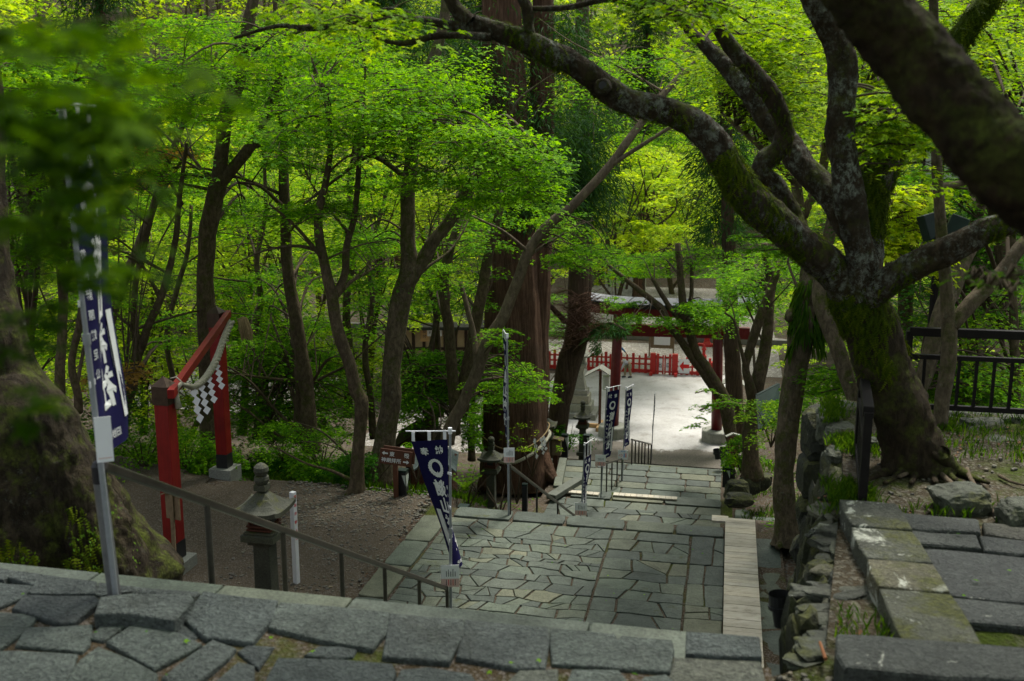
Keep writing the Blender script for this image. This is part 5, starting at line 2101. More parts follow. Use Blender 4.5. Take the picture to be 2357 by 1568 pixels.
def frun(p0, p1, n, h=.80):
    up = Vector((0, 0, 1))
    b = MB()
    b.beam(p0 + up * h, p1 + up * h, .075, .085)
    b.build('top_rail', M['dark_metal'], root, bevel=.006)
    b = MB()
    b.beam(p0 + up * (h - .25), p1 + up * (h - .25), .05, .045)
    b.build('middle_rail', M['dark_metal'], root)
    b = MB()
    b.beam(p0 + up * .045, p1 + up * .045, .05, .05)
    b.build('bottom_rail', M['dark_metal'], root)
    for k in range(n + 1):
        q = p0.lerp(p1, k / n)
        b = MB()
        b.box(q + up * ((h - .25) / 2 + .03), (.028, .028, h - .30), rz=-AX)
        b.build('bar', M['dark_metal'], root)
    for q in (p0, p1):
        b = MB()
        b.box(q + up * (h / 2 - .02), (.06, .06, h + .04), rz=-AX)
        b.build('fence_post', M['dark_metal'], root)


frun(st(10.27, 1.78, ZA), st(10.27, 6.6, ZA), 30)
frun(st(7.45, 1.05, ZA - .03), st(8.85, 1.18, ZA - .03), 9, .71)

# ------------------------------------------------------------------ buildings beyond


def house(label, px0, px1, Y, zeave, zwall, depth, roofz, sign=True):
    a, c_ = at(px0, 800, Y), at(px1, 800, Y)
    a.z = c_.z = 0
    d = Vector((0, 1, 0))
    L = (c_ - a).length
    x = (c_ - a).normalized()
    root = thing('shrine_office', label, 'building', (a + c_) / 2)
    b = MB()
    fr = a + d * 1.2
    b.box((fr + fr + x * L) / 2 + Vector((0, depth / 2, zeave / 2 + .6)), (L, depth, zeave - 1.4))
    b.build('wall', M['plaster'], root)
    b = MB()
    for k in range(9):
        q = fr + x * (L * k / 8)
        b.box(q + Vector((0, -.03, zeave / 2)), (.16, .16, zeave))
    b.box((fr + fr + x * L) / 2 + Vector((0, -.02, zeave - 1.35)), (L, .14, .14))
    b.box((fr + fr + x * L) / 2 + Vector((0, -.02, 1.55)), (L, .2, .2))
    b.build('timber_frame', M['dark_wood'], root)
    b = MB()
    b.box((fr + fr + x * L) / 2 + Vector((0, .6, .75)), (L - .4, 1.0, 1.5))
    b.build('dark_opening', M['black'], root)  # solid black box; the recess's shade is put into its colour
    b = MB()
    e0, e1 = a - x * .6 + Vector((0, 0, zeave)), c_ + x * .6 + Vector((0, 0, zeave))
    r0, r1 = e0 + d * (depth / 2 + 1.2) + Vector((0, 0, roofz - zeave)), e1 + d * (depth / 2 + 1.2) + Vector((0, 0, roofz - zeave))
    b0, b1_ = e0 + d * (depth + 2.4), e1 + d * (depth + 2.4)
    vs = [e0, e1, r1, r0, b1_, b0]
    vs += [v - Vector((0, 0, .16)) for v in vs]
    b.add(vs, [(0, 1, 2, 3), (3, 2, 4, 5), (6, 9, 8, 7), (9, 11, 10, 8), (0, 6, 7, 1), (5, 4, 10, 11), (0, 3, 9, 6), (3, 5, 11, 9), (1, 7, 8, 2), (2, 8, 10, 4)])
    b.build('roof', M['dark_roof'], root)
    b = MB()
    p0 = a + d * 1.1 + Vector((0, 0, 1.95))
    b.beam(p0 - d * .2, p0 + x * L - d * .2, 1.1, .08)
    b.build('lower_eave', M['dark_roof'], root)
    return root


hs = house('long beige-walled building with a dark roof behind the trees left of the cedar', 922, 1120, 50, 3.98, 1, 7, 6.4)
q = at(1000, 762, 51.0)
root = thing('office_sign', 'white notice with black writing under the dark eave', 'sign', q)
fn = plane_fn(q, (1, 0, 0), (0, 0, 1))
b = MB()
vs = [fn(x, y, n) for n in (-.03, 0) for x, y in ((-.38, -.28), (.38, -.28), (.38, .28), (-.38, .28))]
b.add(vs, [(3, 2, 1, 0), (4, 5, 6, 7), (0, 1, 5, 4), (1, 2, 6, 5), (2, 3, 7, 6), (3, 0, 4, 7)])
b.build('panel', M['paper'], root)
board_text(root, fn, [('御朱印帳', 0, .15, .155, .01), ('お渡し口', 0, -.07, .155, .01)], M['print_dark'], .008)
q = at(977, 768, 51.0)
root = thing('sign_board', 'upright orange-brown board with dark writing left of the white notice', 'sign', q)
fn = plane_fn(q, (1, 0, 0), (0, 0, 1))
b = MB()
b.box(q + Vector((0, .03, -.05)), (.42, .05, .75))
b.build('panel', M['pale_wood'], root)
board_text(root, fn, [('受', 0, .12, .2, .01), ('付', 0, -.14, .2, .01)], M['print_dark'], .008)
q = at(1028, 828, 50.2)
root = thing('light_bulb', 'bare white bulb hanging in the dark opening under the eave', 'bulb', q)
b = MB()
b.lathe([(.02, -.14), (.08, -.1), (.105, 0), (.08, .09), (.05, .16), (.05, .22)], q, 14)
b.build('glass_bulb', M['white'], root, smooth=True)
b = MB()
b.cyl(q + Vector((0, 0, .2)), q + Vector((0, 0, .6)), .012, .012, 6)
b.build('cord', M['black'], root)

# low concrete wall behind the forecourt
root = thing('concrete_wall', 'low grey concrete wall across the back of the forecourt', 'wall', st(67, -4, 0))
b = MB()
b.box(st(67, -9, .18), (46, .5, .56), rz=-AX)
b.build('wall_body', M['concrete'], root)
# a white pitted boulder wall and a pale far building
q = at(1445, 672, 78)
root = thing('white_storehouse', 'pale speckled storehouse wall above the torii roof on the left', 'building', (q.x, q.y, .3))
b = MB()
b.box((q.x, q.y + 1.5, 2.2), (3.0, 3, 4.2), rz=-AX)
b.build('wall', m_plain('speckled_render', (0.34, 0.33, 0.30), .9, .1, .55, 5), root)
b = MB()
b.box((q.x, q.y + 1.5, 4.45), (3.5, 3.6, .3), rz=-AX)
b.build('roof', M['dark_roof'], root, bevel=.05)
q = at(1590, 670, 84)
root = thing('pale_terrace_wall', 'wide pale gravel-faced bank wall seen above the torii roof', 'wall', (q.x, q.y, .3))
b = MB()
b.beam(at(1480, 705, 80) - Vector((0, 0, .9)), at(1690, 705, 79) - Vector((0, 0, .9)), .7, 2.2)
b.build('wall_body', M['pale_granite'], root)
b = MB()
b.beam(at(1480, 696, 80), at(1690, 696, 79), .9, .3)
b.build('coping', M['plinth'], root)

# roofed kiosk behind the twisted banner
q = on(998, 1085, ZB - 1.9)
q = at(1000, 1100, 21.5)
root = thing('roofed_notice_board', 'grey boarded gable roof of a red-brown kiosk behind the twisted banner', 'kiosk', (q.x, q.y, ZB - 1.3))
b = MB()
rid0, rid1 = at(1000, 1047, 21.2), at(1004, 1018, 22.9)
lo0, lo1 = at(950, 1088, 21.0), at(942, 1042, 22.8)
ro0, ro1 = at(1050, 1090, 21.0), at(1056, 1044, 22.8)
for e0, e1 in ((lo0, lo1), (ro0, ro1)):
    for k in range(6):
        f0, f1 = k / 6, (k + .94) / 6
        a0, a1 = rid0.lerp(rid1, f0), rid0.lerp(rid1, f1)
        c0, c1 = e0.lerp(e1, f0), e0.lerp(e1, f1)
        vs = [a0, c0, c1, a1]
        vs += [v + Vector((0, 0, .04)) for v in vs]
        b.add(vs, [(3, 2, 1, 0), (4, 5, 6, 7), (0, 1, 5, 4), (1, 2, 6, 5), (2, 3, 7, 6), (3, 0, 4, 7)])
b.build('roof', M['grey_boards'], root)
b = MB()
cc = (lo0 + ro0 + lo1 + ro1) / 4
b.box(cc - Vector((0, 0, .7)), (.75, 1.2, 1.5), rz=-AX)
b.build('body', M['red_wood'], root)
b = MB()
for sx in (-.42, .42):
    b.box(cc + Vector((sx, -.5, -.85)), (.08, .08, 1.9), rz=-AX)
b.build('post', M['brown_wood'], root)
# tiny roofed shelter behind it
q = at(968, 1050, 27)
root = thing('roofed_shelter', 'small dark bark-roofed wooden shelter behind the brown direction sign', 'shelter', (q.x, q.y, gz(q)))
b = MB()
for sx in (-.33, .33):
    for sy in (-.3, .3):
        b.box(q + Vector((sx, sy, -.35)), (.11, .11, 1.9))
b.box(q + Vector((0, 0, .45)), (.9, .8, .10))
b.build('post_frame', M['dark_wood'], root)
b = MB()
for sx in (-1, 1):
    for k in range(4):
        b.beam(q + Vector((sx * .02, -.6 + .4 * k, .86)), q + Vector((sx * .66, -.6 + .4 * k, .46)), .41, .09)
b.build('roof', M['dark_wood'], root)

# floodlights on the slim trunk, a square lamp behind
for lab, p_, rz, tl in (('dark green floodlight box on the left of the slim dark trunk', at(2141, 522, 9.6), .35, -.22), ('dark green floodlight box on the right of the slim dark trunk', at(2199, 528, 9.6), -.35, .35)):
    root = thing('floodlight', lab, 'floodlight', p_, group='green floodlights on the slim trunk')
    b = MB()
    Mx = Matrix.Rotation(rz, 3, 'Z') @ Matrix.Rotation(tl, 3, 'Y') @ Matrix.Rotation(-.25, 3, 'X')
    b.box(p_, (.17, .11, .25), mat=Mx)
    b.build('housing', M['green_metal'], root, bevel=.01)
    b = MB()
    for k in range(6): b.box(p_ + Mx @ Vector((.045 + .0, .06, -.1 + .04 * k)), (.07, .02, .012), mat=Mx)
    b.build('cooling_fin', M['green_metal'], root)
    b = MB()
    tq = at(2170, 545, 9.45)
    b.cyl(p_ - Vector((0, 0, .12)), tq, .012, .012, 8)
    b.build('bracket', M['black'], root)
q = at(2175, 378, 13)
root = thing('square_lamp', 'pale square lamp box with dark bars behind the slim trunk', 'lamp', q - Vector((0, 0, 2.5)))
b = MB()
b.box(q, (.34, .34, .36), rz=.3)
b.build('lamp_glass', M['lamp_glass'], root)
b = MB()
for sx in (-1, 1):
    for sy in (-1, 1): b.box(q + Matrix.Rotation(.3, 3, 'Z') @ Vector((sx * .175, sy * .175, 0)), (.025, .025, .38), rz=.3)
b.box(q + Vector((0, 0, .22)), (.44, .44, .08), rz=.3)
b.box(q - Vector((0, 0, .20)), (.38, .38, .04), rz=.3)
b.build('lamp_frame', M['dark_metal'], root)
b = MB()
b.cyl(q - Vector((0, 0, 3.2)), q - Vector((0, 0, .2)), .05, .05, 10)
b.build('pole', M['dark_metal'], root)

# green glass board leaning on the right slope, little sign post in front of the plinth
q = at(1762, 985, 24)
root = thing('glass_board', 'tilted dark green framed glass board on the slope behind the mossy trunk', 'board', q)
vs = [at(1748, 990, 23.6), at(1790, 962, 24.2), at(1792, 886, 25.0), at(1742, 912, 24.4)]
b = MB()
nn = (vs[1] - vs[0]).cross(vs[3] - vs[0]).normalized() * .05
b.add(vs + [v + nn for v in vs], [(3, 2, 1, 0), (4, 5, 6, 7), (0, 1, 5, 4), (1, 2, 6, 5), (2, 3, 7, 6), (3, 0, 4, 7)])
b.build('pane', M['glass'], root)
b = MB()
for i in range(4): b.beam(vs[i], vs[(i + 1) % 4], .07, .09)
b.beam(vs[0].lerp(vs[3], .5), vs[1].lerp(vs[2], .5), .05, .07)
b.beam(vs[0].lerp(vs[1], .5), vs[3].lerp(vs[2], .5), .05, .07)
b.build('frame', M['green_metal'], root)
q = at(1686, 1046, 35)
root = thing('wooden_post_sign', 'dark wooden sign post with a pale slanted top by the right torii plinth', 'sign', q)
b = MB()
b.box(q + Vector((0, 0, .1)), (.42, .10, 1.2), rz=R(12))
b.build('board', M['brown_wood'], root)
b = MB()
b.beam(q + Vector((-.27, 0, .68)), q + Vector((-.02, 0, .80)), .18, .03)
b.beam(q + Vector((.0, 0, .80)), q + Vector((.27, 0, .72)), .18, .03)
b.build('top_strip', M['plinth'], root)

# rocks on the terrace
random.seed(12)
for k, (px, py, Y, w, d, h, lab) in enumerate(((2214, 1152, 7.05, .42, .3, .20, 'flat lichen-topped rock lying on the terrace before the big tree'), (2345, 1188, 6.7, .30, .3, .22, 'dark rounded rock at the right edge of the terrace'),
                                              (1936, 948, 9.9, .44, .45, .16, 'flat slab rock capping the far corner of the retaining wall'), (1938, 1003, 9.3, .34, .4, .2, 'pale mossy rock below the slab rock on the wall corner'),
                                              (1912, 985, 9.6, .26, .4, .3, 'dark block rock in the corner of the retaining wall'), (1940, 1050, 8.6, .3, .35, .14, 'grey rock in the wall head beside the black fence post'),
                                              (2195, 975, 9.7, .36, .34, .26, 'lichen rock beneath the left end of the long black fence'), (2255, 990, 9.3, .42, .34, .22, 'low mossy rock under the middle of the black fence'),
                                              (2262, 968, 9.8, .4, .3, .22, 'rough rock behind the fence bottom rail'), (2342, 980, 9.5, .32, .3, .2, 'small dark rock under the right part of the fence'),
                                              (2296, 1022, 8.9, .3, .24, .13, 'small half buried rock right of the big tree roots'), (2000, 1045, 8.6, .16, .2, .3, 'upright grey stone leaning by the big tree base'))):
    c = at(px, py, Y)
    b = MB()
    b.rock(c, (w, d, h), k * 3.3 + 1, 3, rz=random.uniform(-.4, .4), sharp=.3)
    o = b.build('rock', M['rock'], origin=c, smooth=False)
    tag(o, lab, 'rock', 'rocks on the right terrace')
# stones that bound the soil on the right of the lower flight
for k, (px, py, Y, w, h) in enumerate(((1697, 1128, 24.6, .62, .5), (1728, 1115, 25.4, .5, .5), (1752, 1108, 26, .55, .45), (1700, 1150, 23.5, .7, .3))):
    c = at(px, py, Y)
    b = MB()
    b.rock(c, (w, .5, h), k + 50, 2, sharp=.3)
    o = b.build('rock', M['wall_rock'], origin=c)
    tag(o, ['mossy block beside the lower flight, next to the black bollard', 'middle mossy block of the soil edge by the lower flight', 'rear mossy block of the soil edge by the lower flight', 'low mossy kerb rock above the lower side paving'][k], 'rock', 'rocks beside the lower flight')
b = MB()
q0, q1 = L3(945, 1300), L3(985, 1415)
b.tube([on(*q0, ZA - .02), on(*q1, ZA + .0)], [.008, .010], 8)
tag(b.build('bamboo_stick', m_plain('orange_bamboo', (.20, .075, .025), .6), origin=on(*q0, ZA)), 'short split orange-brown bamboo stick lying on the gravel', 'stick')
# ------------------------------------------------------------------ people


def skinned(name, V, E, rad, mat, parent, root=0, sub=1):
    me = bpy.data.meshes.new(name)
    me.from_pydata([tuple(Vector(v)) for v in V], E, [])
    o = bpy.data.objects.new(name, me)
    COL.objects.link(o)
    s = o.modifiers.new('skin', 'SKIN')
    s.use_smooth_shade = True
    for i, r in enumerate(rad):
        d = me.skin_vertices[0].data[i]
        d.radius = (r, r) if not isinstance(r, tuple) else r
        d.use_root = i == root
    b = o.modifiers.new('sub', 'SUBSURF')
    b.levels = b.render_levels = sub
    dg = bpy.context.evaluated_depsgraph_get()
    m2 = bpy.data.meshes.new_from_object(o.evaluated_get(dg))
    m2.name = name
    o.modifiers.clear()
    o.data = m2
    bpy.data.meshes.remove(me)
    m2.materials.clear()
    m2.materials.append(mat)
    o.parent = parent
    return o


def person(label, loc, rz, bend, arms, shirt, trousers, shoe, cap=None):
    """bend: forward lean of the trunk in degrees; arms: per arm (forward, out, down) direction of the upper arm and of the forearm"""
    root = thing('person', label, 'person', loc, rz)
    S = 1.70
    hipz = .50 * S
    b = R(bend)
    f = Vector((0, -1, 0))
    u = Vector((0, 0, 1))
    td = (u * math.cos(b) + f * math.sin(b)).normalized()
    pel = Vector((0, 0, hipz))
    ch = pel + td * .30
    nk = pel + td * .50
    hd = nk + (td + f * .25).normalized() * .20
    V, E, rad = [pel, pel + td * .14, ch, pel + td * .43, nk, hd - td * .05, hd], [(0, 1), (1, 2), (2, 3), (3, 4), (4, 5), (5, 6)], [.125, .115, .135, .11, .055, .085, .095]
    feet = []
    for sx in (-1, 1):
        st_ = .10 if sx > 0 else -.14
        k = len(V)
        hip = pel + Vector((sx * .085, 0, -.03))
        kn = Vector((sx * .11, st_ * .6 - .06, .27 * S))
        an = Vector((sx * .13, st_, .075))
        V += [hip, kn, an, an + Vector((0, -.17, -.04))]
        E += [(0, k), (k, k + 1), (k + 1, k + 2), (k + 2, k + 3)]
        rad += [.09, .062, .042, .036]
        feet.append((hip, kn, an))
    armj = []
    for sx, (ua, fa) in zip((-1, 1), arms):
        k = len(V)
        sh = pel + td * .42 + Vector((sx * .18, 0, 0))
        el = sh + Vector(ua).normalized() * .29
        wr = el + Vector(fa).normalized() * .25
        fdir = Vector(fa).normalized()
        side = Vector((1, 0, 0))
        palm = wr + fdir * .08
        V += [sh, el, wr, palm]
        E += [(3, k), (k, k + 1), (k + 1, k + 2), (k + 2, k + 3)]
        rad += [.062, .046, .032, .030]
        for q in range(4):          # four fingers, unequal and bent, and a thumb
            m = len(V)
            o_ = side * (-.03 + .02 * q)
            L = (.07, .085, .08, .06)[q]
            V += [palm + o_ + fdir * .03, palm + o_ + fdir * (.03 + L * .55) + Vector((0, 0, -.012)), palm + o_ * .9 + fdir * (.03 + L * .9) + Vector((0, 0, -.04))]
            E += [(k + 3, m), (m, m + 1), (m + 1, m + 2)]
            rad += [.0095, .0085, .0075]
        m = len(V)
        V += [palm - side * sx * .035 - fdir * .01, palm - side * sx * .055 + fdir * .04]
        E += [(k + 3, m), (m, m + 1)]
        rad += [.012, .010]
        armj.append((sh, el, wr))
    body = skinned('body', V, E, rad, M['skin'], root)
    # face
    fd = (f * math.cos(b) - u * math.sin(b)).normalized()
    up_ = td
    fb = MB()
    mw = Matrix.LocRotScale(root.location, root.rotation_euler, None)
    T = lambda p: mw @ p
    fb.tube([T(hd + fd * .095 + up_ * .02), T(hd + fd * .118 - up_ * .02), T(hd + fd * .095 - up_ * .035)], [.010, .016, .012], 8)
    for sx in (-1, 1): fb.rock(T(hd + Vector((sx * .098, 0, 0)) - up_ * .005), (.02, .04, .06), 1, 1)
    fb.build('nose_and_ears', M['skin'], root, smooth=True)
    fb = MB()
    for sx in (-1, 1): fb.rock(T(hd + fd * .088 + Vector((sx * .035, 0, 0)) + up_ * .015), (.022, .016, .014), 1, 1, sharp=0)
    fb.tube([T(hd + fd * .088 - up_ * .06 + Vector((-.022, 0, 0))), T(hd + fd * .092 - up_ * .062), T(hd + fd * .088 - up_ * .06 + Vector((.022, 0, 0)))], [.004, .006, .004], 6)
    fb.build('eyes_and_mouth', M['hair'], root)
    hb = MB()
    hb.rock(T(hd + up_ * .03 - fd * .02), (.215, .215, .20), 2, 2, sharp=.05)
    hb.build('hair', cap or M['hair'], root, smooth=True)
    # clothes
    V, E, rad = [pel + td * .02, pel + td * .16, ch, pel + td * .44], [(0, 1), (1, 2), (2, 3)], [.145, .14, .155, .12]
    for (sh, el, wr) in armj:
        k = len(V)
        V += [sh, el, el.lerp(wr, .8)]
        E += [(3, k), (k, k + 1), (k + 1, k + 2)]
        rad += [.078, .060, .046]
    skinned('shirt', V, E, rad, shirt, root)
    V, E, rad = [pel + td * .10, pel], [(0, 1)], [.14, .15]
    for hip, kn, an in feet:
        k = len(V)
        V += [hip, kn, an + Vector((0, 0, .04))]
        E += [(1, k), (k, k + 1), (k + 1, k + 2)]
        rad += [.108, .082, .066]
    skinned('trousers', V, E, rad, trousers, root)
    for hip, kn, an in feet:
        sb = MB()
        sb.rock(T(an + Vector((0, -.08, -.025))), (.10, .28, .10), 3, 2, rz=rz, sharp=.1)
        sb.build('shoe', shoe, root, smooth=True)
    return root


q = on(1446, 869, 0)
person('person bending far forward in khaki trousers by the red fence behind the left torii pillar', (q.x, q.y, 0), R(-60), 78, (((0, -.5, -1), (0, -.3, -1)), ((.1, -.7, -.8), (0, -.4, -1))), M['check_cloth'], M['khaki'], M['grey_cloth'])
q = on_s(1417, 58.6, 830)
person('person in a blue jacket standing behind the fence, mostly hidden by the left torii pillar', (q.x, q.y, 0), R(20), 22, (((-.7, -.6, -.8), (-.2, -.7, -.7)), ((.8, -.6, -.8), (.4, -.7, -.7))), M['blue_cloth'], M['grey_cloth'], M['black'])
q = on(1246, 868, 0)
person('person in pale blue at the right edge of the giant cedar, barely visible', (q.x - .12, q.y, 0), R(10), 6, (((-.2, -.2, -1), (0, -.5, -1)), ((.25, -.1, -1), (.1, -.4, -1))), m_plain('pale_blue_cloth', (.25, .38, .5), .9), M['grey_cloth'], M['black'])

# ------------------------------------------------------------------ trees
random.seed(99)
# the great maple on the terrace
TRUNK = [(2116, 1095, 8.0, 165), (2098, 1030, 8.0, 142), (2070, 930, 8.0, 132), (2036, 830, 8.0, 128), (2000, 750, 8.0, 130), (1970, 690, 8.0, 126), (1950, 635, 8.0, 100)]
ARCH = [(1985, 710, 8.0, 92), (1935, 638, 7.9, 84), (1870, 580, 7.8, 80), (1780, 510, 7.7, 82), (1715, 445, 7.6, 80), (1672, 375, 7.6, 78), (1620, 305, 7.6, 72), (1550, 262, 7.6, 64), (1450, 235, 7.6, 60), (1385, 195, 7.6, 62), (1300, 140, 7.5, 56), (1215, 98, 7.5, 56), (1140, 72, 7.5, 50), (1085, 55, 7.5, 46)]
ARCHTIP = [(1110, 66, 7.5, 34), (1040, 60, 7.5, 24), (985, 48, 7.5, 20), (930, 44, 7.4, 17), (880, 32, 7.4, 15), (800, 52, 7.3, 13), (715, 66, 7.3, 12), (640, 60, 7.2, 10), (540, 88, 7.2, 7)]
LIMBS = [TRUNK, ARCH, ARCHTIP,
         [(1085, 55, 7.5, 40), (1050, 20, 7.5, 34), (1030, -20, 7.5, 30), (1015, -80, 7.5, 26), (985, -220, 7.5, 16), (930, -380, 7.5, 5)],
         [(985, 50, 7.5, 16), (900, 22, 7.4, 11), (840, 36, 7.4, 10), (770, 10, 7.4, 7)],
         [(1130, 85, 7.45, 24), (1060, 82, 7.4, 16), (1000, 84, 7.4, 17), (930, 100, 7.4, 13), (870, 88, 7.3, 10), (850, 60, 7.3, 8)],
         [(1222, 105, 7.5, 30), (1216, 60, 7.5, 24), (1212, 20, 7.5, 26), (1190, -30, 7.5, 22), (1150, -180, 7.5, 14), (1130, -330, 7.5, 5)],
         [(1212, 20, 7.5, 14), (1300, 18, 7.5, 14), (1400, 0, 7.5, 12), (1480, 20, 7.4, 8)],
         # the snaking limb
         [(1905, 610, 8.1, 58), (1850, 545, 8.15, 50), (1815, 480, 8.2, 50), (1785, 425, 8.2, 46), (1754, 400, 8.2, 46), (1766, 368, 8.2, 50), (1797, 338, 8.2, 46), (1806, 293, 8.2, 42), (1785, 235, 8.2, 44), (1742, 178, 8.2, 44), (1694, 128, 8.2, 38), (1655, 65, 8.2, 32), (1632, 5, 8.2, 30), (1620, -60, 8.2, 28), (1600, -230, 8.2, 18), (1540, -420, 8.2, 5)],
         # the upright
         [(1985, 690, 7.9, 88), (1990, 610, 7.8, 76), (1972, 520, 7.8, 72), (1950, 430, 7.8, 68), (1937, 330, 7.8, 66), (1940, 235, 7.8, 72), (1938, 150, 7.8, 66), (1918, 85, 7.8, 60), (1885, 30, 7.8, 58), (1855, -40, 7.8, 54), (1790, -250, 7.9, 40), (1760, -500, 8, 22), (1700, -720, 8, 6)],
         # the limb behind that carries the ferns
         [(2000, 690, 8.3, 78), (1998, 560, 8.5, 70), (2005, 450, 8.6, 76), (2030, 360, 8.7, 94), (2065, 300, 8.8, 84), (2110, 230, 8.9, 66), (2180, 130, 9.0, 50), (2240, 40, 9.0, 44), (2290, -30, 9.0, 40), (2360, -220, 9, 26), (2460, -450, 9, 6)],
         # right-hand limb
         [(1990, 690, 7.9, 74), (2050, 642, 7.7, 68), (2120, 605, 7.6, 68), (2200, 568, 7.5, 64), (2280, 528, 7.4, 62), (2380, 500, 7.3, 60), (2560, 440, 7.2, 46), (2760, 330, 7.0, 28), (2950, 160, 6.9, 8)],
         # pale lichened limb crossing behind
         [(1975, 560, 8.4, 70), (1925, 470, 8.6, 62), (1860, 395, 8.8, 60), (1820, 345, 8.9, 66), (1775, 285, 9.0, 62), (1735, 220, 9.1, 56), (1690, 170, 9.2, 46), (1640, 120, 9.3, 36), (1580, 62, 9.4, 28), (1520, -10, 9.5, 20), (1480, -140, 9.5, 8)],
         ]
for a_ in range(6):        # roots
    x0 = 2085 + a_ * 16
    LIMBS.append([(x0, 1040, 8.0 - .05 * a_, 46), (x0 + (a_ - 2.5) * 14, 1078, 7.85, 34), (x0 + (a_ - 2.5) * 30, 1100, 7.7, 16), (x0 + (a_ - 2.5) * 44, 1112, 7.5, 8)])
big = tree('maple_tree', 'great dark mossy maple with a long arching limb on the right terrace', 'tree', LIMBS, M['bark_dark'],
           [(800, 30, 120, 30, 7.0, 8.0, 5, .45), (1500, 20, 120, 30, 7.2, 8, 5, .45), (2050, 330, 55, 75, 7.6, 8.2, 9, .34), (2075, 270, 40, 60, 7.6, 8.2, 5, .34), (1660, 40, 80, 50, 10, 11.5, 6, .5)],
           M['leaf_lime'], per=85, sides=40, wob=.24, lsize=.062, kind='star5', group=None, step=14, wk=.95, lower={0} | set(range(len(LIMBS) - 6, len(LIMBS))), bmat=M['bark_low'])
# its crown spreads above the terrace and the platform, out of the picture, and shades them
parts = []
for _ in range(150):
    c = (random.uniform(-5.5, 9), random.uniform(-5, 8.2), random.uniform(15.6, 18.5))
    parts.append(spray_leaves(c, random.uniform(.8, 1.3), (random.uniform(-1, 1), random.uniform(-1, 1), 0), 90, .16, 'star3', mask=False))
mesh_np('upper_crown', *join(parts), M['leaf_green'], big)
for L, n, sz, w in ((ARCH, 900, .065, (.12, .42)), (ARCH, 420, .06, (.5, .98)), (LIMBS[10], 2200, .10, (.12, .82)), (TRUNK, 1000, .075, (.45, 1)), (LIMBS[11], 560, .06, (.05, .95)), (LIMBS[8], 300, .05, (.15, .9))):
    p, r = limb_path(L, 6)
    tufts('fern_tuft', p, r, M['fern'], big, int(n * 2.6), sz * 1.15, hang=.45, kind='frond', where=w, tonec=.38)
# the hollow knot on the arching limb
k = at(1388, 200, 7.45)
b = MB()
b.tube([k + Vector((.0, .06, .0)), k + Vector((-.005, -.05, .0)), k + Vector((-.01, -.09, .005)), k + Vector((-.01, -.075, .005))], [.065, .055, .043, .026], 14, wob=.2, wf=9)
b.build('knot', M['bark_dark'], big, smooth=True)
b = MB()
b.cyl(k + Vector((-.01, -.088, .005)), k + Vector((-.01, -.092, .005)), .030, .030, 12)
b.build('knot_hollow', M['black'], big)  # flat black disc with the hollow's shade put into its colour

tree('maple_tree', 'close blurred mossy limb sweeping down across the upper right corner', 'tree',
     [[(1480, -1150, 4.0, 24), (1640, -700, 3.8, 60), (1800, -350, 3.6, 110), (1930, -110, 3.5, 150), (2005, 0, 3.5, 180), (2090, 110, 3.5, 190), (2170, 215, 3.45, 190), (2255, 315, 3.4, 186), (2340, 400, 3.35, 190), (2480, 520, 3.3, 210), (2680, 720, 3.3, 240), (2850, 1050, 3.3, 270), (2930, 1500, 3.3, 320), (2960, 2050, 3.3, 420)]],
     M['bark_near'], [], None, sides=56, wob=.26, step=24, wk=.95)

tree('maple_tree', 'pale trunk with a hanging fern clump rising beside the end of the timber ramp', 'tree',
     [[(1812, 1262, 15.3, 90), (1808, 1200, 15.3, 62), (1806, 1080, 15.3, 58), (1815, 960, 15.4, 60), (1832, 850, 15.4, 62), (1845, 740, 15.4, 66), (1858, 670, 15.5, 58), (1868, 600, 15.6, 40)],
      [(1840, 740, 15.4, 40), (1822, 722, 15.3, 36), (1815, 735, 15.2, 22)],
      [(1812, 1190, 15.3, 40), (1800, 1240, 15.2, 26), (1788, 1262, 15.1, 14)], [(1820, 1190, 15.3, 30), (1832, 1240, 15.2, 20), (1838, 1256, 15.1, 12)]],
     M['bark_lichen'], [(1780, 560, 70, 40, 16, 18, 5, .6)], M['leaf_green'], sides=16, wob=.16, step=6)
ft = bpy.data.objects[[o.name for o in bpy.data.objects if o.name.startswith('maple_tree')][-1]]
p, r = limb_path([(1856, 800, 15.2, 62), (1860, 730, 15.25, 66), (1870, 650, 15.4, 56)], 6)
tufts('fern_tuft', p, r, M['grass'], ft, 1100, .26, hang=1.5, kind='blade', where=(0, 1), tonec=.45)

tree('maple_tree', 'lichen-spotted leaning trunk behind the corner of the retaining wall', 'tree',
     [[(1972, 945, 14, 44), (1955, 880, 14.1, 40), (1932, 810, 14.2, 42), (1905, 745, 14.3, 44), (1885, 680, 14.4, 40), (1900, 600, 14.6, 34)]], M['bark_lichen'],
     [(1930, 870, 70, 26, 14.6, 17, 9, .5), (1895, 890, 40, 20, 15, 17, 4, .5)], M['leaf_green'], lsize=.065, per=110, kind='star5')

slim = tree('slim_tree', 'straight slim dark trunk carrying the floodlights behind the big maple', 'tree',
            [[(2166, 985, 9.2, 40), (2172, 930, 9.2, 40), (2186, 840, 9.2, 42), (2190, 760, 9.2, 42), (2182, 700, 9.2, 36), (2177, 640, 9.2, 32), (2170, 560, 9.2, 30), (2163, 450, 9.2, 29), (2157, 350, 9.2, 27), (2152, 200, 9.2, 26), (2148, -40, 9.2, 24), (2140, -260, 9.2, 15), (2150, -480, 9.2, 4)],
             [(2190, 760, 9.2, 36), (2208, 735, 9.2, 40), (2240, 690, 9.25, 42), (2290, 638, 9.3, 40), (2340, 575, 9.35, 38), (2380, 540, 9.4, 34), (2500, 440, 9.5, 24), (2640, 240, 9.6, 6)]], M['bark_lichen'],
            [(2200, 290, 60, 60, 9.8, 12, 7, .5), (2190, 400, 50, 40, 11, 13, 5, .45)], M['leaf_green'], lsize=.06, per=100, kind='star5', wob=.1)
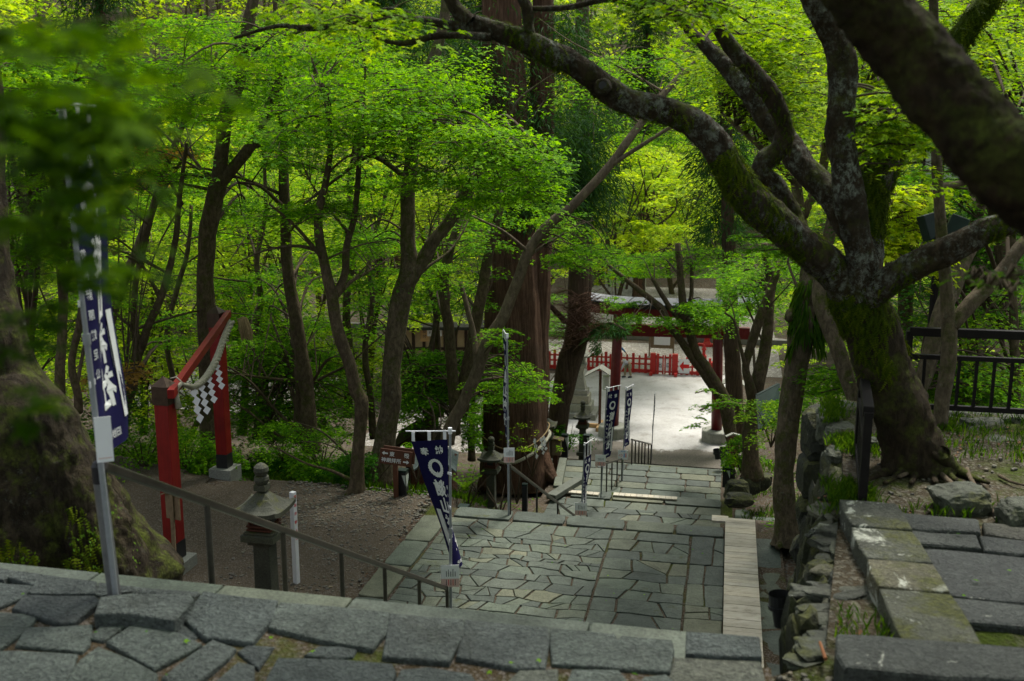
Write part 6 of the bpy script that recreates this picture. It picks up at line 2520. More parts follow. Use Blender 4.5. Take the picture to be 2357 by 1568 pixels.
tree('maple_tree', 'pale leaning trunk just beyond the long black fence', 'tree',
     [[(2112, 900, 12, 46), (2134, 850, 12, 46), (2158, 755, 12, 44), (2190, 672, 12.2, 46), (2224, 590, 12.4, 40), (2270, 520, 12.6, 32)],
      ], M['bark_lichen'],
     [(2250, 880, 130, 70, 12.4, 15.5, 34, .6), (2180, 900, 80, 50, 12, 13.5, 12, .5)], M['leaf_green'], lsize=.06, per=120)
tree('maple_tree', 'upright dark trunk near the picture edge beyond the long black fence', 'tree', [[(2340, 960, 13, 28), (2340, 900, 13, 26), (2335, 760, 13, 24), (2330, 600, 13, 22), (2325, 480, 13, 20)]], M['bark_maple'],
     [(2320, 700, 80, 70, 13, 16, 10, .6)], M['leaf_green'], lsize=.06, per=120)
tree('young_maple', 'young maple with glowing yellow-green leaves between the big maple limbs', 'tree',
     [[(2050, 640, 10.6, 22), (2040, 560, 10.6, 20), (2030, 490, 10.7, 18), (2060, 430, 10.8, 14)], [(2000, 470, 10.4, 12), (2080, 455, 10.5, 18), (2130, 436, 10.5, 20), (2200, 425, 10.5, 18), (2260, 410, 10.5, 14)]],
     M['bark_thin'], [(2085, 455, 75, 35, 9.9, 10.5, 13, .32), (2050, 560, 62, 60, 9.9, 10.6, 20, .32), (2100, 520, 60, 40, 10, 10.6, 9, .3), (2030, 640, 40, 24, 10, 10.4, 5, .28), (2110, 600, 40, 30, 10, 10.5, 6, .28)], M['leaf_yellow'], lsize=.075, per=48, kind='star5')
tree('maple_tree', 'maple filling the top right corner behind the close limb', 'tree',
     [[(2330, 760, 17, 60), (2310, 560, 17, 46), (2260, 380, 17, 34), (2230, 200, 17, 26), (2250, 40, 17, 20)], [(2290, 500, 17, 24), (2340, 330, 16, 18), (2380, 250, 16, 12)]], M['bark_maple'],
     [(2240, 110, 120, 90, 13, 20, 36, .8), (2300, 270, 90, 90, 12, 19, 28, .8), (2330, 400, 60, 60, 14, 20, 14, .7), (2130, 60, 60, 70, 14, 20, 12, .8), (2200, 200, 50, 50, 14, 18, 8, .7)], M['leaf_lime'], per=130, lsize=.08)
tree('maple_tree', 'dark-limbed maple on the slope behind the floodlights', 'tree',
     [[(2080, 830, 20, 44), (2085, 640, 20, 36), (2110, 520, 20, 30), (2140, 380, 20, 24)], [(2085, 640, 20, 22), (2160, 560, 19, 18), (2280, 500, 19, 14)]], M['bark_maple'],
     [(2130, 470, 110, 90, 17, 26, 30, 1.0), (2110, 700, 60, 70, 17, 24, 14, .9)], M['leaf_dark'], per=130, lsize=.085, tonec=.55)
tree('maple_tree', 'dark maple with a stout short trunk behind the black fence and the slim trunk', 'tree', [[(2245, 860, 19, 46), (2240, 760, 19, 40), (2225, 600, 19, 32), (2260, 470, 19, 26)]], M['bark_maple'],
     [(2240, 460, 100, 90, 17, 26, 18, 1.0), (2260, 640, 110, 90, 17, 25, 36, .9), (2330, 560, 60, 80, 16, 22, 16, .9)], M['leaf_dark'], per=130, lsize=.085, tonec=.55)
tree('maple_tree', 'bright maple whose leaf layers glow between the arching and the upright limbs', 'tree',
     [[(1880, 720, 19, 40), (1850, 560, 19, 34), (1830, 420, 19, 30), (1800, 260, 19, 26), (1790, 120, 19, 20)], [(1850, 500, 19, 22), (1890, 400, 19, 26), (1905, 300, 19, 24)], [(1830, 420, 19, 20), (1740, 330, 18, 16), (1660, 260, 18, 10)]], M['bark_thin'],
     [(1790, 60, 130, 75, 12, 18, 34, .75), (1790, 170, 80, 60, 13, 18, 16, .7), (1850, 260, 60, 70, 15, 20, 14, .7), (1700, 200, 70, 60, 15, 21, 14, .8), (1870, 420, 60, 60, 17, 22, 10, .8), (1700, 90, 60, 50, 13, 18, 10, .7)], M['leaf_lime'], per=125, lsize=.078, kind='star3', tonec=.6)
tree('maple_tree', 'bright maple with a reddish stem between the upright limb and the close limb', 'tree', [[(1880, 720, 18, 38), (1905, 560, 18, 34), (1930, 450, 18, 30), (1980, 330, 18, 24), (1985, 200, 18, 18)]], M['bark_thin'],
     [(2010, 160, 70, 90, 14, 20, 16, .75)], M['leaf_lime'], per=125, lsize=.078, tonec=.6)

# two trunks right of the torii
tree('maple_tree', 'gnarled double trunk in front of the right torii pillar', 'tree',
     [[(1730, 1100, 25.5, 66), (1728, 1050, 25.5, 42), (1728, 980, 25.5, 40), (1738, 920, 25.6, 42), (1745, 880, 25.6, 40), (1757, 820, 25.7, 34), (1768, 740, 25.8, 30), (1772, 660, 26, 24), (1760, 560, 26, 18)],
      [(1738, 930, 25.5, 34), (1722, 880, 25.3, 26), (1718, 840, 25.2, 20), (1740, 760, 25.2, 28), (1765, 690, 25.2, 24), (1800, 600, 25.4, 20)], [(1718, 850, 25.2, 14), (1705, 800, 25, 9), (1690, 740, 25, 7), (1668, 720, 25, 5)]], M['bark_maple'],
     [(1760, 620, 90, 60, 24, 30, 22, .9), (1690, 640, 60, 40, 26, 32, 10, .8), (1760, 700, 50, 40, 26, 30, 8, .7), (1690, 720, 40, 20, 30, 36, 5, .6)], M['leaf_green'], per=130, lsize=.085)
tree('maple_tree', 'two-stemmed maple leaning left across the right torii pillar', 'tree',
     [[(1692, 1040, 39, 34), (1683, 1003, 39, 34), (1672, 940, 39, 40), (1652, 890, 39, 36), (1626, 850, 39, 30), (1604, 815, 39, 28), (1588, 764, 39, 26), (1575, 726, 39, 24), (1568, 662, 39, 20), (1560, 560, 39, 15)],
      [(1668, 925, 39, 32), (1632, 875, 39, 26), (1606, 840, 39, 24), (1575, 796, 39, 22), (1543, 752, 39, 20), (1524, 713, 39, 22), (1499, 690, 39, 18), (1455, 655, 39, 14), (1400, 610, 39, 9)],
      [(1588, 764, 39, 18), (1560, 730, 39, 16), (1530, 690, 39, 14), (1500, 640, 39, 10)], [(1575, 726, 39, 16), (1590, 690, 39, 12), (1592, 600, 39, 9)]], M['bark_maple'],
     [(1600, 780, 55, 10, 37, 39, 6, .55), (1545, 785, 40, 8, 37, 38, 5, .5), (1630, 740, 40, 24, 36, 40, 8, .7), (1560, 600, 110, 40, 38, 46, 22, 1.0), (1440, 600, 80, 40, 40, 48, 14, 1.0), (1650, 650, 60, 40, 38, 46, 12, .9), (1520, 735, 30, 12, 37, 38.5, 4, .5), (1450, 742, 40, 14, 37, 38.5, 5, .5), (1640, 715, 50, 20, 36, 38, 10, .6), (1430, 700, 50, 8, 38, 41, 3, .5), (1600, 700, 40, 10, 38, 41, 4, .6), (1632, 690, 40, 20, 37, 40, 5, .6)], M['leaf_green'], per=130, lsize=.10)
tree('maple_tree', 'sparse low maple branch hanging over the courtyard beside the right torii pillar', 'tree',
     [[(1760, 935, 30, 12), (1700, 930, 30, 8), (1650, 928, 29.5, 6), (1610, 945, 29, 4)], [(1690, 930, 30, 6), (1640, 900, 29.5, 4), (1600, 905, 29, 3)]], M['bark_thin'],
     [(1612, 935, 24, 8, 29, 29.6, 3, .30), (1655, 930, 22, 8, 29, 29.6, 3, .32), (1606, 968, 14, 14, 29, 29.4, 3, .26), (1690, 915, 30, 12, 29, 30, 4, .36), (1628, 890, 22, 8, 29, 29.5, 2, .28)], M['leaf_green'], per=42, lsize=.075, kind='star5', mask=False)

# cypress behind the right pillar, cedar, leaning cypress
tree('cypress_tree', 'straight red-brown conifer trunk behind the right torii pillar', 'tree', [[(1700, 1045, 42, 52), (1696, 1000, 42, 42), (1690, 900, 42, 39), (1684, 800, 42, 36), (1680, 640, 42, 33), (1676, 500, 42, 30), (1672, 300, 42, 26), (1668, 100, 42, 22), (1665, -60, 42, 18), (1663, -400, 42, 4)]],
     M['bark_cypress'], [(1665, 430, 50, 120, 41, 45, 22, 1.0), (1660, 200, 60, 120, 41, 45, 22, 1.1)], M['needle'], needle=True, per=200, lsize=.4, wk=1, sides=20, wob=.05, flute=.03)
ced = tree('cedar_tree', 'giant old cedar wrapped in a sacred rope at the centre', 'tree',
           [[(1188, 1120, 30, 182), (1186, 1085, 30, 166), (1184, 1040, 30, 154), (1182, 960, 30, 146), (1182, 860, 30, 136), (1180, 740, 30, 128), (1176, 600, 30, 118), (1172, 450, 30, 108), (1166, 280, 30, 98), (1158, 100, 30, 90), (1150, -60, 30, 84), (1146, -500, 30, 56), (1140, -1000, 30, 10)],
            [(1215, 960, 30.3, 90), (1222, 820, 30.4, 82), (1228, 680, 30.5, 76), (1236, 520, 30.6, 70), (1243, 380, 30.7, 62), (1248, 200, 30.8, 56), (1250, -60, 30.8, 46), (1250, -400, 30.8, 28), (1245, -700, 30.8, 5)],
            [(1240, 1060, 29.8, 60), (1262, 1090, 29.5, 40), (1278, 1108, 29.2, 18)], [(1140, 1060, 29.6, 60), (1122, 1100, 29.3, 34), (1108, 1124, 29, 16)], [(1205, 1070, 29.4, 50), (1216, 1110, 29.0, 30)]],
           M['bark_cedar'], [(1150, 190, 120, 120, 28, 34, 46, .9), (1000, 60, 50, 40, 29, 33, 10, .8), (1240, 420, 60, 60, 28, 30, 12, .7), (1320, 60, 60, 60, 30, 34, 10, .9)], M['needle'], needle=True, per=230, lsize=.30, sides=64, wob=.06, flute=.055, step=6, wk=1)
cyp = tree('cypress_tree', 'leaning cypress with a tangle of dead brown twigs left of the torii', 'tree',
           [[(1274, 1060, 36, 66), (1278, 1010, 36, 46), (1290, 930, 36, 48), (1308, 850, 36, 54), (1326, 780, 36, 54), (1331, 700, 36, 48), (1333, 600, 36, 46), (1335, 480, 36, 42), (1338, 320, 36, 38), (1340, 150, 36, 34), (1340, -60, 36, 30), (1342, -420, 36, 5)],
            [(1300, 880, 35.8, 30), (1296, 830, 35.7, 26), (1312, 790, 35.8, 20)], [(1345, 740, 36.3, 26), (1352, 620, 36.4, 24), (1352, 480, 36.4, 20)],
            [(1318, 820, 35.8, 16), (1360, 770, 35, 12), (1400, 745, 34.5, 8), (1440, 760, 34, 5)], [(1300, 740, 35.8, 14), (1262, 700, 35, 10), (1240, 690, 34.6, 6)]],
           M['bark_cypress'], [(1330, 420, 70, 80, 34, 38, 44, .8), (1350, 280, 60, 80, 34, 38, 26, .9), (1280, 330, 60, 70, 33, 37, 16, .8), (1440, 775, 60, 50, 33.5, 35, 26, .45), (1455, 830, 30, 30, 33.5, 34.5, 9, .35)], M['needle'], needle=True, per=220, lsize=.28, wk=1, sides=28, wob=.08, flute=.04)
b = MB()
random.seed(4)
for k in range(300):
    y0 = random.uniform(675, 800)
    x0 = 1331 - .12 * (y0 - 700) + random.uniform(-14, 20)
    a = random.uniform(0, 6.283)
    L = random.uniform(25, 120)
    x1, y1 = x0 + L * math.cos(a) * 1.1, y0 + L * math.sin(a) * .55 + random.uniform(-6, 8)
    if not (1235 < x1 < 1440 and 655 < y1 < 815): continue
    Y0 = 35.4
    Y1 = random.uniform(33.8, 36)
    xm, ym = (x0 + x1) / 2 + random.uniform(-10, 10), (y0 + y1) / 2 + random.uniform(-12, 4)
    b.tube([at(x0, y0, Y0), at(xm, ym, (Y0 + Y1) / 2), at(x1, y1, Y1)], [.012, .008, .003], 4, cap=False)
    for q in range(2):
        b.tube([at(xm, ym, (Y0 + Y1) / 2), at(xm + random.uniform(-26, 26), ym + random.uniform(-14, 16), Y1)], [.009, .004], 4, cap=False)
b.build('dead_twig_sprays', M['dead_twig'], cyp)

# sacred rope round the cedar
cc = at(1184, 1030, 30)
ring, ring2 = [], []
for k in range(121):
    a = 2 * math.pi * k / 120
    rr = 1.16 + .03 * math.sin(a * 3)
    d = Vector((math.cos(a), math.sin(a), 0))
    z = cc.z + .10 + .34 * d.x * (1 if d.x > 0 else .2) - .22 * max(0, -d.y) ** 2 + .26 * max(0, -d.x) ** 3
    ring.append(Vector((cc.x - .05, cc.y, z)) + d * rr)
    ring2.append(Vector((cc.x - .05, cc.y, cc.z + .46 + .26 * abs(d.x) ** 1.5 - .20 * max(0, -d.y))) + d * (rr - .02))
rp = thing('sacred_rope', 'pale twisted rope tied round the base of the giant cedar', 'rope', cc)
b = MB()
twisted(b, ring, [.055] * 121, 3, 34, 6)
b.build('rope_strands', M['rope'], rp, smooth=True)
b = MB()
b.tube(ring2, [.022] * 121, 6)
b.build('thin_cord', M['straw'], rp, smooth=True)
for lab, q, L in (('single white paper streamer hanging lowest on the cedar rope', at(1231, 1014, 28.8), .62), ('white paper streamer with a red mark on the cedar rope', at(1246, 1012, 28.9), .50), ('rightmost small white paper streamer on the cedar rope', at(1252, 1008, 29.1), .42)):
    streamer(lab, q, L, .11, (.2, -1, 0), 'paper streamers on the cedar rope', 4)

# thin limb curving up across the cedar
tree('maple_tree', 'thin pale trunk curving up to the right across the giant cedar', 'tree',
     [[(1030, 1020, 22.5, 44), (1042, 970, 22.5, 36), (1072, 915, 22.5, 33), (1100, 850, 22.5, 34), (1120, 790, 22.5, 34), (1160, 725, 22.5, 32), (1195, 640, 22.5, 30), (1215, 580, 22.5, 29), (1262, 520, 22.5, 27), (1330, 462, 22.5, 25), (1400, 385, 22.5, 24), (1450, 320, 22.6, 22), (1500, 250, 22.8, 20), (1560, 180, 23, 17), (1620, 130, 23, 14)],
      [(1100, 850, 22.7, 20), (1085, 750, 23, 16), (1060, 650, 23.2, 13)], [(1400, 385, 22.5, 14), (1500, 320, 22.3, 11), (1580, 270, 22, 8)]], M['bark_thin'],
     [(1150, 775, 50, 20, 21.5, 23, 5, .45), (1340, 590, 80, 26, 21, 24, 14, .6), (1300, 520, 60, 30, 22, 25, 8, .6), (1180, 880, 80, 40, 23, 25, 16, .6), (1210, 955, 45, 26, 22, 24, 8, .5), (1130, 950, 40, 24, 23, 25, 6, .5), (1400, 180, 90, 60, 21, 26, 14, .9), (1500, 300, 60, 40, 22, 26, 8, .8), (1600, 180, 60, 50, 22, 27, 10, .9)], M['leaf_green'], per=130, lsize=.075, tonec=.6, nb=5)
tree('maple_tree', 'twin slender trunks left of the giant cedar', 'tree',
     [[(1048, 1000, 24, 34), (1045, 900, 24, 32), (1035, 780, 24, 30), (1022, 650, 24, 27), (1035, 580, 24, 26), (1060, 500, 24, 23), (1085, 430, 24, 20), (1100, 330, 24, 16)],
      [(1060, 960, 24.2, 38), (1075, 850, 24.2, 36), (1095, 740, 24.2, 34), (1115, 640, 24.2, 30), (1130, 560, 24.2, 26), (1160, 440, 24.2, 20)]], M['bark_maple'],
     [(1060, 850, 90, 40, 25, 29, 14, .8), (980, 900, 70, 50, 25, 30, 14, .9), (1040, 700, 60, 50, 25, 29, 10, .8), (1100, 540, 70, 50, 22, 27, 12, .8), (1150, 600, 60, 40, 23, 27, 8, .7)], M['leaf_green'], per=130, lsize=.08)

# the forked trunk in the middle and its cascade of leaves
tree('maple_tree', 'stout forked maple trunk with a long cascade of leaves left of the cedar', 'tree',
     [[(868, 1130, 20, 110), (876, 1085, 20, 80), (884, 1020, 20, 62), (900, 930, 20, 54), (903, 850, 20, 52), (912, 760, 20, 54), (925, 680, 20, 56), (940, 620, 20, 50), (938, 540, 20, 42), (940, 440, 20, 42), (948, 360, 20, 40), (955, 300, 20, 40), (972, 230, 20, 42), (990, 160, 20, 36), (1015, 80, 20, 30), (1030, -40, 20, 26)],
      [(925, 680, 20, 44), (955, 625, 20, 38), (995, 560, 20, 36), (1040, 500, 20, 36), (1080, 430, 20, 32), (1108, 380, 20, 28), (1130, 300, 20, 22)],
      [(944, 420, 20, 18), (860, 360, 19, 12), (790, 400, 18.5, 9), (700, 470, 18, 6)], [(955, 310, 20, 20), (1040, 285, 18, 13), (1130, 310, 17, 9), (1220, 370, 16.5, 5)],
      [(868, 1100, 20, 40), (850, 1128, 19.8, 24), (836, 1142, 19.6, 12)], [(890, 1090, 20, 36), (905, 1125, 19.8, 20)]], M['bark_lichen'],
     [(880, 290, 110, 40, 17, 20, 17, .75), (1010, 285, 110, 40, 16, 19, 19, .75), (1110, 330, 90, 40, 15.5, 18, 17, .7), (1200, 375, 66, 42, 15.5, 18, 14, .6), (1060, 410, 110, 34, 16.5, 19, 14, .7), (1230, 430, 30, 24, 16, 17, 4, .5), (1000, 190, 110, 40, 17, 22, 13, .85), (900, 200, 70, 50, 17, 22, 11, .85), (860, 570, 60, 50, 21, 24, 10, .8), (1010, 630, 50, 30, 21, 24, 6, .7), (1120, 470, 80, 24, 17, 20, 8, .6), (880, 430, 70, 40, 18, 22, 9, .75)], M['leaf_green'], per=150, lsize=.075, kind='star3', tonec=.66, nb=9)
tree('maple_tree', 'crooked maple trunk rising from the gravel edge', 'tree',
     [[(822, 1150, 18, 62), (822, 1100, 18, 40), (826, 1010, 18, 34), (834, 930, 18, 38), (818, 895, 18, 36), (805, 850, 18, 34), (790, 800, 18, 34), (772, 740, 18, 33), (764, 680, 18, 32), (746, 620, 18, 28), (734, 540, 18, 25), (738, 470, 18, 22), (752, 400, 18, 18), (760, 300, 18, 14), (740, 180, 18, 10)],
      [(764, 690, 18, 24), (790, 640, 18.3, 22), (800, 560, 18.5, 20), (820, 470, 18.6, 16), (830, 300, 19, 12)], [(745, 600, 18, 14), (680, 520, 17.5, 9), (620, 470, 17, 5)],
      [(818, 1110, 18, 24), (800, 1140, 17.8, 16), (786, 1154, 17.6, 8)]], M['bark_maple'],
     [(770, 230, 110, 70, 16, 21, 17, .8), (700, 330, 90, 60, 16, 20, 15, .75), (800, 430, 70, 50, 18, 22, 11, .75), (690, 500, 80, 50, 17, 21, 11, .7), (760, 100, 110, 60, 16, 21, 14, .85), (860, 640, 40, 40, 19, 23, 5, .6), (790, 560, 60, 40, 19, 22, 8, .7)], M['leaf_green'], per=145, lsize=.075, tonec=.55, nb=10)
tree('maple_tree', 'tall slightly bent trunk with pale patches right of the rope gate', 'tree',
     [[(718, 1040, 22, 56), (714, 990, 22, 44), (708, 920, 22, 40), (698, 840, 22, 40), (688, 780, 22, 37), (674, 690, 22, 34), (662, 600, 22, 32), (655, 500, 22, 30), (652, 400, 22, 28), (650, 300, 22, 24), (640, 150, 22, 18), (630, -20, 22, 12)],
      [(688, 1020, 22.4, 34), (690, 900, 22.4, 28), (688, 830, 22.4, 22)], [(655, 480, 22, 14), (600, 430, 21, 9), (550, 420, 21, 6)]], M['bark_maple'],
     [(660, 200, 110, 90, 19, 24, 20, .85), (600, 350, 80, 50, 19, 23, 10, .75), (640, 650, 60, 60, 23, 27, 10, .8), (720, 780, 60, 50, 23, 27, 9, .7), (640, 830, 80, 60, 23, 27, 20, .8), (600, 740, 60, 60, 23, 28, 10, .8), (730, 620, 50, 50, 23, 27, 7, .7)], M['leaf_green'], per=145, lsize=.08, nb=10)
tree('maple_tree', 'thick forked trunk directly behind the rear red post', 'tree',
     [[(486, 1085, 21, 74), (484, 1040, 21, 52), (480, 900, 21, 48), (474, 760, 21, 46), (472, 640, 21, 46), (478, 540, 21, 46), (492, 470, 21, 50), (506, 410, 21, 46), (510, 340, 21, 38), (520, 270, 21, 40), (545, 190, 21, 42), (565, 110, 21, 38), (580, 20, 21, 32), (590, -60, 21, 28)],
      [(500, 430, 21, 40), (535, 390, 21, 32), (575, 340, 21, 30), (602, 300, 21, 28), (622, 240, 21, 22), (650, 160, 21, 16)], [(565, 120, 21, 20), (640, 90, 20, 14), (720, 60, 19, 10), (800, 30, 19, 7)], [(548, 190, 21, 12), (480, 170, 20, 9), (400, 200, 19, 5)]], M['bark_maple'],
     [(520, 110, 130, 80, 18, 24, 26, .9), (440, 220, 90, 80, 18, 23, 15, .8), (590, 230, 60, 60, 22, 26, 8, .8), (430, 400, 50, 60, 22, 26, 8, .7), (560, 470, 60, 50, 22, 26, 8, .8), (380, 120, 90, 70, 18, 24, 14, .85)], M['leaf_green'], per=150, lsize=.08, tonec=.55, nb=12)
tree('maple_tree', 'slender two-stemmed maple left of the rope gate', 'tree',
     [[(255, 1010, 20, 40), (285, 940, 20, 34), (308, 870, 20, 30), (315, 810, 20, 28), (308, 740, 20, 18), (312, 660, 20, 16), (330, 570, 20, 14), (352, 480, 20, 12)],
      [(315, 820, 20, 24), (345, 745, 20, 22), (368, 690, 20, 20), (392, 610, 20, 18), (405, 540, 20, 16), (415, 440, 20, 13), (430, 330, 20, 9)], [(368, 690, 20, 12), (345, 640, 20, 10), (325, 610, 20, 8), (290, 590, 19.6, 5)]], M['bark_maple'],
     [(330, 400, 110, 50, 20, 24, 14, .8), (250, 330, 90, 70, 18, 23, 14, .8), (400, 740, 50, 60, 23, 28, 8, .8)], M['leaf_green'], per=140, lsize=.08, nb=8)
tree('maple_tree', 'long pale leaning trunk crossing behind the near left banner', 'tree',
     [[(225, 880, 23, 24), (250, 760, 23, 24), (290, 640, 23, 23), (325, 550, 23, 22), (352, 480, 23, 20), (385, 380, 23, 18), (420, 290, 23, 16), (450, 220, 23, 13), (500, 120, 23, 9)], [(352, 480, 23, 12), (400, 400, 23, 10), (440, 330, 23, 8)], [(375, 410, 23, 8), (330, 385, 22.5, 6), (300, 370, 22, 4)]], M['bark_thin'],
     [(300, 230, 90, 70, 22, 26, 14, .85)], M['leaf_green'], per=140, lsize=.08)
tree('maple_tree', 'bronze-leaved young maple with flat orange-pink layers by the left banner', 'tree',
     [[(260, 900, 19.5, 12), (300, 850, 19.3, 8), (330, 845, 19, 5)], [(420, 470, 22.5, 10), (380, 400, 22, 8), (340, 345, 21.8, 6)]], M['bark_thin'],
     [(345, 338, 60, 16, 21, 22.5, 8, .55), (400, 350, 30, 12, 21.5, 22.5, 4, .5), (285, 858, 44, 8, 18.6, 19.6, 7, .38), (225, 870, 30, 8, 18.6, 19.6, 3, .35), (330, 420, 26, 10, 22, 23, 3, .4), (360, 385, 16, 30, 22, 23, 3, .35)], M['leaf_bronze'], per=120, lsize=.07)
tree('maple_tree', 'straight dim trunk right behind the pole of the near banner', 'tree', [[(140, 960, 17, 34), (138, 840, 17, 27), (145, 700, 17, 25), (140, 560, 17, 23), (150, 420, 17, 20), (130, 250, 17, 14)]], M['bark_maple'],
     [(140, 300, 100, 120, 14, 20, 20, .8), (180, 500, 60, 100, 18, 23, 13, .8), (200, 180, 110, 90, 14, 20, 20, .8)], M['leaf_green'], per=140, lsize=.08)
tree('maple_tree', 'dim trunk standing above the massive mossy trunk', 'tree', [[(58, 960, 19, 28), (60, 900, 19, 26), (70, 760, 19, 24), (62, 600, 19, 20), (90, 420, 19, 16)]], M['bark_maple'],
     [(50, 300, 90, 120, 14, 20, 14, .8), (60, 520, 80, 120, 15, 20, 18, .8), (100, 760, 90, 70, 19, 25, 16, .8), (60, 120, 80, 90, 13, 18, 16, .8)], M['leaf_green'], per=140, lsize=.08)
tree('maple_tree', 'low leaning dim trunk just behind the near banner cloth', 'tree', [[(180, 950, 18, 24), (178, 910, 18, 22), (165, 830, 18, 20), (185, 740, 18, 17), (200, 660, 18, 10)]], M['bark_maple'],
     [(200, 660, 60, 60, 19, 24, 9, .8)], M['leaf_green'], per=140, lsize=.08)
# slender stems that fill the depth between the larger trunks
for lab, L, fo in (('thin bent stem between the rope gate and the crooked trunk', [(590, 1010, 26, 24), (596, 900, 26, 20), (580, 800, 26, 18), (600, 700, 26, 16), (592, 600, 26, 14), (612, 480, 26, 11), (606, 350, 26, 8)], [(600, 420, 80, 90, 25, 29, 8, .8)]),
                   ('thin swaying stem right of the crooked trunk', [(860, 1010, 25, 22), (852, 900, 25, 18), (840, 800, 25, 17), (858, 700, 25, 15), (850, 600, 25, 14), (880, 480, 25, 11), (905, 380, 25, 8)], [(860, 520, 60, 60, 25, 29, 7, .8)]),
                   ('pale speckled slender trunk behind the forked trunk', [(800, 960, 28, 26), (806, 850, 28, 24), (798, 700, 28, 22), (812, 560, 28, 20), (806, 420, 28, 19), (830, 280, 28, 18), (838, 150, 28, 16), (860, 40, 28, 12)], [(840, 130, 90, 70, 26, 30, 9, .9)]),
                   ('thin leaning stem left of the thick forked trunk', [(395, 1010, 25, 20), (400, 900, 25, 17), (385, 800, 25, 15), (400, 690, 25, 14), (432, 580, 25, 12), (440, 470, 25, 9)], [(430, 480, 60, 70, 25, 29, 7, .8)]),
                   ('thin dark stem before the shrine office', [(1000, 985, 29, 18), (1008, 900, 29, 16), (990, 820, 29, 14), (1004, 730, 29, 13), (985, 640, 29, 11), (1000, 560, 29, 8)], [(1000, 600, 50, 50, 29, 33, 5, .8)])):
    tree('maple_tree', lab, 'tree', [L], M['bark_maple'], fo, M['leaf_green'], per=140, lsize=.085, tonec=.6, nb=5)
# low dark maples on the slope between the gate and the cedar
tree('maple_tree', 'low spreading dark maple filling the slope right of the rope gate', 'tree',
     [[(620, 1020, 25, 26), (615, 920, 25, 20), (600, 840, 25, 14)], [(615, 920, 25, 14), (660, 860, 25, 10), (700, 820, 25, 6)]], M['bark_maple'],
     [(590, 860, 90, 110, 24, 30, 40, .85), (620, 960, 90, 50, 23, 27, 22, .75), (770, 900, 60, 110, 24, 30, 24, .85), (560, 700, 70, 60, 25, 31, 14, .9), (700, 940, 60, 50, 24, 27, 12, .7)], M['leaf_green'], per=140, lsize=.085, tonec=.45)
tree('maple_tree', 'low dark maple between the forked trunk and the giant cedar', 'tree',
     [[(990, 1010, 26, 26), (985, 920, 26, 18), (970, 850, 26, 12)]], M['bark_maple'],
     [(970, 880, 60, 70, 25, 31, 20, .8), (960, 960, 40, 40, 24, 27, 8, .6), (850, 720, 50, 60, 24, 30, 10, .8), (980, 700, 50, 40, 28, 34, 9, .8), (1010, 820, 90, 10, 26, 29, 7, .6), (1275, 735, 36, 60, 39, 45, 14, .8)], M['leaf_green'], per=140, lsize=.085, tonec=.45)
tree('maple_tree', 'low maple touching the shady side of the giant cedar base', 'tree', [[(1085, 1060, 27, 22), (1085, 1000, 27, 20), (1090, 930, 27, 14), (1080, 880, 27, 9)]], M['bark_maple'],
     [(1040, 900, 80, 60, 26, 30, 20, .8), (1080, 990, 50, 50, 25, 28, 14, .7)], M['leaf_green'], per=140, lsize=.085, tonec=.45)
b_ = tree('bare_shrub', 'small bare pale-branched shrub between the forked trunk and the banner', 'shrub',
     [[(985, 1075, 23, 7), (998, 1010, 23, 6), (1000, 960, 23, 5), (985, 915, 23, 3)], [(998, 1010, 23, 5), (1015, 975, 23, 4), (1010, 930, 23, 3)], [(1000, 960, 23, 3), (970, 940, 23, 2)]], M['bark_thin'], [], None, rmin=.006)

# massive old trunk at the left edge
T0 = [(85, 1420, 8.2, 640), (72, 1330, 8.2, 520), (48, 1200, 8.2, 430), (18, 1080, 8.2, 360), (-4, 960, 8.2, 300), (-18, 860, 8.3, 220), (-26, 760, 8.3, 180), (-34, 650, 8.4, 128), (-42, 500, 8.5, 112), (-50, 250, 8.6, 100), (-60, -50, 8.6, 80), (-50, -400, 8.7, 50), (-40, -800, 8.7, 8)]
random.seed(77)
old = tree('old_tree', 'massive moss-covered old trunk flaring out at the left edge', 'tree', [T0, [(190, 1120, 8.0, 120), (235, 1220, 7.9, 130), (275, 1330, 7.8, 120), (295, 1420, 7.8, 120)], [(110, 960, 8.0, 110), (150, 1080, 7.9, 120), (200, 1240, 7.8, 130), (215, 1400, 7.8, 140)]],
           M['bark_old'], [], None, sides=96, wob=.30, flute=.06, step=16, wk=1)
for n_, sz, kd, mt, wh in ((2600, .12, 'frond', 'fern', (0, .45)), (2600, .030, 'oval', 'grass', (0, .35))):
    p, r = limb_path([(100, 1400, 7.9, 560), (90, 1300, 7.9, 470), (60, 1180, 7.9, 380), (30, 1060, 7.9, 300), (0, 940, 8.0, 220), (-20, 860, 8.1, 160)], 8)
    tufts('moss_fern' if kd == 'frond' else 'ivy_leaves', p, r, M[mt], old, n_, sz, hang=.9, kind=kd, where=wh, tonec=.4 if kd == 'frond' else .75)
p, r = limb_path([(190, 1120, 8.0, 124), (235, 1220, 7.9, 134), (275, 1330, 7.8, 124), (295, 1420, 7.8, 124)], 8)
tufts('ivy_leaves', p, r, M['grass'], old, 900, .028, hang=.9, kind='oval', where=(0, 1), tonec=.7)

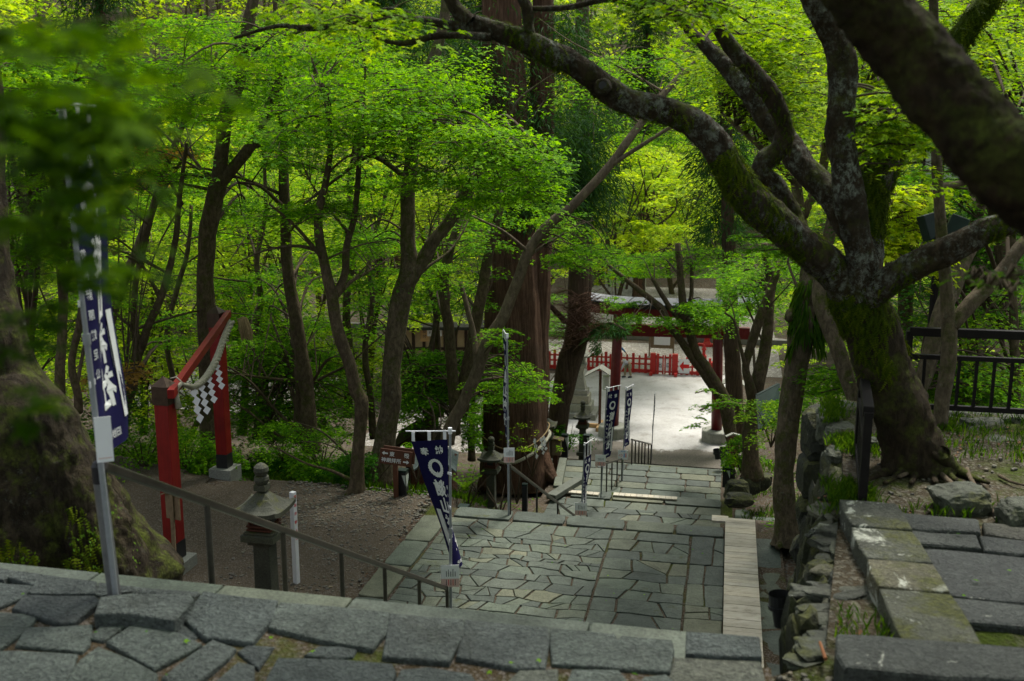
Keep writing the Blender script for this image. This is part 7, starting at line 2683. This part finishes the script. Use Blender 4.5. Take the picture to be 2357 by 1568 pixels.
# bright layers in the middle distance, sunlight put into their leaf colours
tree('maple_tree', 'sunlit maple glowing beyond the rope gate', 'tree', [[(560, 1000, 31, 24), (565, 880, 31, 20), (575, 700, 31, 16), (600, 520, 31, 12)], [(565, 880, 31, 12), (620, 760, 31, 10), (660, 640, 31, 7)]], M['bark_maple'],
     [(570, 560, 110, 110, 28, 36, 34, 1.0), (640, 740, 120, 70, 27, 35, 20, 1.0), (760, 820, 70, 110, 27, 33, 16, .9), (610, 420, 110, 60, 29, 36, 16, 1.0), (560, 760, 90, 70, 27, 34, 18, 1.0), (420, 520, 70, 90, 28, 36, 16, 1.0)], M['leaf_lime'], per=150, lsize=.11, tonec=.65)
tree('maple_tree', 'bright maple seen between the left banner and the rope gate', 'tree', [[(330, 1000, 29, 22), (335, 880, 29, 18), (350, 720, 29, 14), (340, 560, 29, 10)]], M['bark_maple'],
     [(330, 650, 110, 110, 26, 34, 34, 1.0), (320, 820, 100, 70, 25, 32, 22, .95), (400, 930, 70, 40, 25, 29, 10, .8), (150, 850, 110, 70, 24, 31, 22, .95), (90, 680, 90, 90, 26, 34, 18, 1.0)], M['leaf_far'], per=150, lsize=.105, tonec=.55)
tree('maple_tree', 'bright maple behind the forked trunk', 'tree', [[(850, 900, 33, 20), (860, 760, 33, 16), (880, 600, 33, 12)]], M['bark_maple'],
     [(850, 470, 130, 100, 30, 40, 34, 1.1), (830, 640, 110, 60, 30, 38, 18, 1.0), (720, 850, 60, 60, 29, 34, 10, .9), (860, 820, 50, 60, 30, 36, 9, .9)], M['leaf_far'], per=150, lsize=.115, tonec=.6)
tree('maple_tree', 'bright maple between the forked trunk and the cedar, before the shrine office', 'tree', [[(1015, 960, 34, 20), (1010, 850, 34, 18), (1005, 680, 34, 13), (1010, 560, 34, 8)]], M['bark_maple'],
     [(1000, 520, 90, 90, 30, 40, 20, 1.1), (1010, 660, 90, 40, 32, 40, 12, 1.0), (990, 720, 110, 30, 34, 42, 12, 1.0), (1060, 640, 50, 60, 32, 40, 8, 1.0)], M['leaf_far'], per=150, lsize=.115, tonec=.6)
FAN = []
for k in range(18):
    x0, x1 = random.uniform(1400, 1500), random.uniform(1340, 1660)
    y1 = random.uniform(330, 520)
    y0 = random.uniform(560, 690)
    FAN.append([(x0, y0, 54, random.uniform(5, 8)), (x0 * .75 + x1 * .25 + random.uniform(-26, 26), y0 * .75 + y1 * .25, 53.5, 6), (x0 * .5 + x1 * .5 + random.uniform(-26, 26), y0 * .5 + y1 * .5 + random.uniform(-14, 14), 53, 5), (x0 * .25 + x1 * .75 + random.uniform(-18, 18), y0 * .25 + y1 * .75, 52.5, 4), (x1, y1, 52, 2.2)])
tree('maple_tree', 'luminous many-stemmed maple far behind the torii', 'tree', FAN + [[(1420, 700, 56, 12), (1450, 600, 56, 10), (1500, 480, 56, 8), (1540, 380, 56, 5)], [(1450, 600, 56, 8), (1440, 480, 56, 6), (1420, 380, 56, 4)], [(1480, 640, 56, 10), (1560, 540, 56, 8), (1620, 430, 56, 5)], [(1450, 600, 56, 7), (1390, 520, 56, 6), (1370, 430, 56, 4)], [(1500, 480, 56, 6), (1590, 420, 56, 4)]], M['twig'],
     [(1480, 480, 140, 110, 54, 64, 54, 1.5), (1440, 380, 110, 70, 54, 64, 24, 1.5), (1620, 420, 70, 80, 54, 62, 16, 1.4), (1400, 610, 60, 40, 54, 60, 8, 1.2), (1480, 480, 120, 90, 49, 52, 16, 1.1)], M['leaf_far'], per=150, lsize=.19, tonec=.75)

# overhanging near branches, out of focus
near = tree('overhanging_maple', 'dark out-of-focus maple branch hanging into the upper left corner', 'tree',
     [[(-420, -260, 2.0, 16), (-150, -40, 1.95, 10), (60, 60, 1.9, 7), (240, 190, 1.9, 5), (330, 330, 1.9, 3)], [(60, 60, 1.9, 12), (260, 40, 2.0, 8), (430, 20, 2.1, 5)], [(-150, -40, 1.95, 16), (-20, 250, 1.8, 10), (60, 470, 1.8, 7), (110, 700, 1.8, 5)], [(240, 190, 1.9, 6), (300, 330, 1.95, 5), (260, 520, 1.95, 4)]],
     M['twig'], [(190, 60, 200, 60, 1.3, 2.0, 9, .15), (330, 200, 100, 70, 1.6, 2.2, 7, .13), (90, 200, 110, 70, 1.3, 1.9, 4, .13), (240, 340, 80, 90, 1.5, 2.1, 8, .12), (225, 430, 50, 120, 1.5, 2.0, 7, .10), (170, 300, 70, 90, 1.5, 2.0, 8, .10), (130, 520, 90, 90, 1.4, 2.0, 5, .11), (50, 740, 60, 90, 1.3, 1.8, 3, .09), (215, 600, 40, 80, 1.5, 2.0, 5, .09), (70, 960, 40, 60, 1.3, 1.7, 2, .06)],
     M['near_leaf'], per=15, twigs=False, lsize=.04, kind='star5', mask=False, rmin=.002)
tree('broadleaf_sapling', 'few blurred oval leaves on a thin twig at the right edge', 'sapling',
     [[(2480, 560, 4.2, 10), (2380, 620, 4.2, 8), (2300, 640, 4.2, 5), (2250, 660, 4.2, 3)], [(2480, 420, 4.2, 12), (2420, 560, 4.2, 8), (2340, 640, 4.2, 5), (2260, 730, 4.2, 3)]], M['twig'],
     [(2310, 640, 50, 24, 4.1, 4.3, 4, .09), (2250, 630, 40, 14, 4.1, 4.3, 2, .08), (2345, 690, 24, 30, 4.1, 4.3, 2, .07)], M['near_leaf'], per=8, lsize=.055, kind='oval', mask=False, rmin=.002)

# ------------------------------------------------------------------ woods beyond
random.seed(31)
ZONES = []
bgspots = [(-38, 62), (-30, 55), (-33, 74), (-22, 66), (-24, 84), (-14, 72), (-16, 58), (-10, 88), (-5, 76), (-30, 44), (-24, 48), (-17, 42), (-12, 50), (-21, 36), (-28, 34), (-9, 62),
           (1, 70), (3, 84), (8, 92), (14, 86), (-2, 98), (20, 92), (16, 72), (21, 62), (26, 74), (18, 50), (24, 46), (15, 40), (29, 58), (33, 70), (20, 34), (12, 100), (28, 88), (26, 34), (16.5, 29), (22, 26), (-15, 31), (-20, 28), (-12.5, 36)]
KINDS = [('leaf_far', 'bright layered maple in the woods beyond the courtyard'), ('leaf_lime', 'yellow-green maple in the woods beyond the courtyard'), ('leaf_green', 'mid green maple in the woods beyond the courtyard'), ('leaf_far', 'bright layered maple in the woods beyond the courtyard')]
for i, (X, Y) in enumerate(bgspots):
    k = KINDS[i % 4]
    z = gz(Vector((X, Y, 0))) - .2
    far = Y > 55
    h = random.uniform(12, 17) if far else random.uniform(9, 13)
    side = 'on the left' if X < -7 else ('on the right' if X > 12 else 'in the middle')
    dist = 'far' if Y > 78 else ('middle distance' if Y > 48 else 'near')
    wild_tree('maple_tree', k[1] + ', ' + dist + ' ' + side, (X, Y, z), h, random.uniform(4.2, 6.0) if far else random.uniform(3.2, 4.4), M[k[0]], M['bark_maple'], group='maples of the surrounding woods', lean=(random.uniform(-1.5, 1.5), random.uniform(-1.5, 1)),
              n=44 if far else 40, per=130, lsize=.20 if far else .13, Rr=1.75 if far else 1.25, low=.22, tonec=random.uniform(.4, .7), r0=random.uniform(.12, .24))
# tall dark conifers that close the view on the left and behind
for i, (X, Y, px) in enumerate(((-24, 60, 0), (-8, 68, 0), (-31, 50, 0), (10, 78, 0), (-1, 60, 0), (31, 52, 0), (24, 66, 0))):
    z = gz(Vector((X, Y, 0)))
    b0 = Vector((X, Y, z))
    root = thing('cedar_tree', 'tall straight cedar standing among the maples of the far woods', 'tree', b0, group='cedars of the far woods')
    tr = MB()
    sp, sr = smooth_path([b0 - Vector((0, 0, .3)), b0 + Vector((0, 0, 2)), b0 + Vector((.2, 0, 12)), b0 + Vector((.2, .2, 26))], [.75, .5, .38, .14], 5)
    tr.tube(sp, sr, 16, wob=.06, flute=.04)
    tr.build('trunk', M['bark_cedar'], root, smooth=True)
    parts = []
    for k in range(90):
        zf = random.uniform(9, 25)
        a = random.uniform(0, 6.283)
        q = random.uniform(.3, 1) * (3.4 - .1 * zf)
        parts.append(needle_leaves(b0 + Vector((q * math.cos(a), q * math.sin(a), zf)), 1.1, 130, .65, .5))
    j = join(parts)
    if j is not None: mesh_np('crown', *j, M['needle'], root)

# the hillside wood: one mass
parts = []
cnt = 0
for k in range(5200):
    X, Y = random.uniform(-95, 95), random.uniform(58, 190)
    s, t = to_st(Vector((X, Y, 0)))
    if abs(X) > Y * .62 + 6: continue
    z = gz(Vector((X, Y, 0)))
    if z < 2.5 and -34 < t < 15: continue
    hh = random.uniform(2.0, 13.0)
    kk = spray_leaves((X, Y, z + hh), random.uniform(1.9, 3.2), (random.uniform(-1, 1), random.uniform(-1, 1), random.uniform(-.3, .1)), 46, .46, 'star3', droop=.3, flat=.22, tonec=.4 + .25 * mnoise.noise(Vector((X * .12, Y * .12, 1))) + .02 * hh, mask=True)
    parts.append(kk)
V, F, T = join(parts)
o = mesh_np('forest', V, F, T, M['leaf_far'])
tag(o, 'dense bright green woods climbing the far hillside', 'woods', kind='stuff')
tr = MB()
for k in range(420):
    X, Y = random.uniform(-90, 90), random.uniform(62, 150)
    s, t = to_st(Vector((X, Y, 0)))
    z = gz(Vector((X, Y, 0)))
    if z < 2.0 and -34 < t < 15: continue
    h = random.uniform(7, 13)
    tr.tube([Vector((X, Y, z - .3)), Vector((X + random.uniform(-.8, .8), Y, z + h * .5)), Vector((X + random.uniform(-1.5, 1.5), Y, z + h))], [.2, .14, .05], 6, cap=False)
o = tr.build('forest_trunks', M['bark_maple'])
tag(o, 'thin trunks of the woods on the far hillside', 'woods', kind='stuff')

# ------------------------------------------------------------------ undergrowth
random.seed(17)
BUSH = [('bright little maple bush beside the cedar lantern', 1225, 1090, 27.5, .85, 1.5, 34, 'leaf_lime', .055, .45), ('leafy bush in front of the lantern by the landing edge', 1075, 1165, 19.5, .75, .9, 26, 'leaf_green', .05, .5),
        ('green bush on the slope below the cedar banner', 1190, 1150, 21.5, .55, 1.0, 22, 'leaf_green', .05, .6), ('low bush left of the dark mossy lantern by the courtyard', 1310, 1030, 35.5, .8, 1.0, 22, 'leaf_dark', .07, .6),
        ('bright bush at the foot of the gnarled double trunk', 1705, 1080, 27, .7, 1.0, 26, 'leaf_green', .06, .6), ('bright bush between the double trunk and the mossy trunk', 1775, 1020, 22.5, .75, 1.1, 26, 'leaf_lime', .055, .35),
        ('bush behind the pale fern-hung trunk, below the wall corner', 1868, 1000, 18, .7, .9, 22, 'leaf_green', .055, .6), ('dark bush beside the brown direction sign', 960, 1100, 19.5, .5, .7, 16, 'leaf_green', .045, .5),
        ('fresh green bush in front of the crooked trunk', 740, 1075, 20.5, .8, .8, 26, 'leaf_green', .05, .55), ('bush at the foot of the trunk with pale patches', 650, 1050, 21, .7, .7, 22, 'leaf_green', .05, .5),
        ('low bush left of the rear red post', 430, 1070, 19.5, .8, .7, 24, 'leaf_green', .05, .45), ('low bush behind the front red post', 330, 1070, 19, .9, .9, 28, 'leaf_green', .05, .45), ('dark bush at the left behind the banner pole', 260, 1010, 19, .8, .9, 24, 'leaf_dark', .05, .5),
        ('ground bush beneath the handrail beside the cedar', 1150, 1180, 18.5, .45, .6, 14, 'leaf_green', .045, .5), ('bush behind the black fence on the terrace slope', 2200, 900, 13, .9, 1.0, 30, 'leaf_lime', .055, .3)]
for lab, px, py, Y, r_, h_, n_, mt, ls, tc in BUSH:
    c = at(px, py, Y)
    bush('leafy_bush', lab, c, r_, h_, n_, M[mt], ls, tonec=tc, per=70)
for k in range(46):
    s_, t_ = random.uniform(17.6, 29), random.uniform(-15, -5.6)
    c = st(s_, t_, ground_z(s_, t_) - .05)
    x_, y_, d_ = project(np.array([tuple(c)]))
    if 880 < x_[0] < 1100 and y_[0] > 1040: continue
    bush('leafy_bush', 'low green bush on the slope below the gravel path', c, random.uniform(.5, .95), random.uniform(.5, 1.1), 20, M[random.choice(('leaf_green', 'leaf_green', 'leaf_dark', 'leaf_lime'))], .06, group='low bushes on the slope below the path', per=70)
# a single fern
p = at(1070, 1130, 19)
root = thing('fern', 'single upright fern right of the twisted banner', 'fern', p)
P, Nn, Hh = [], [], []
for k in range(14):
    a = k * 2.4
    P.append(tuple(p))
    Hh.append((math.cos(a) * .5, math.sin(a) * .5, 1))
    Nn.append((-math.cos(a), -math.sin(a), .5))
mesh_np('frond', *leaf_arrays(np.array(P), np.array(Nn, float), np.array(Hh, float), RNG.uniform(.4, .62, 14), 'frond', RNG.uniform(.5, 1, 14)), M['grass'], root)


def scatter(name, label, cat, spots, n, size, kind, mat, upright, tonec=.5):
    """spots: (s0, s1, t0, t1, weight) in stair coordinates, or a function"""
    P, H, Nn = [], [], []
    tot = sum(q[4] for q in spots)
    for s0, s1, t0, t1, w in spots:
        for _ in range(int(n * w / tot)):
            s, t = random.uniform(s0, s1), random.uniform(t0, t1)
            if mnoise.noise(Vector((s * .9, t * .9, 4))) < -.05: continue
            zz = (ZA - .06) if (5 < s < 10.7 and t > wt(s) - .02) else ground_z(s, t)
            p = st(s, t, zz)
            for q in range(4 if upright else 1):
                P.append(tuple(p + Vector((random.uniform(-.05, .05), random.uniform(-.05, .05), .005))))
                a = random.uniform(0, 6.283)
                if upright:
                    H.append((math.cos(a) * .55, math.sin(a) * .55, 1))
                    Nn.append((-math.sin(a) * .2 - math.cos(a), math.cos(a) * .2 - math.sin(a), .4))
                else:
                    H.append((math.cos(a), math.sin(a), random.uniform(-.2, .2)))
                    Nn.append((random.uniform(-.4, .4), random.uniform(-.4, .4), 1))
    P, H, Nn = np.array(P), np.array(H), np.array(Nn)
    o = mesh_np(name, *leaf_arrays(P, Nn, H, size * RNG.uniform(.5, 1.4, len(P)), kind, np.clip(tonec + RNG.normal(0, .2, len(P)), 0, 1)), mat)
    return tag(o, label, cat, kind='stuff')


scatter('grass', 'short green grass and weeds on the soil beside the stairs', 'grass', [(16.9, 26, -16, -5.3, 5), (17.2, 21, -9.5, -5.2, 3), (17, 24, -5.2, -4.6, 1), (11, 22, 1.2, 5, 2), (30.5, 35, .6, 4, .8), (24, 30, .6, 4, 1)], 9000, .17, 'blade', M['grass'], True)
scatter('grass', 'sparse fine grass and moss plants on the right terrace', 'grass', [(7.3, 10.4, 1.3, 6, 3), (7.6, 10, 1.0, 1.6, .7), (5.1, 7.4, .7, .95, .3), (7.4, 10.7, .82, 1.2, 2.2), (9.6, 10.8, 1.0, 2.2, 1)], 3600, .085, 'blade', M['grass'], True, .55)
scatter('undergrowth', 'low leafy ground plants on the slope below the gravel path', 'undergrowth', [(17, 25, -16, -5.4, 4), (25, 36, -14, -5.4, 4), (17, 30, .9, 5, 2), (30, 40, .5, 8, 2)], 16000, .075, 'star3', M['leaf_green'], False)
scatter('fallen_leaves', 'brown fallen leaves on the soil', 'fallen leaves', [(17, 30, -8, -5, 2), (5.2, 10.5, .7, 5, 2), (20, 30, .5, 3, 1), (3, 4.9, .3, 1.0, .3), (11, 17, -11, -5.2, 1.6)], 5200, .045, 'oval', m_leaf('dead_leaf', G((.06, .03, .015), (.12, .06, .03), (.2, .12, .06)), .1), False)
# fresh green leaves fallen on the stones
P, H, Nn = [], [], []
for _ in range(110):
    s, t = random.choice(((random.uniform(3.0, 4.8), random.uniform(-4.5, .2)), (random.uniform(4, 7), random.uniform(1.3, 3)), (random.uniform(12, 16.3), random.uniform(-4.6, .1))))
    z = (ZB if s > 10 else ZA) + .022
    P.append(tuple(st(s, t, z)))
    a = random.uniform(0, 6.28)
    H.append((math.cos(a), math.sin(a), 0))
    Nn.append((random.uniform(-.2, .2), random.uniform(-.2, .2), 1))
o = mesh_np('leaf_litter', *leaf_arrays(np.array(P), np.array(Nn), np.array(H), RNG.uniform(.014, .032, 110), 'star5', RNG.uniform(.3, 1, 110)), M['leaf_green'])
tag(o, 'small fresh maple leaves lying on the paving', 'fallen leaves', kind='stuff')
# pebbles at the path's edge and on the terrace
pb = MB()
random.seed(8)
for _ in range(1700):
    s, t = random.uniform(15, 17.3), random.uniform(-8.2, -5.1)
    if random.random() < .25: s, t = random.uniform(11.5, 15), random.uniform(-7.5, -5.15)
    r_ = random.uniform(.010, .034)
    pb.rock(st(s, t, ground_z(s, t) + .035 + r_ * .1), (r_ * 2, r_ * 1.6, r_ * 1.1), random.random() * 99, 1, rz=random.random() * 6)
for _ in range(420):
    s, t = random.uniform(5.2, 9.5), random.uniform(1.3, 4.5)
    if s < 7.4 and t > 1.25 and random.random() < .8: continue
    r_ = random.uniform(.008, .028)
    pb.rock(st(s, t, ZA - .055), (r_ * 2, r_ * 1.6, r_ * 1.2), random.random() * 99, 1, rz=random.random() * 6)
for _ in range(420):
    s, t = random.uniform(3.2, 4.9), random.uniform(.3, .95)
    r_ = random.uniform(.006, .022)
    pb.rock(st(s, t, ZA - .06), (r_ * 2, r_ * 1.6, r_ * 1.2), random.random() * 99, 1, rz=random.random() * 6)
o = pb.build('gravel', M['pebble'])
tag(o, 'loose pale pebbles along the path and on the terrace', 'gravel', kind='stuff')
# surface roots on the terrace
for k, (L, lab) in enumerate((([(2150, 1075, 7.5, 16), (2170, 1095, 7.3, 13), (2195, 1120, 7.1, 12), (2200, 1150, 6.9, 9)], 'pale forked root running toward the flat rock'), ([(2070, 1098, 7.4, 10), (2110, 1080, 7.5, 11), (2150, 1082, 7.5, 12)], 'thin pale root left of the forked root'),
                              ([(2225, 1080, 7.5, 10), (2238, 1110, 7.2, 11), (2256, 1130, 7.0, 8)], 'short pale root right of the forked root'), ([(2210, 1160, 6.85, 8), (2250, 1155, 6.8, 9), (2290, 1180, 6.7, 8), (2310, 1200, 6.6, 5)], 'thin root curling past the flat rock'), ([(2300, 1095, 7.3, 9), (2330, 1110, 7.2, 7), (2370, 1120, 7.1, 6)], 'dark root at the right in the moss'))):
    b = MB()
    pts = []
    for q in L:
        p = on(q[0], q[1], ZA - .03)
        pts.append(p)
    sp, sr = smooth_path(pts, [q[3] / 2 / ppm(q[2]) * 1.1 for q in L], 5)
    b.tube(sp, sr, 8, wob=.3, wf=12)
    tag(b.build('surface_root', M['bark_thin'], origin=pts[0], smooth=True), lab, 'root', 'roots on the right terrace')
print('LEAVES', LEAVES[0])
# ------------------------------------------------------------------ light and camera
w = bpy.data.worlds.new('World')
SC.world = w
w.use_nodes = True
nt = w.node_tree
nt.nodes.clear()
sky = nt.nodes.new('ShaderNodeTexSky')
sky.sky_type = 'NISHITA'
sky.sun_disc = False
SUN_EL, SUN_AZ = R(62), R(35)
sky.sun_elevation = SUN_EL
sky.sun_rotation = SUN_AZ
sky.air_density = 1.0
sky.dust_density = 3.0
hs_ = nt.nodes.new('ShaderNodeHueSaturation')
hs_.inputs['Saturation'].default_value = 0.35     # an overcast sky: nearly white
bg = nt.nodes.new('ShaderNodeBackground')
bg.inputs[1].default_value = 0.115
ow = nt.nodes.new('ShaderNodeOutputWorld')
nt.links.new(sky.outputs[0], hs_.inputs['Color'])
nt.links.new(hs_.outputs[0], bg.inputs[0])
nt.links.new(bg.outputs[0], ow.inputs[0])
ld = bpy.data.lights.new('sun', 'SUN')
ld.energy = 2.4
ld.angle = R(12)
ld.color = (1.0, 0.96, 0.88)
lo = bpy.data.objects.new('sun', ld)
COL.objects.link(lo)
# azimuth measured from +Y towards +X
dv = Vector((math.sin(SUN_AZ) * math.cos(SUN_EL), math.cos(SUN_AZ) * math.cos(SUN_EL), math.sin(SUN_EL)))
lo.rotation_euler = dv.to_track_quat('Z', 'Y').to_euler()
lo.location = dv * 60

cd = bpy.data.cameras.new('camera')
cd.sensor_width = 36
cd.lens = 36 * FPX / 2357
cd.clip_start = .05
cd.clip_end = 900
cd.dof.use_dof = True
cd.dof.focus_distance = 17
cd.dof.aperture_fstop = 2.2
co = bpy.data.objects.new('camera', cd)
COL.objects.link(co)
co.location = (0, 0, CZ)
co.rotation_euler = (R(90) - PITCH, 0, 0)
SC.camera = co
SC.render.resolution_x, SC.render.resolution_y = 1024, 681
vs = SC.view_settings
vs.view_transform = 'Standard'
vs.look = 'None'
vs.gamma = 1
vs.use_curve_mapping = False
vs.exposure = 1.15
cy = SC.cycles
cy.max_bounces = 7
cy.diffuse_bounces = 4
cy.glossy_bounces = 2
cy.transmission_bounces = 3
cy.transparent_max_bounces = 4
cy.caustics_reflective = cy.caustics_refractive = False
cy.use_denoising = True
cy.sample_clamp_indirect = 4
